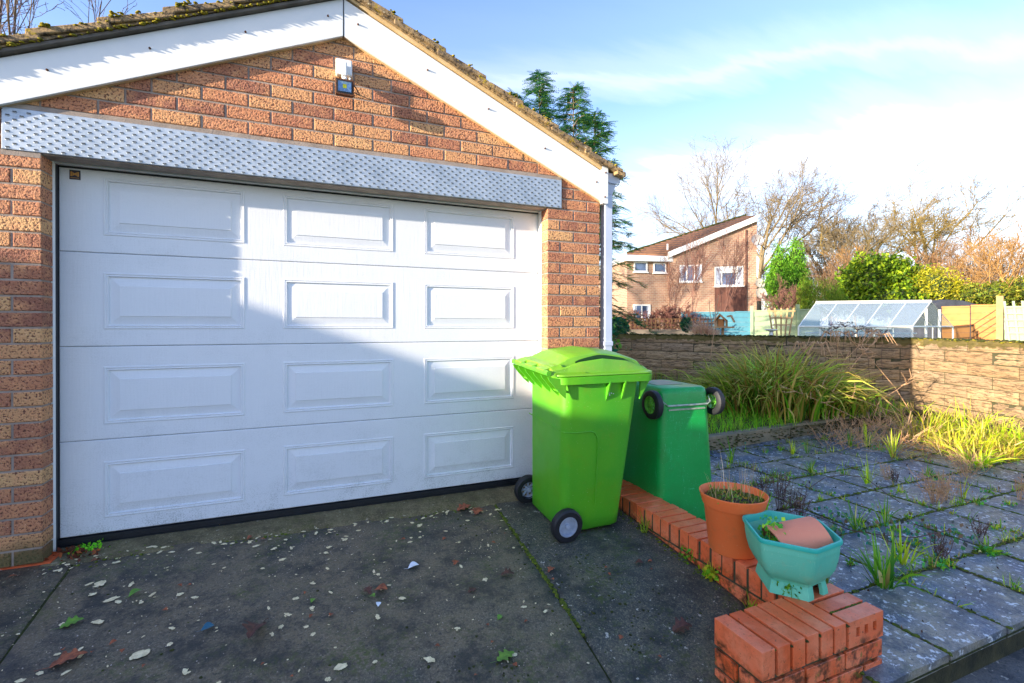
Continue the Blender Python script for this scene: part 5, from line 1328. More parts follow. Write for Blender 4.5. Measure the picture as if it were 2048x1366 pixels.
V, F, C = leaves(c_, rng.uniform(.004, .013, n), pick([S(90, 64, 50), S(60, 46, 40), S(170, 130, 90), S(40, 36, 36)], n), .5, 3.0)
tag(npmesh('leaf_bits', V, F, MT['dry'], pat, C), kind='stuff')
# sunlit line of grasses along the garden wall
for q, (px_, py_, h) in enumerate([(1835, 880, 80), (1880, 872, 60), (1930, 880, 80), (1965, 905, 72), (1990, 885, 60), (2040, 905, 62), (1905, 905, 62), (1950, 930, 56), (2075, 905, 70), (2010, 915, 50)]):
    tuft(px_, py_, h, 110, [S(170, 200, 30), S(140, 180, 30), S(200, 200, 50)] if q % 3 else [S(190, 180, 60), S(200, 170, 80), S(170, 180, 40)],
         ['leftmost sunlit grass clump at the foot of the lit wall', 'short sunlit grass behind the leftmost clump', 'tall lime grass clump in the middle of the sunlit strip', 'lime grass clump at the front of the sunlit strip', 'sunlit grass against the wall below the joint stain', 'yellow grass clump at the right picture edge', 'dry yellow grass in front of the leftmost clumps', 'front yellow green tuft on the slab edge', 'grass clump just past the right edge by the wall', 'straw coloured tuft before the right edge'][q],
         name='grass_clump', cat='grass', wid=0.011, spread=1.1, bend=2.2, lean=1.0, dry=0.42)
# straw litter below them
n = 1500; P = np.array([onz(rng.uniform(1790, 2100), rng.uniform(868, 925), PZ_) for _ in range(n)]); P[:, 2] += rng.uniform(0, 0.05, n)
V, F, C = blades(P, rng.uniform(0, 6.28, n), rng.uniform(0.05, 0.22, n), rng.uniform(0.8, 1.6, n), rng.uniform(-0.3, 0.8, n), rng.uniform(0.003, 0.007, n), pick(DR + [S(200, 130, 60), S(210, 190, 90)], n))
tag(npmesh('straw_litter', V, F, MT['dry'], None, C), 'mat of dry straw and dead leaves along the foot of the garden wall', 'straw', kind='stuff')

# big strappy clump in the raised bed
bc = atd(1572, 825, 6.3); n = 3000
def inbed(p): return bed_z(p[0], p[1])
cxs = rng.normal(0, 0.50, n); cys = rng.normal(0, 0.26, n)
dirv = CR[:2]; dpt = np.array([-dirv[1], dirv[0]])
B = bc[None, :2] + cxs[:, None] * dirv + (cys[:, None] + 0.25) * dpt
B[:, 1] = np.maximum(B[:, 1], 1.02)
base = np.stack([B[:, 0], B[:, 1], np.full(n, -0.06)], 1)
az = np.arctan2(dirv[1], dirv[0]) + np.where(cxs > 0, 0, np.pi) * 0 + rng.uniform(0, 6.28, n)
out = np.arctan2((B - bc[:2])[:, 1], (B - bc[:2])[:, 0]); az = np.where(rng.random(n) < 0.6, out + rng.normal(0, 0.8, n), az)
hh = (1.14 - 0.46 * np.abs(cxs)) * rng.uniform(0.6, 1.12, n)
cc = pick([S(84, 140, 30), S(120, 170, 40), S(140, 176, 50), S(66, 116, 30), S(110, 136, 40), S(176, 180, 80)], n, 0.4)
nd = int(n * 0.3); cc[:nd] = pick([S(186, 146, 84), S(150, 106, 60), S(206, 170, 110), S(130, 90, 50)], nd)
V, F, C = blades(base, az, hh, rng.uniform(0.0, 0.55, n), rng.uniform(0.8, 2.9, n), rng.uniform(0.012, 0.032, n), cc, tipcol=S(190, 160, 90))
tag(npmesh('strappy_clump', V, F, MT['leaf_near'], None, C), 'large clump of arching strap leaves, green and tan, in the raised bed', 'grass clump')
# shorter grass in the bed
def bedgrass(name, label, pxr, pyr, n, hr, cols, wid=0.006):
    P = []
    while len(P) < n:
        p = onz(rng.uniform(*pxr), rng.uniform(*pyr), -0.05)
        if p[1] > 0.95 and p[1] < 6.5: P.append((p[0], p[1], bed_z(p[0], p[1])))
    P = np.array(P); V, F, C = blades(P, rng.uniform(0, 6.28, n), rng.uniform(*hr, n), rng.uniform(0, 0.7, n), rng.uniform(0, 1.5, n), wid * rng.uniform(0.6, 1.4, n), pick(cols, n), tipcol=cols[0])
    tag(npmesh(name, V, F, MT['leaf_near'], None, C), label, 'grass', kind='stuff')
bedgrass('bed_grass', 'bright short grass at the left front of the raised bed', (1380, 1600), (822, 872), 1500, (0.05, 0.20), [S(130, 180, 40), S(100, 160, 40), S(160, 190, 60)])
bedgrass('bed_weeds', 'mixed grass and dead stems at the back of the raised bed', (1290, 1520), (742, 822), 2200, (0.08, 0.28), [S(130, 140, 50), S(150, 130, 70), S(110, 140, 50), S(170, 140, 90)])
bedgrass('bed_weeds', 'low grass under the dead stalks at the right of the raised bed', (1600, 1830), (806, 838), 900, (0.05, 0.22), [S(120, 150, 40), S(170, 140, 80), S(90, 130, 40)])

# dead hogweed stalks leaning over the patio
def stalks(name, label, segs, mat, r=0.005, sub=None):
    m = MB()
    for s_ in segs: m.tube([Vector(p) for p in s_], [r * (1 - 0.5 * i / max(1, len(s_) - 1)) for i in range(len(s_))], 5)
    o = m.build(name, mat, None); return tag(o, label, 'dead stalks')
MT['straw'] = simple('straw coloured stem', S(212, 172, 128), S(180, 136, 96), 12, 0.8); MT['dead'] = simple('dark dead stem', S(110, 78, 66), S(70, 50, 46), 12, 0.8)
rs2 = random.Random(11); segs = []
def umbel(p, d, dep, r=0.10, n=12, drop=0.10):
    for q in range(n):
        a = 2 * math.pi * q / n + rs2.uniform(-.2, .2); e = Vector((math.cos(a) * r, math.sin(a) * r, rs2.uniform(0.0, 0.04)))
        p1 = Vector(p) + e * 0.6 + Vector((0, 0, 0.03)); p2 = Vector(p) + e * rs2.uniform(0.9, 1.2) - Vector((0, 0, rs2.uniform(drop * 0.3, drop))); segs.append([p, p1, p2])
for (a, b, c, dp) in [((1835, 850), (1790, 775), (1690, 668), 6.4), ((1850, 900), (1760, 790), (1640, 690), 6.2), ((1770, 880), (1720, 770), (1660, 668), 6.6), ((1690, 850), (1700, 740), (1760, 672), 6.5), ((1900, 880), (1800, 830), (1600, 760), 5.8), ((1860, 905), (1740, 850), (1560, 770), 5.7), ((1640, 840), (1690, 720), (1745, 665), 6.9), ((1740, 870), (1760, 800), (1830, 752), 6.3), ((1630, 860), (1660, 760), (1600, 690), 6.6)]:
    A, Bm, Cm = atd(*a, dp), atd(*b, dp), atd(*c, dp); A[2] = max(A[2], -0.19)
    segs.append([tuple(A), tuple((A + Bm) / 2 + rng.normal(0, .01, 3)), tuple(Bm), tuple((Bm + Cm) / 2 + rng.normal(0, .015, 3)), tuple(Cm)])
    if c[1] < 700: umbel(tuple(Cm), None, dp, rs2.uniform(0.09, 0.17), 12, 0.16)
    for q in range(6):
        t_ = rs2.uniform(0.35, 0.95); pp = Bm + (Cm - Bm) * t_; e = pp + np.array([rs2.uniform(-.25, .25), rs2.uniform(-.1, .1), rs2.uniform(-0.02, .22)]); segs.append([tuple(pp), tuple((pp + e) / 2 + rng.normal(0, .02, 3)), tuple(e)])
stalks('dead_stalks', 'tangle of straw coloured dead hogweed stalks leaning over the kerb end', segs, MT['straw'], 0.0055)
# fine dead brush below
segs = []
for q in range(170):
    A = onz(rs2.uniform(1640, 1860), rs2.uniform(850, 900), PZ_); L_ = rs2.uniform(0.12, 0.42); az_ = rs2.uniform(0, 6.28); e_ = rs2.uniform(0.2, 1.2)
    B_ = A + L_ * np.array([math.cos(az_) * math.cos(e_), math.sin(az_) * math.cos(e_), math.sin(e_)]); segs.append([tuple(A), tuple((A + B_) / 2 + rng.normal(0, .02, 3)), tuple(B_)])
    for w_ in range(2): C_ = B_ + np.array([rs2.uniform(-.07, .07), rs2.uniform(-.07, .07), rs2.uniform(-.03, .08)]); segs.append([tuple(A + (B_ - A) * 0.7), tuple(C_)])
stalks('dead_brush', 'low thicket of fine dead stems below the hogweed stalks', segs, MT['straw'], 0.003)
# flower heads of the dead stalks standing behind the wall
segs = []
for (px_, py_) in [(1672, 652), (1690, 648), (1652, 660), (1715, 655), (1735, 660), (1700, 668), (1765, 664)]:
    b0 = atd(px_ + rs2.uniform(-15, 15), 760, 7.0); t0 = atd(px_, py_ + 6, 7.0); segs.append([tuple(b0), tuple((b0 + t0) / 2 + rng.normal(0, .01, 3)), tuple(t0)])
    for q in range(11):
        a = 2 * math.pi * q / 11; r1 = rs2.uniform(0.05, 0.11); p1 = t0 + np.array([math.cos(a) * r1, math.sin(a) * r1, 0.05 + rs2.uniform(0, .02)]); segs.append([tuple(t0), tuple(p1)])
        for w_ in range(4): segs.append([tuple(p1), tuple(p1 + np.array([rs2.uniform(-.022, .022), rs2.uniform(-.022, .022), 0.015]))])
stalks('dead_umbels', 'dark dry umbel seed heads standing in front of the wall top', segs, MT['dead'], 0.0035)
# dark twiggy dead weeds on the patio behind the planter
def deadweed(px, py, hpx, n, label, mat='dead', sp=0.35, group=None):
    p = onz(px, py, PZ_); h = hpx / 941 * float((p - CP) @ CF); sg = []
    for q in range(n):
        a = rs2.uniform(0, 6.28); r0 = rs2.uniform(0, h * 0.2); A = p + np.array([math.cos(a) * r0, math.sin(a) * r0, 0]); L_ = h * rs2.uniform(0.5, 1.1); k1 = rs2.uniform(0, sp)
        B_ = A + np.array([math.cos(a) * k1 * L_, math.sin(a) * k1 * L_, L_]); md = (A + B_) / 2 + rng.normal(0, h * 0.05, 3); sg.append([tuple(A), tuple(md), tuple(B_)])
        for w_ in range(5):
            t_ = rs2.uniform(0.3, 1); s0 = A + (B_ - A) * t_; sg.append([tuple(s0), tuple(s0 + np.array([rs2.uniform(-.2, .2) * h, rs2.uniform(-.2, .2) * h, rs2.uniform(-.05, .15) * h]))])
    m = MB()
    for s_ in sg: m.tube(s_, 0.0016, 3)
    return tag(m.build('dead_weed', MT[mat], None), label, 'dead weed', group)
deadweed(1560, 1020, 70, 22, 'dark dead weed with bare twigs just behind the orange pot'); deadweed(1595, 1035, 60, 20, 'dark brown dead weed between the planter and the patio centre')
deadweed(1530, 1000, 62, 16, 'thin dark dead twigs beside the upturned bin', sp=.5)
deadweed(1870, 1005, 66, 34, 'pale bushy dead weed on the far patio', 'straw', .5); deadweed(1895, 1000, 50, 20, 'straw coloured dead stems right of the bushy dead weed', 'straw', .5)
deadweed(1880, 1120, 52, 18, 'dark dry seed stalks behind the largest grass tuft', 'dead', .5); deadweed(1775, 960, 34, 12, 'small pale dead weed in a far slab joint', 'straw', .5)
deadweed(1960, 1075, 36, 14, 'brown dead weed near the leafy rosette', 'dead', .6); deadweed(1935, 955, 50, 26, 'straw tangle at the front of the sunlit grass', 'straw', .9)
deadweed(2040, 1000, 50, 12, 'pale dead stalks at the right picture edge', 'straw', .5); deadweed(1790, 965, 26, 14, 'low grey dead weed on a slab', 'dead', .5)
# bramble runners across the slabs
for lab, ptsx in (('thin dark bramble runner trailing over the slabs behind the planter', [(1545, 1040), (1590, 1020), (1640, 1035), (1700, 1060), (1760, 1070), (1830, 1075), (1900, 1060)]), ('arched reddish runner over the patio centre', [(1620, 975), (1650, 955), (1690, 950), (1730, 955), (1770, 985), (1800, 1005)])):
    m = MB(); ps = [onz(*q, PZ_ + (0.02 + 0.05 * math.sin(i * 1.7) ** 2)) for i, q in enumerate(ptsx)]; m.tube([tuple(p) for p in ps], 0.003, 5)
    tag(m.build('bramble_runner', MT['dead'], None), lab, 'bramble')
lc = np.array([onz(px, py, PZ_ + rng.uniform(.01, .05)) for px, py in [(rng.normal(1640, 70), rng.normal(1045, 26)) for _ in range(160)] + [(rng.normal(1850, 80), rng.normal(1070, 22)) for _ in range(150)] + [(rng.normal(1560, 60), rng.normal(872, 8)) for _ in range(60)]])
V, F, C = leaves(lc, rng.uniform(0.008, 0.022, len(lc)), pick([S(60, 130, 130), S(70, 120, 80), S(90, 90, 100), S(120, 90, 80), S(90, 140, 120)], len(lc)), 0.7, 1.4)
tag(npmesh('bramble_leaves', V, F, MT['leaf_near'], None, C), 'bluish bramble and ground ivy leaves spread over the slabs', 'leaves', kind='stuff')
# weeds at the foot of the low wall and round the pots
def wallweed(px, py, z, n, r, cols, label, h=0.03, size=(0.006, 0.014), cat='weed', blade=16, bh=0.10, name='wall_weed'):
    p = onz(px, py, z); c_ = np.stack([rng.normal(0, r, n), rng.normal(0, r * .8, n), rng.uniform(0, h, n)], 1)
    parts = [leaves(c_, rng.uniform(*size, n), pick(cols, n), 0.75, 1.0)]
    if blade:
        a = rng.uniform(0, 6.28, blade); base = np.stack([rng.normal(0, r * .7, blade), rng.normal(0, r * .7, blade), np.zeros(blade)], 1)
        parts.append(blades(base, a, bh * rng.uniform(.5, 1.2, blade), rng.uniform(0, .7, blade), rng.uniform(0, 1.6, blade), np.full(blade, .004), pick(cols, blade)))
    V, F, C = join(parts); return tag(npmesh(name, V, F, MT['leaf_near'], None, C, loc=tuple(p)), label, cat)
wallweed(1385, 1120, -0.12, 120, 0.035, [S(110, 160, 40), S(80, 140, 50)], 'green weeds growing at the foot of the low wall below the orange pot', 0.07)
wallweed(1425, 1155, -0.13, 90, 0.03, [S(170, 180, 40), S(120, 170, 40), S(200, 180, 60)], 'yellow green leafy weed at the foot of the wall beneath the pot', 0.05, (0.010, 0.020))
wallweed(1290, 1062, -0.09, 10, 0.02, [S(140, 160, 60), S(120, 140, 40)], 'thin tuft of grass against the red bricks near the lime bin', 0.02, blade=18, bh=0.13)
wallweed(1500, 1222, -0.16, 6, 0.02, [S(150, 170, 40)], 'few grass blades at the inner corner of the brick pier', 0.02, blade=14, bh=0.09)
wallweed(1582, 1188, WT, 170, 0.026, [S(90, 140, 40), S(60, 116, 40), S(130, 160, 60)], 'small green weed with dead wisps growing on the wall below the planter', 0.06, (0.004, 0.010), blade=12)
wallweed(178, 1100, -0.01, 110, 0.035, [S(110, 200, 50), S(140, 210, 60)], 'bright green seedlings below the bottom left corner of the garage door', 0.03, (0.006, 0.013), blade=6, bh=.05)
wallweed(450, 1058, -0.03, 8, 0.02, [S(150, 110, 60)], 'little brown dead plant against the garage door threshold', 0.01, blade=26, bh=.05)
pw = np.stack([rng.normal(0, 0.022, 90), rng.normal(0.0, 0.03, 90), rng.uniform(0.15, 0.29, 90)], 1)
V, F, C = leaves(pw, rng.uniform(0.006, 0.015, 90), pick([S(120, 190, 60), S(90, 170, 70), S(170, 200, 70), S(60, 150, 110)], 90), 0.8, 0.6)
v2 = blades(np.stack([rng.normal(0, .02, 14), rng.normal(0, .02, 14), np.full(14, .10)], 1), rng.uniform(0, 6.28, 14), rng.uniform(.12, .2, 14), rng.uniform(0, .3, 14), rng.uniform(0, .6, 14), np.full(14, .004), pick([S(130, 190, 60)], 14))
V, F, C = join([(V, F, C), v2]); tag(npmesh('seedling', V, F, MT['leaf_near'], None, C, loc=(2.715, -1.500, WT)), 'bright green seedling growing inside the green planter', 'weed')
# black cable at the pier
m = MB(); cb = [onz(1455, 1310, -0.2), onz(1425, 1330, -0.21), onz(1408, 1350, -0.22), onz(1408, 1385, -0.22)]; m.tube([tuple(p + np.array([0, 0, 0.012])) for p in cb], 0.006, 8)
tag(m.build('cable', MT['black'], None), 'black cable end curling out beside the brick pier', 'cable')

# ================================================================== BEYOND THE GARDEN WALL
class Plane:
    """vertical plane through two (pixel x, depth) points; gives world points and boxes on it"""
    def __init__(s, a, b):
        s.A = atd(a[0], 652, a[1])[:2]; s.B = atd(b[0], 652, b[1])[:2]; s.d = (s.B - s.A) / np.linalg.norm(s.B - s.A)
        s.n = np.array([s.d[1], -s.d[0]])
        if np.dot(s.n, CP[:2] - s.A) < 0: s.n = -s.n
    def at(s, px, py):
        r = ray(px, py); t = np.dot(s.A - CP[:2], s.n) / np.dot(r[:2], s.n); return CP + r * t
    def u(s, px): return float(np.dot(s.at(px, 652)[:2] - s.A, s.d))
    def z(s, px, py): return float(s.at(px, py)[2])
    def pt(s, u, z, o=0): p = s.A + s.d * u + s.n * o; return (p[0], p[1], z)
    def box(s, m, u0, u1, z0, z1, o0, o1):
        return m.loft([[s.pt(u0, z0, o0), s.pt(u1, z0, o0), s.pt(u1, z1, o0), s.pt(u0, z1, o0)], [s.pt(u0, z0, o1), s.pt(u1, z0, o1), s.pt(u1, z1, o1), s.pt(u0, z1, o1)]])
    def poly(s, m, pts, o0, o1): return m.loft([[s.pt(u, z, o0) for u, z in pts], [s.pt(u, z, o1) for u, z in pts]])
    def bar(s, m, u0, z0, u1, z1, w, o0, o1):
        dx, dz_ = u1 - u0, z1 - z0; l_ = math.hypot(dx, dz_); a, b = -dz_ / l_ * w / 2, dx / l_ * w / 2
        return s.poly(m, [(u0 + a, z0 + b), (u0 - a, z0 - b), (u1 - a, z1 - b), (u1 + a, z1 + b)], o0, o1)

# ---- house
def far_brick():
    m, t, b, o = newmat('far pale brick'); v = vec(t)
    sp = N(t, 'ShaderNodeSeparateXYZ'); t.links.new(v, sp.inputs[0])
    cb = N(t, 'ShaderNodeCombineXYZ'); t.links.new(mth(t, 'SUBTRACT', sp.outputs[0], sp.outputs[1]), cb.inputs[0]); t.links.new(sp.outputs[2], cb.inputs[1])
    br = N(t, 'ShaderNodeTexBrick'); br.inputs['Scale'].default_value = 1.0; br.inputs['Brick Width'].default_value = 0.30; br.inputs['Row Height'].default_value = 0.10; br.inputs['Mortar Size'].default_value = 0.014
    br.inputs['Color1'].default_value = S(204, 160, 126); br.inputs['Color2'].default_value = S(176, 128, 104); br.inputs['Mortar'].default_value = S(208, 190, 170); t.links.new(cb.outputs[0], br.inputs['Vector'])
    c = mixc(t, ramp(t, noise(t, v, 0.6, 5), [(0, 0, 0, 1), (0.5, 0.5, 0.5, 1)]), br.outputs[0], S(196, 156, 128)); t.links.new(c, b.inputs['Base Color']); b.inputs['Roughness'].default_value = 0.95; return m
MT['farbrick'] = far_brick(); MT['glass'] = simple('dark window glass', S(96, 116, 150), S(60, 74, 100), 1.5, 0.08); MT['net'] = simple('net curtain', S(200, 206, 216), S(150, 160, 180), 6, 0.7)
MT['farroof'] = simple('brown interlocking roof tile', S(140, 98, 66), S(116, 80, 58), 2.5, 0.9); MT['cladding'] = simple('brown cladding', S(100, 60, 46), S(76, 48, 40), 3, 0.8)
hp = Plane((1338, 27.0), (1513, 25.6)); hs2 = Plane((1253, 26.9), (1339, 27.25))
house = empty('house', tuple(hp.at(1420, 640) - np.array([0, 0, 1.2])), 'distant brick house with a single slope brown roof and white barge boards', 'house')
zb = -0.5
U0, U1 = hp.u(1340), hp.u(1513); ZA, ZB = hp.z(1340, 514), hp.z(1513, 441)
m = MB(); hp.poly(m, [(U0, zb), (U1, zb), (U1, ZB), (U0, ZA)], -7.5, 0); m.build('wall', MT['farbrick'], house, world=True)
m = MB(); V0, V1 = hs2.u(1254), hs2.u(1339); ZC = hs2.z(1300, 522); hs2.box(m, V0, V1, zb, ZC, -6.5, 0); m.build('side_wing', MT['farbrick'], house, world=True)
m = MB(); hs2.box(m, hs2.u(1246), hs2.u(1340), hs2.z(1300, 524), hs2.z(1300, 514), -6.6, 0.35); m.build('fascia', MT['upvc'], house, world=True)
m = MB(); hp.poly(m, [(hp.u(1335), hp.z(1335, 517)), (hp.u(1335), hp.z(1335, 506)), (hp.u(1512), hp.z(1512, 433)), (hp.u(1512), hp.z(1512, 444))], 0.0, 0.30); m.build('barge_board', MT['upvc'], house, world=True)
# roof: a pitched plane rising to the right and back, with tile courses
ra, rb_ = np.array(hp.pt(hp.u(1330), hp.z(1330, 511), 0.25)), np.array(hp.pt(hp.u(1512), hp.z(1512, 433), 0.25))
rc, rd = atd(1492, 432, 31.0), atd(1254, 507, 30.0)
rc[2] += 0.02
m = MB(); nr = 22
for i in range(nr):
    u0, u1 = i / nr, (i + 1) / nr
    p0, p1, p2, p3 = ra + (rb_ - ra) * u0, ra + (rb_ - ra) * u1, rd + (rc - rd) * u1, rd + (rc - rd) * u0
    up = np.array([0, 0, 0.05]); m.loft([[p0 + up, p1, p2, p3 + up], [p0 - np.array([0, 0, .08]), p1 - np.array([0, 0, .12]), p2 - np.array([0, 0, .12]), p3 - np.array([0, 0, .08])]])
m.build('roof', MT['farroof'], house, world=True)
m = MB(); m.tube([tuple(rd + (rc - rd) * q / 10 + np.array([0, 0, 0.05 + 0.02 * (q % 2)])) for q in range(11)], 0.07, 6); m.build('mossy_ridge', MT['dmoss'], house, world=True)
def window(P, px0, px1, py0, py1, mull, parent=house, curtain=True, open_=False):
    a, b = P.u(px0), P.u(px1); zt, zb_ = P.z((px0 + px1) / 2, py0), P.z((px0 + px1) / 2, py1); f = 0.07
    m = MB(); P.box(m, a, b, zb_, zb_ + f, -0.02, 0.05); P.box(m, a, b, zt - f, zt, -0.02, 0.05); P.box(m, a, a + f, zb_ + f, zt - f, -0.02, 0.05); P.box(m, b - f, b, zb_ + f, zt - f, -0.02, 0.05)
    for u_ in mull: c = a + (b - a) * u_; P.box(m, c - 0.035, c + 0.035, zb_ + f, zt - f, -0.015, 0.045)
    w_ = m.build('window', MT['upvc'], parent, world=True)
    m = MB(); P.box(m, a + 0.02, b - 0.02, zb_ + 0.02, zt - 0.02, 0.002, 0.012); m.build('pane', MT['glass'], w_, world=True)
    if curtain:
        for (c0, c1) in ((0.03, 0.20), (0.80, 0.97)):
            m = MB(); n_ = 6
            for q in range(n_): u0 = a + (b - a) * (c0 + (c1 - c0) * q / n_); u1 = a + (b - a) * (c0 + (c1 - c0) * (q + .8) / n_); P.box(m, u0, u1, zb_ + f, zt - f, 0.012, 0.016 + 0.004 * (q % 2))
            m.build('curtain', MT['net'], w_, world=True)
    m = MB(); P.box(m, a - 0.05, b + 0.05, zb_ - 0.06, zb_ - 0.002, -0.01, 0.12); m.build('sill', MT['upvc'], w_, world=True)
    return w_
w1 = window(hp, 1358, 1403, 530, 564, (0.34, 0.68)); w2 = window(hp, 1429, 1486, 533, 572, (0.24, 0.76))
m = MB(); a, b = hp.u(1440), hp.u(1476); zt = hp.z(1458, 536); hp.poly(m, [(a, zt), (b, zt), (b, zt - 0.28), (a, zt - 0.28)], 0.055, 0.09); m.build('opener', MT['upvc'], w2, world=True)
window(hs2, 1267, 1294, 524, 544, (), curtain=False); window(hs2, 1306, 1332, 526, 546, (), curtain=False); window(hs2, 1266, 1300, 609, 640, (0.5,))
m = MB()
for q in range(9): u0 = hp.u(1429) + (hp.u(1488) - hp.u(1429)) * q / 9; hp.box(m, u0, u0 + 0.19, hp.z(1458, 640), hp.z(1458, 574), 0.003, 0.05 + 0.01 * (q % 2))
tag(m.build('cladding_boards', MT['cladding'], house, world=True), kind='stuff')
m = MB(); hp.box(m, hp.u(1498), hp.u(1501), zb, hp.z(1500, 455), 0.01, 0.08); hp.box(m, hp.u(1383), hp.u(1385), hp.z(1384, 640), hp.z(1384, 590), 0.01, 0.06); m.box(0, 0.001, 0, 0.001, 0, 0.001); m = MB(); hp.box(m, hp.u(1490), hp.u(1493), zb, hp.z(1490, 460), 0.01, 0.08); m.build('drain_pipe', MT['cladding'], house, world=True)
m = MB(); hp.box(m, hp.u(1333), hp.u(1336), hp.z(1333, 511), hp.z(1333, 486), -0.4, -0.32); m.build('vent_pipe', MT['upvc'], house, world=True)
for (px_, py_, r_, lab) in ((1507, 486, 0.33, 'upper satellite dish on the house corner'), (1513, 571, 0.26, 'middle satellite dish on the house corner'), (1515, 591, 0.30, 'lower satellite dish on the house corner')):
    c = hp.at(px_, py_); sd_ = empty('satellite_dish', tuple(c), lab, 'satellite dish')
    ax = Vector((*hp.n, 0.25)).normalized() + Vector((*hp.d, 0)) * 0.3; q_ = ax.to_track_quat('Z', 'Y')
    m = MB(); rings = []
    for k in range(5):
        rr = r_ * k / 4 + 0.001; rings.append([tuple(q_ @ Vector((rr * math.cos(a), rr * math.sin(a), 0.35 + 0.25 * (rr / r_) ** 2 * r_))) for a in [2 * math.pi * j / 20 for j in range(20)]])
    m.loft(rings, cap=False); m.build('dish', simple('dish grey', S(200, 190, 180), S(170, 160, 150), 6, 0.6), sd_, smooth=True)
    m = MB(); m.tube([(0, 0, 0), tuple(q_ @ Vector((0, 0, 0.36)))], 0.03, 6); m.tube([tuple(q_ @ Vector((0, -r_, 0.40))), tuple(q_ @ Vector((0, -0.02, 0.75)))], 0.02, 5); m.build('arm', MT['hole'], sd_)

# ---- fences and garden furniture
MT['f_dark'] = simple('dark stained wood', S(112, 80, 50), S(84, 62, 42), 5, 0.9); MT['f_blue'] = simple('blue painted wood', S(96, 168, 186), S(84, 152, 172), 3, 0.7); MT['f_pale'] = simple('pale green fence wood', S(196, 208, 150), S(180, 196, 150), 3, 0.8)
MT['f_or'] = simple('golden fence wood', S(232, 180, 118), S(216, 160, 98), 3, 0.8); MT['f_beige'] = simple('beige timber', S(226, 184, 132), S(206, 160, 108), 5, 0.8); MT['f_post'] = simple('yellow wooden post', S(226, 190, 120), S(206, 168, 100), 5, 0.8); MT['f_mint'] = simple('mint painted wood', S(196, 220, 170), S(184, 206, 160), 5, 0.7)
MT['lowwall'] = simple('grey rendered low wall', S(150, 136, 118), S(120, 108, 92), 2, 0.95)
tf = Plane((1225, 15.0), (1440, 15.6)); fo = empty('trellis_fence', tf.pt(2, 0), 'dark square trellis along a low grey wall in front of the house', 'trellis')
for z_ in (638, 646, 654): m = MB(); zz_ = tf.z(1330, z_); tf.box(m, tf.u(1226), tf.u(1440), zz_ - 0.02, zz_ + 0.02, 0.0, 0.02); m.build('lath', MT['f_dark'], fo, world=True)
for q in range(27): m = MB(); u_ = tf.u(1228) + (tf.u(1438) - tf.u(1228)) * q / 26; tf.box(m, u_ - 0.02, u_ + 0.02, tf.z(1330, 658), tf.z(1330, 637), 0.02, 0.035); m.build('lath', MT['f_dark'], fo, world=True)
m = MB(); tf.box(m, tf.u(1200), tf.u(1440), -0.4, tf.z(1330, 659), -0.2, 0.0); m.build('low_wall', MT['lowwall'], fo, world=True)
def boards(plane, px0, px1, pt0, pt1, mat, label, name='garden_fence', n=6, post=None, horiz=True, cat='fence', zlow=0.35):
    P = plane; r = empty(name, P.pt(P.u(px0), 0), label, cat); a, b = P.u(px0), P.u(px1); z0, z1 = P.z(px0, pt0), P.z(px1, pt1); h = (min(z0, z1) - zlow)
    if horiz:
        for q in range(n): m = MB(); za = zlow + h * q / n; P.poly(m, [(a, za), (b, za), (b, za + h / n * 0.97), (a, za + h / n * 0.97)], 0.0, 0.025 - 0.012 * (q % 2)); m.build('board', mat, r, world=True)
    else:
        for q in range(n): m = MB(); ua = a + (b - a) * q / n; P.box(m, ua, ua + (b - a) / n * 0.94, zlow, z0 + (z1 - z0) * q / n, 0.0, 0.025 - 0.010 * (q % 2)); m.build('board', mat, r, world=True)
    m = MB(); P.box(m, a, b, min(z0, z1), min(z0, z1) + 0.05, -0.02, 0.05); m.build('capping', mat, r, world=True)
    if post:
        for pp in post: m = MB(); u_ = P.u(pp); P.box(m, u_ - 0.05, u_ + 0.05, zlow, z1 + 0.22, -0.05, 0.07); m.build('post', mat, r, world=True)
    return r
fb = Plane((1340, 19.0), (1620, 18.0))
boards(fb, 1362, 1470, 626, 626, MT['f_blue'], 'left blue overlap fence panel behind the bird table', post=(), n=7); boards(fb, 1470, 1502, 625, 625, MT['f_blue'], 'narrow blue overlap fence panel right of the bird table', post=(), n=7)
boards(fb, 1504, 1545, 623, 623, MT['f_mint'], 'pale blue green fence panel left of the fan trellis', post=(1503,), n=7); boards(fb, 1547, 1640, 621, 620, MT['f_pale'], 'pale yellow green fence panel behind the greenhouse end', post=(1595,), n=7)
ff = Plane((1535, 12.4), (1590, 12.2)); ft = empty('fan_trellis', ff.pt(ff.u(1560), 0.2), 'beige fan shaped trellis standing against the pale fence', 'trellis')
for q in range(5): m = MB(); ff.bar(m, ff.u(1553 + q * 4.5), 0.3, ff.u(1537 + q * 12.5), ff.z(1560, 616), 0.035, 0, 0.02); m.build('lath', MT['f_beige'], ft, world=True)
for z_, w0, w1 in ((622, 1534, 1590), (636, 1540, 1584), (650, 1545, 1579)): m = MB(); zz_ = ff.z(1560, z_); ff.box(m, ff.u(w0), ff.u(w1), zz_ - 0.018, zz_ + 0.018, 0.02, 0.035); m.build('lath', MT['f_beige'], ft, world=True)
bt = empty('bird_table', tuple(atd(1446, 690, 10.5)), 'small wooden bird table with a pitched roof behind the wall', 'bird table'); bp = Plane((1430, 10.6), (1470, 10.4))
m = MB(); bp.box(m, bp.u(1443), bp.u(1448), 0.2, bp.z(1446, 654), -0.03, 0.03); m.build('post', MT['f_beige'], bt, world=True)
m = MB(); bp.box(m, bp.u(1430), bp.u(1468), bp.z(1446, 656), bp.z(1446, 653), -0.2, 0.2); m.build('tray', MT['f_beige'], bt, world=True)
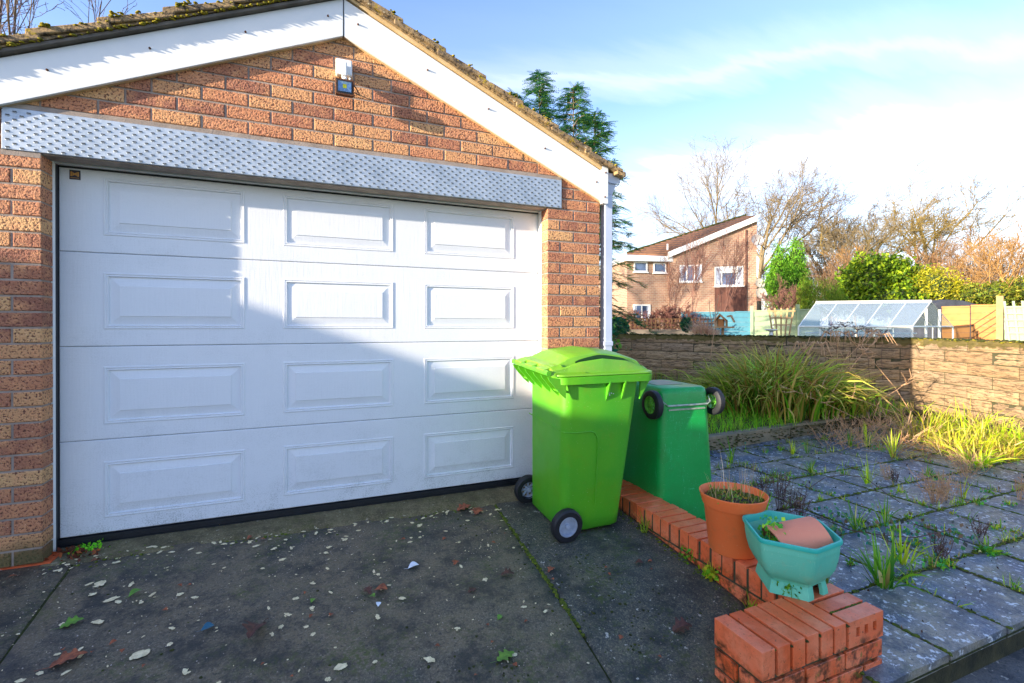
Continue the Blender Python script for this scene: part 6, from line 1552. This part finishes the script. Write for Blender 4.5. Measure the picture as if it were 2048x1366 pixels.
for uu in (1433, 1452): m = MB(); bp.box(m, bp.u(uu), bp.u(uu + 2.2), bp.z(1446, 653), bp.z(1446, 640), -0.15, -0.12); bp.box(m, bp.u(uu), bp.u(uu + 2.2), bp.z(1446, 653), bp.z(1446, 640), 0.12, 0.15); tag(m.build('corner_post', MT['f_beige'], bt, world=True), kind='stuff')
m = MB(); bp.box(m, bp.u(1437), bp.u(1448), bp.z(1446, 653), bp.z(1446, 638), -0.1, 0.1); m.build('nest_box', MT['f_or'], bt, world=True)
m = MB(); bp.poly(m, [(bp.u(1428), bp.z(1446, 643)), (bp.u(1440), bp.z(1446, 628)), (bp.u(1441), bp.z(1446, 630)), (bp.u(1430), bp.z(1446, 645))], -0.18, 0.18); bp.poly(m, [(bp.u(1440), bp.z(1446, 628)), (bp.u(1454), bp.z(1446, 641)), (bp.u(1453), bp.z(1446, 643)), (bp.u(1440), bp.z(1446, 630.5))], -0.18, 0.18)
m.build('roof', MT['f_or'], bt, world=True)
m = MB(); bp.poly(m, [(bp.u(1454), bp.z(1446, 632)), (bp.u(1463), bp.z(1446, 630)), (bp.u(1470), bp.z(1446, 644)), (bp.u(1468), bp.z(1446, 645)), (bp.u(1462), bp.z(1446, 633)), (bp.u(1455), bp.z(1446, 634))], -0.18, 0.18); m.build('roof', MT['f_beige'], bt, world=True)
bb = empty('bird_bath', tuple(atd(1542, 680, 11.0)), 'small white bird bath in front of the fan trellis', 'bird bath'); cc0 = atd(1542, 660, 11.0)
m = MB().lathe([(0.02, -0.05), (0.05, -0.03), (0.12, 0.0), (0.13, 0.02), (0.115, 0.02), (0.02, -0.01)], 20, tuple(cc0)); m.build('bowl', MT['upvc'], bb, world=True, smooth=True)
m = MB().lathe([(0.04, -0.05), (0.03, -0.3), (0.05, -0.7)], 12, tuple(cc0)); m.build('stem', MT['upvc'], bb, world=True, smooth=True)
# greenhouse
gh = empty('greenhouse', tuple(atd(1760, 700, 12.5)), 'low white framed glass greenhouse behind the garden wall', 'greenhouse')
R0, R1 = atd(1632, 608, 13.2), atd(1862, 600, 12.4); E0, E1 = atd(1597, 653, 11.9), atd(1824, 654, 11.1); K1 = atd(1906, 653, 13.4); K0 = K1 + (E0 - E1)
R0[2] = R1[2] = (R0[2] + R1[2]) / 2; E0[2] = E1[2] = K0[2] = K1[2] = (E0[2] + E1[2]) / 2
MT['ghg'] = glassy('greenhouse glass', (0.70, 0.80, 0.86, 1), 0.24); MT['ghf'] = simple('white greenhouse frame', S(244, 240, 226), S(230, 226, 210), 5, 0.4)
m = MB(); m.tube([tuple(R0), tuple(R1)], 0.045, 6); m.build('ridge_bar', MT['ghf'], gh, world=True)
for (a, b) in ((E0, E1), (K0, K1)): m = MB(); m.tube([tuple(a), tuple(b)], 0.025, 6); m.build('eave_bar', MT['ghf'], gh, world=True)
ng = 5
for q in range(ng + 1):
    u = q / ng; rr_, e1, k1 = R0 + (R1 - R0) * u, E0 + (E1 - E0) * u, K0 + (K1 - K0) * u
    m = MB(); m.tube([tuple(rr_), tuple(e1)], 0.014, 4); m.build('glazing_bar', MT['ghf'], gh, world=True)
    m = MB(); m.tube([tuple(rr_), tuple(k1)], 0.014, 4); m.build('glazing_bar', MT['ghf'], gh, world=True)
    for e in (e1, k1): m = MB(); m.tube([tuple(e), (e[0], e[1], 0.15)], 0.022 if q in (0, ng) else 0.014, 4); m.build('upright', MT['ghf'], gh, world=True)
for q in range(ng):
    u0, u1 = q / ng + 0.004, (q + 1) / ng - 0.004; L_ = lambda A, B, u: A + (B - A) * u
    for (T0, T1, Q0, Q1) in ((R0, R1, E0, E1), (R0, R1, K0, K1)):
        a, b, c, d = L_(T0, T1, u0), L_(T0, T1, u1), L_(Q0, Q1, u1), L_(Q0, Q1, u0); t_ = np.array([0, 0, 0.006])
        m = MB(); m.loft([[a, b, c, d], [a + t_, b + t_, c + t_, d + t_]]); m.build('pane', MT['ghg'], gh, world=True)
    a, b = L_(E0, E1, u0), L_(E0, E1, u1); m = MB(); n_ = np.array([0.004, 0.004, 0]); lo = np.array([0, 0, 0.2 - a[2]]); m.loft([[a, b, b + lo, a + lo], [a + n_, b + n_, b + lo + n_, a + lo + n_]]); m.build('pane', MT['ghg'], gh, world=True)
mid = L_(E1, K1, 0.5)
for u in (0.30, 0.62): e = L_(E1, K1, u); top = e.copy(); top[2] = R1[2] - abs(u - 0.46) / 0.5 * (R1[2] - E1[2]); m = MB(); m.tube([tuple(top), (e[0], e[1], 0.15)], 0.03, 4); m.build('door_post', MT['ghf'], gh, world=True)
m = MB(); m.tube([tuple(E1), tuple(K1)], 0.02, 4); m.build('gable_rail', MT['ghf'], gh, world=True)
for q in range(2): m = MB(); z_ = 0.55 + 0.32 * q; a, b = E0 * 0.9 + K0 * 0.1, E1 * 0.9 + K1 * 0.1; m.tube([(a[0], a[1], z_ + .1), (b[0], b[1], z_ + .1)], 0.02, 4); m.build('shelf', MT['ghf'], gh, world=True)
# golden fence, post, mint trellis at the right
fg = Plane((1880, 15.2), (2060, 13.6))
g1 = boards(fg, 1884, 1940, 616, 614, MT['f_or'], 'golden fence panel right behind the greenhouse', n=7); 
g2 = boards(fg, 1942, 1998, 613, 611, MT['f_or'], 'golden fence panel with slanting grooves beside the tall post', n=7)
for q in range(7):
    m = MB(); u0 = fg.u(1943); zz0 = 0.55 + q * 0.20; fg.bar(m, u0, zz0, fg.u(1994), zz0 + 0.5, 0.022, 0.026, 0.032)
    if zz0 + 0.5 < fg.z(1994, 612): m.build('groove', MT['f_dark'], g2, world=True)
m = MB(); fg.box(m, fg.u(1994), fg.u(2008), 0.2, fg.z(2000, 592), -0.02, 0.14); tag(m.build('fence_post', MT['f_post'], None), 'tall thick yellow wooden fence post right of the golden panels', 'post')
fm = Plane((2008, 13.0), (2080, 12.6)); mt_ = empty('mint_trellis', fm.pt(0, 0.2), 'mint painted trellis panel leaning at the right picture edge', 'trellis')
m = MB(); fm.box(m, fm.u(2010), fm.u(2100), 0.2, fm.z(2030, 612), -0.05, -0.03); m.build('backing_board', MT['f_mint'], mt_, world=True)
for q in range(5): m = MB(); fm.bar(m, fm.u(2022 + q * 18), 0.3, fm.u(2008 + q * 18), fm.z(2030, 602), 0.05, 0, 0.025); m.build('lath', MT['f_mint'], mt_, world=True)
for q in range(5): m = MB(); z_ = fm.z(2030, 614 + q * 13); fm.box(m, fm.u(2012), fm.u(2100), z_ - 0.02, z_ + 0.02, 0.025, 0.04); m.build('lath', MT['f_mint'], mt_, world=True)
sh = Plane((1870, 17.0), (1960, 17.0)); m = MB(); sh.poly(m, [(sh.u(1872), 0.2), (sh.u(1872), sh.z(1880, 606)), (sh.u(1890), sh.z(1890, 599)), (sh.u(1925), sh.z(1920, 601)), (sh.u(1962), sh.z(1960, 611)), (sh.u(1962), 0.2)], -2, 0)
tag(m.build('shed', simple('dark felt roof', S(70, 74, 84), S(54, 58, 66), 4, 0.9), None), 'dark felt shed roof behind the golden fence', 'shed')

# ---- trees
def tubes_np(lines, sides):
    """lines: list of (pts(K,3), radii(K)) all with the same K"""
    P = np.array([l[0] for l in lines]); Rr = np.array([l[1] for l in lines]); n, K, _ = P.shape
    D = np.empty_like(P); D[:, 1:-1] = P[:, 2:] - P[:, :-2]; D[:, 0] = P[:, 1] - P[:, 0]; D[:, -1] = P[:, -1] - P[:, -2]; D /= np.linalg.norm(D, axis=2, keepdims=True) + 1e-9
    ref = np.where(np.abs(D[..., 2:3]) < 0.9, np.array([0, 0, 1.0]), np.array([1.0, 0, 0])); A = np.cross(D, ref); A /= np.linalg.norm(A, axis=2, keepdims=True); B = np.cross(D, A)
    ang = np.arange(sides) * 2 * np.pi / sides
    V = P[:, :, None] + (A[:, :, None] * np.cos(ang)[None, None, :, None] + B[:, :, None] * np.sin(ang)[None, None, :, None]) * Rr[:, :, None, None]
    idx = np.arange(n * K * sides).reshape(n, K, sides); nx = np.roll(idx, -1, 2)
    F = np.stack([idx[:, :-1], nx[:, :-1], nx[:, 1:], idx[:, 1:]], -1).reshape(-1, 4); return V.reshape(-1, 3), F
def grow(rs, spec, base, H, wind=(0, 0, 0), K=5):
    """spec per level: (number of children, length ratio, radius ratio, spread angle, wobble, upward pull)"""
    levels = [[] for _ in spec]; levels.append([])
    stack = [(np.array(base, float), np.array([0, 0, 1.0]), H, H * 0.022, 0)]
    wind = np.array(wind, float)
    while stack:
        p, d, L_, r, lv = stack.pop()
        wob, pull = (spec[lv - 1][4], spec[lv - 1][5]) if lv else (0.06, 0.1)
        pts = [p]; dd = d.copy()
        for k in range(K - 1):
            dd = dd + rs.normal(0, wob, 3) + np.array([0, 0, pull]) / K + wind / K * (0.4 + lv * 0.35); dd /= np.linalg.norm(dd); pts.append(pts[-1] + dd * L_ / (K - 1))
        pts = np.array(pts); tip = 0.35 if lv < len(spec) else 0.25
        levels[lv].append((pts, np.linspace(r, r * tip, K)))
        if lv < len(spec):
            nc, lr, rr, ang, _, _ = spec[lv]
            for c in range(nc):
                t_ = 0.28 + 0.72 * (c + rs.random()) / nc if lv else 0.34 + 0.66 * (c + rs.random()) / nc; kk = min(int(t_ * (K - 1)), K - 2); f_ = t_ * (K - 1) - kk; q = pts[kk] + (pts[kk + 1] - pts[kk]) * f_
                ax = pts[kk + 1] - pts[kk]; ax /= np.linalg.norm(ax); rv = np.cross(ax, rs.normal(0, 1, 3)); rv /= np.linalg.norm(rv); a = ang * rs.uniform(0.6, 1.25)
                nd = ax * math.cos(a) + rv * math.sin(a)
                stack.append((q, nd, L_ * lr * rs.uniform(0.7, 1.15) * (1.15 - 0.4 * t_), r * rr * (1.05 - 0.5 * t_), lv + 1))
    return levels
def bare_tree(label, px, dep, top_py, seed, spec, wind=(0, 0, 0), mat='bark_far', twig='bark_far', zb=0.1, group=None, trunkr=1.0, name='bare_tree', minr=0.006, cat='tree', hf=0.62):
    rs = np.random.default_rng(seed); b = atd(px, 652, dep); b[2] = zb
    H = (atd(px, top_py, dep)[2] - zb) * hf
    lv = grow(rs, spec, b, H, wind)
    r = empty(name, tuple(b), label, cat, group)
    def mk(nm, ls, sides, mt):
        ls = [(p - b, np.maximum(q * trunkr, minr)) for p, q in ls]; V, F = tubes_np(ls, sides); npmesh(nm, V, F, MT[mt], r)
    mk('trunk', lv[0], 8, mat); mk('limbs', lv[1], 6, mat)
    mk('branches', [x for l in lv[2:3] for x in l], 4, mat)
    tw = [x for l in lv[3:] for x in l]
    if tw: tag_ = mk('twigs', tw, 3, twig)
    return r
OAK = [(9, 1.10, 0.60, 0.80, 0.16, 0.35), (8, 0.55, 0.55, 0.75, 0.20, 0.25), (8, 0.55, 0.5, 0.7, 0.22, 0.2), (7, 0.5, 0.5, 0.7, 0.2, 0.1)]
rW = CR
bare_tree('large leafless tree rising right behind the distant house', 1520, 38, 318, 21, OAK, tuple(rW * 0.10), 'bark_far', 'bark_far', minr=0.0085, trunkr=1.3, hf=0.58)
bare_tree('spreading leafless tree behind the roof of the distant house', 1455, 41, 322, 22, [(9, 0.95, 0.6, 0.6, 0.14, 0.5), (8, 0.55, 0.5, 0.6, 0.18, 0.3), (7, 0.55, 0.5, 0.6, 0.2, 0.2), (5, 0.5, 0.5, 0.6, 0.2, 0.1)], tuple(-rW * 0.05), 'bark_far', 'bark_far', minr=0.0075, trunkr=1.0, hf=0.58)
bare_tree('wind bent leafless oak behind the hedge, left of two', 1735, 38, 385, 23, OAK, tuple(rW * 0.16), 'bark_green', 'bark_green', minr=0.009, hf=0.56, trunkr=1.35)
bare_tree('wind bent leafless oak behind the hedge, right of two', 1850, 38, 368, 24, OAK, tuple(rW * 0.26), 'bark_green', 'bark_green', minr=0.009, hf=0.56, trunkr=1.35)
bare_tree('small leafless tree between the cypress and the oaks', 1660, 36, 425, 25, OAK, tuple(rW * 0.05), 'bark_green', 'bark_far', minr=0.011, hf=0.56)
TW = [(14, 0.75, 0.5, 0.75, 0.16, 0.5), (9, 0.5, 0.5, 0.6, 0.2, 0.4), (8, 0.5, 0.5, 0.6, 0.2, 0.3)]
MT['twig_red'] = simple('reddish twigs', S(164, 130, 96), S(128, 100, 74), 3, 0.95); MT['twig_gold'] = simple('golden twigs', S(206, 160, 96), S(176, 130, 72), 3, 0.95); MT['twig_dark'] = simple('brown twigs', S(140, 100, 84), S(104, 74, 66), 3, 0.95)
bare_tree('tall twiggy golden shrub at the right picture edge', 2020, 19, 425, 31, TW, (0, 0, 0), 'twig_gold', 'twig_gold', minr=0.006, trunkr=0.8, cat='shrub', name='bare_shrub')
bare_tree('rounded reddish bare shrub behind the golden fence', 1920, 24, 455, 32, TW, (0, 0, 0), 'twig_red', 'twig_red', minr=0.008, trunkr=0.7, cat='shrub', name='bare_shrub')
bare_tree('second reddish bare shrub, right of the rounded one', 1975, 22, 470, 33, TW, (0, 0, 0), 'twig_red', 'twig_gold', minr=0.007, trunkr=0.7, cat='shrub', name='bare_shrub')
bare_tree('low pinkish bare shrub between cypress and green hedge', 1660, 24, 505, 34, TW, (0, 0, 0), 'twig_red', 'twig_red', minr=0.008, trunkr=0.7, cat='shrub', name='bare_shrub')
bare_tree('pale twiggy shrub behind the left end of the hedge', 1715, 27, 480, 35, TW, (0, 0, 0), 'twig_gold', 'twig_gold', minr=0.009, trunkr=0.7, cat='shrub', name='bare_shrub')
bare_tree('pale twiggy shrub behind the right end of the hedge', 1850, 28, 475, 36, TW, (0, 0, 0), 'twig_gold', 'twig_red', minr=0.009, trunkr=0.7, cat='shrub', name='bare_shrub')
bare_tree('brown bare shrub at the foot of the green cypress', 1560, 20, 560, 37, TW, (0, 0, 0), 'twig_dark', 'twig_dark', minr=0.007, trunkr=0.6, cat='shrub', name='bare_shrub')
ST = [(16, 0.9, 0.5, 0.30, 0.06, 0.7), (6, 0.45, 0.45, 0.45, 0.14, 0.5), (4, 0.4, 0.5, 0.5, 0.15, 0.3)]
bare_tree('tall bare many stemmed shrub in front of the left house window', 1385, 21, 480, 41, ST, (0, 0, 0), 'twig_dark', 'twig_dark', minr=0.006, trunkr=0.35, cat='shrub', name='bare_shrub')
bare_tree('tall bare many stemmed shrub in front of the house cladding', 1440, 22, 470, 42, ST, (0, 0, 0), 'twig_dark', 'twig_dark', minr=0.006, trunkr=0.35, cat='shrub', name='bare_shrub')
bare_tree('thin bare bush left of the house windows', 1350, 23, 520, 43, ST, (0, 0, 0), 'twig_dark', 'twig_dark', minr=0.006, trunkr=0.3, cat='shrub', name='bare_shrub')
BUSHY = [(22, 0.7, 0.5, 1.0, 0.2, 0.3), (9, 0.5, 0.5, 0.8, 0.25, 0.1), (8, 0.45, 0.5, 0.8, 0.25, 0.0)]
MT['twig_brown'] = simple('dark red brown twigs', S(122, 78, 66), S(88, 56, 50), 3, 0.95)
for q, (px_, tp_, lab) in enumerate([(1270, 606, 'leftmost dark brown bare bush behind the trellis'), (1320, 598, 'dark brown bare bush in the middle of the trellis'), (1370, 598, 'dark brown bare bush at the right end of the trellis')]):
    bare_tree(lab, px_, 18, tp_ + 2, 50 + q, BUSHY, (0, 0, 0), 'twig_brown', 'twig_brown', minr=0.008, trunkr=0.5, cat='shrub', name='bare_bush')
# twigs above the roof, top left
LEFT = [(9, 0.7, 0.5, 0.5, 0.14, 0.7), (8, 0.5, 0.5, 0.6, 0.16, 0.5), (6, 0.5, 0.5, 0.6, 0.2, 0.4), (4, .45, .5, .6, .2, .3)]
MT['twig_l'] = simple('purple grey twigs', S(124, 108, 116), S(96, 84, 96), 3, 0.95)
bare_tree('leafless tree behind the garage roof at the far left', 35, 13, -330, 61, LEFT, (0, 0, 0), 'bark', 'twig_l', minr=0.006, trunkr=0.6)
bare_tree('leafless tree behind the garage roof, right one of the pair', 150, 13.5, -250, 62, LEFT, (0, 0, 0), 'bark', 'twig_l', minr=0.006, trunkr=0.5)

# ---- evergreen masses
def mass(label, name, ells, n, size, cols, cat='shrub', dark=None, core=True, aspect=0.5, upz=0.3, shell=0.75):
    c0 = ells[0][0]; parts = []
    r = empty(name, (float(c0[0]), float(c0[1]), 0.1), label, cat); off = np.array([float(c0[0]), float(c0[1]), 0.1])
    tot = sum(e[1][0] * e[1][2] for e in ells)
    for c, rad in ells:
        k_ = int(n * rad[0] * rad[2] / tot); u = rng.normal(0, 1, (k_, 3)); u /= np.linalg.norm(u, axis=1)[:, None]
        lump = 1 + 0.16 * np.sin(u[:, 0] * 7 + c[0]) * np.cos(u[:, 2] * 6 + c[1]) + 0.10 * np.sin(u[:, 1] * 13 + u[:, 2] * 11)
        rr = (rng.uniform(shell, 1.04, k_) * lump)[:, None]; P = np.array(c)[None] + u * rr * np.array(rad)[None]
        cc = pick(cols, k_, 0.22); hi = (rng.random(k_) < 0.25); cc[hi] *= 1.25
        parts.append(leaves(P - off, rng.uniform(0.6, 1.3, k_) * size, cc, aspect, upz))
    V, F, C = join(parts); npmesh('foliage', V, F, MT['leaf'], r, C)
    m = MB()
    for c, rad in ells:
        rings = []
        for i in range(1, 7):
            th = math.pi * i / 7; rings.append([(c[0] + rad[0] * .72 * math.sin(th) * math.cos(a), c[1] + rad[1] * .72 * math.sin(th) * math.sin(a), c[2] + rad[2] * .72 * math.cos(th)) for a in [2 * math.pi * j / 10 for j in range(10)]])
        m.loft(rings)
    if core: o = m.build('inner_shade_hull', MT['shade_hull'], r, world=True)  # solid dark hulls, their colour painting the shade inside the foliage
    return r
MT['shade_hull'] = simple('shaded inner foliage', S(66, 80, 30), S(44, 56, 22), 3, 0.95)
def el(px, py, dep, rx, rz, ry=None):
    c = atd(px, py, dep); k_ = dep / 941; return (c, (rx * k_, (ry or rx) * k_, rz * k_))
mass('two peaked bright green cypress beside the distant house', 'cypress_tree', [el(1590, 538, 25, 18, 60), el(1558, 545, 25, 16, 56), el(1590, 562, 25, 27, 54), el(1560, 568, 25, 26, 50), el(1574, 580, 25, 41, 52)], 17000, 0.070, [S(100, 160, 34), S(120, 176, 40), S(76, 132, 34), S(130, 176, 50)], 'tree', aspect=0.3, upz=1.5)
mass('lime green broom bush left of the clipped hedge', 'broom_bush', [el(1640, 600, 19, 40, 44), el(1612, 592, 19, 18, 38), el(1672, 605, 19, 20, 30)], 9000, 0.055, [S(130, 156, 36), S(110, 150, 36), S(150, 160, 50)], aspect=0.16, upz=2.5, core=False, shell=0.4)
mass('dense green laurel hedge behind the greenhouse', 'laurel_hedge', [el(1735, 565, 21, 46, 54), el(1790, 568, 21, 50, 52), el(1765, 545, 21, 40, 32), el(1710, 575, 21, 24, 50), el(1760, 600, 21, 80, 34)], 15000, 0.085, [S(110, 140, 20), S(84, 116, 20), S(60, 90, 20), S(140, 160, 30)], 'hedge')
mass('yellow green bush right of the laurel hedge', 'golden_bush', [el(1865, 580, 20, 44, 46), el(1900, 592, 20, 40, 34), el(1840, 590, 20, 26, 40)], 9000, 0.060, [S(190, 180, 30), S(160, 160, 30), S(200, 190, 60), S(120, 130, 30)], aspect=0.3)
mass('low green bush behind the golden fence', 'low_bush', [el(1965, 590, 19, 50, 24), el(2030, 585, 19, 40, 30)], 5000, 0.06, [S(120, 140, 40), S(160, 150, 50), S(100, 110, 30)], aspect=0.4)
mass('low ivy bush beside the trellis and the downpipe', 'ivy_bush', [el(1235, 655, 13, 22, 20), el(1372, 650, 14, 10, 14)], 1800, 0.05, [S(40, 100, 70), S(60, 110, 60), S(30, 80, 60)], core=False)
# tangle filling the view under the bare trees
def thicket(label, px0, px1, py0, py1, dep, n, cols, w, L_):
    P = []
    for _ in range(n):
        px = rng.uniform(px0, px1); top = py0 + (py1 - py0) * rng.random() ** 1.0; P.append(atd(px, top, dep + rng.uniform(-2, 2)))
    P = np.array(P); a = rng.uniform(0, 6.28, n)
    V, F, C = blades(P, a, rng.uniform(0.4, 1.0, n) * L_, rng.uniform(0.0, 0.9, n), rng.uniform(-0.8, 1.2, n), np.full(n, w) * rng.uniform(.6, 1.3, n), pick(cols, n))
    return tag(npmesh('thicket', V, F, MT['dry'], None, C), label, 'thicket', kind='stuff')
thicket('sunlit tangle of pale bare twigs under the leafless trees', 1520, 2080, 545, 650, 31, 7000, [S(150, 116, 80), S(130, 100, 76), S(166, 130, 84), S(110, 80, 64), S(146, 110, 96)], 0.022, 1.1)
thicket('reddish thicket of bare twigs at the right behind the fence', 1860, 2080, 535, 640, 26, 2600, [S(150, 108, 74), S(136, 92, 70), S(166, 124, 76)], 0.016, 1.0)
bp2 = atd(1410, 655, 12.5); n = 700; base = np.stack([rng.normal(0, .12, n), rng.normal(0, .12, n), np.zeros(n)], 1)
V, F, C = blades(base, rng.normal(math.pi * 0.9, 1.3, n), rng.uniform(.3, .75, n), rng.uniform(0, .5, n), rng.uniform(.8, 2.4, n), np.full(n, .008), pick([S(236, 190, 160), S(216, 160, 130), S(226, 196, 150)], n))
tag(npmesh('pampas_tuft', V, F, MT['dry'], None, C, loc=(bp2[0], bp2[1], 0.75)), 'peach coloured dry ornamental grass left of the bird table', 'grass')
segs = []
m = MB(); p0 = atd(1420, 720, 8.6)
for q, (x1, y1, x2, y2) in enumerate([(1432, 610, 1420, 720), (1425, 655, 1418, 600), (1428, 640, 1442, 605), (1430, 625, 1437, 590)]):
    a, b = atd(x1, y1, 8.5), atd(x2, y2, 8.5); m.tube([tuple(a), tuple((a + b) / 2 + rng.normal(0, .01, 3)), tuple(b)], 0.006, 5)
tag(m.build('pale_stem', MT['straw'], None), 'thin pale forked stem rising in front of the garden wall', 'stem')

# ---- conifer behind the garage: drooping sprays
def conifer():
    b = atd(1122, 652, 11.0); b[2] = 0.0; top = 7.1
    r = empty('conifer_tree', tuple(b), 'dark green conifer with drooping sprays growing behind the garage', 'tree')
    rs = np.random.default_rng(77); lines = []; Lc, Ls, Lcol, Ld = [], [], [], []
    V_l, F_l, C_l = [], [], []
    sz = 11 / 941
    for (lx_, tpy, rmax, zlow, pw_) in ((0, 330, 2.0, 0.9, 0.5), (-44, 152, 0.80, 3.2, 0.85), (24, 174, 0.85, 3.2, 0.75), (66, 232, 0.80, 2.8, 0.7), (-88, 190, 0.60, 3.8, 0.8)):
        top_ = 1.185 + (652 - tpy) * sz; ox, oy = CR[0] * lx_ * sz, CR[1] * lx_ * sz
        z = zlow
        while z < top_ - 0.04:
            R0_ = rmax * (1 - ((z - zlow * (pw_ > .55)) / (top_ - zlow * (pw_ > .55)))) ** pw_ + 0.08; nb_ = 13 if rmax > 1 else 4
            for q in range(nb_):
                a = rs.uniform(0, 6.28); Lb = R0_ * rs.uniform(0.6, 1.2); K = 5
                s = np.linspace(0, 1, K); px_ = Lb * s; up_ = 0.35 if rmax < 1 else 0.10
                pz_ = up_ * Lb * s + 0.10 * Lb * np.sin(s * 2.2) - 0.30 * Lb * s ** 2.2
                pts = np.stack([ox + px_ * math.cos(a), oy + px_ * math.sin(a), z + pz_], 1); lines.append((pts, np.linspace(0.016, 0.003, K)))
                ns = int(7 + 18 * Lb)
                for w_ in range(ns):
                    t_ = rs.uniform(0.15, 1.0); k0 = min(int(t_ * (K - 1)), K - 2); f_ = t_ * (K - 1) - k0; p = pts[k0] * (1 - f_) + pts[k0 + 1] * f_
                    sa = a + rs.choice([-1, 1]) * rs.uniform(0.4, 1.2); sl_ = rs.uniform(0.16, 0.44) * (1.15 - 0.5 * t_)
                    d = np.array([math.cos(sa), math.sin(sa), rs.uniform(-0.45, 0.25)]); side = np.array([-math.sin(sa), math.cos(sa), rs.uniform(-.3, .3)])
                    nl = 9
                    for j in range(nl):
                        u = (j + 0.5) / nl; c = p + d * sl_ * u + np.array([0, 0, -0.14 * sl_ * u * u])
                        for sg in (-1, 1):
                            e = side * sg * 0.8 + d * 0.7 + np.array([0, 0, -0.25]); e /= np.linalg.norm(e); ll = 0.050 * (1.1 - 0.6 * u) + 0.012; Lc.append(c + e * ll * 0.5); Ld.append((e * ll * 0.5, np.cross(e, [0.3, 0.2, 1.0])))
                            Lcol.append(t_)
            z += 0.17 if rmax > 1 else 0.13
        lines.append((np.array([[ox * u_, oy * u_, zlow + (top_ - zlow) * u_] for u_ in (0.3, .5, .7, .85, 1)]) if rmax > 1 else np.array([[ox, oy, zlow + (top_ - zlow) * u_] for u_ in (0, .3, .5, .8, 1)]), np.linspace(0.03, 0.006, 5)))
    Lc = np.array(Lc) ; E = np.array([x[0] for x in Ld]); Sd = np.array([x[1] for x in Ld]); Sd /= np.linalg.norm(Sd, axis=1)[:, None]; n = len(Lc)
    wv = 0.008
    V = np.stack([Lc - E, Lc + Sd * wv, Lc + E, Lc - Sd * wv], 1).reshape(-1, 3); F = np.arange(n * 4).reshape(n, 4)
    cc = pick([S(40, 112, 84), S(50, 124, 70), S(36, 98, 84), S(76, 140, 60)], n, .25); hi = rs.random(n) < 0.14; cc[hi] = pick([S(150, 190, 60)], int(hi.sum()))
    npmesh('foliage', V, F, MT['leaf'], r, np.repeat(cc, 4, 0)); Vt, Ft = tubes_np(lines, 4); npmesh('branches', Vt, Ft, MT['bark'], r)
    m = MB(); m.tube([(0, 0, 0), (0.03, 0, 1.5), (0, 0.02, 3), (0, 0, 4.6)], [0.11, 0.09, 0.06, 0.02], 8); m.build('trunk', MT['bark'], r)
conifer()
# laurel shoots at the foot of the downpipe
lp = atd(1222, 690, 4.6); n = 60; c_ = np.stack([rng.normal(0.0, .05, n), rng.normal(0, .08, n), rng.uniform(-.25, .28, n)], 1)
V, F, C = leaves(c_, rng.uniform(.018, .040, n), pick([S(60, 140, 60), S(110, 180, 50), S(40, 120, 90), S(30, 100, 60)], n), .55, .8)
v2 = leaves(np.array([[.10, .02, -.02], [.13, .03, -.01], [.08, .0, -.04], [.11, .0, .0]]), np.full(4, .035), pick([S(120, 190, 60)], 4), .5, 1)
V, F, C = join([(V, F, C), v2]); tag(npmesh('laurel_shoots', V, F, MT['leaf'], None, C, loc=tuple(lp)), 'glossy green laurel shoots at the foot of the white downpipe', 'shrub')

# final balance of base colours
def balance(nme, k_):
    k_ = k_ if hasattr(k_, '__len__') else (k_, k_, k_)
    f = lambda c: tuple(min(0.92, c[i] * k_[i]) for i in range(3)) + (1,)
    for nd in MT[nme].node_tree.nodes:
        if nd.type == 'VALTORGB':
            cs = [e.color[:] for e in nd.color_ramp.elements]
            if all(abs(c[0] - c[1]) < 1e-4 and abs(c[1] - c[2]) < 1e-4 for c in cs): continue     # a mask, not a colour
            for e in nd.color_ramp.elements: e.color = f(e.color)
        if nd.type == 'TEX_BRICK':
            for q in ('Color1', 'Color2', 'Mortar'): nd.inputs[q].default_value = f(nd.inputs[q].default_value)
        if nd.type == 'MIX' and nd.data_type == 'RGBA':
            for q in (6, 7):
                if not nd.inputs[q].is_linked: nd.inputs[q].default_value = f(nd.inputs[q].default_value)
balance('brick', (1.17, 1.10, 1.00)); balance('red', (1.35, 1.22, 0.85)); balance('pot', (1.35, 1.2, 1.0)); balance('terra', 1.2); balance('teal', 1.3); balance('teal_in', 1.15)
balance('slab', (1.35, 1.40, 1.45)); balance('drive', 1.02); balance('drive2', 1.15); balance('bin2', (0.9, 1.35, 1.25)); balance('mortar', 0.88)
balance('thresh', (0.72, 0.68, 0.6)); balance('tile', 1.15); balance('block', 1.05)
for q in ('farbrick', 'farroof', 'f_blue', 'f_pale', 'f_beige', 'f_post', 'f_mint'): balance(q, 0.66)
balance('f_or', (0.66, 0.50, 0.36))
for q in ('twig_red', 'twig_gold'): balance(q, 0.75)
balance('bark_far', (1.05, 1.0, 0.85)); balance('bark_green', (1.35, 1.2, 0.8))
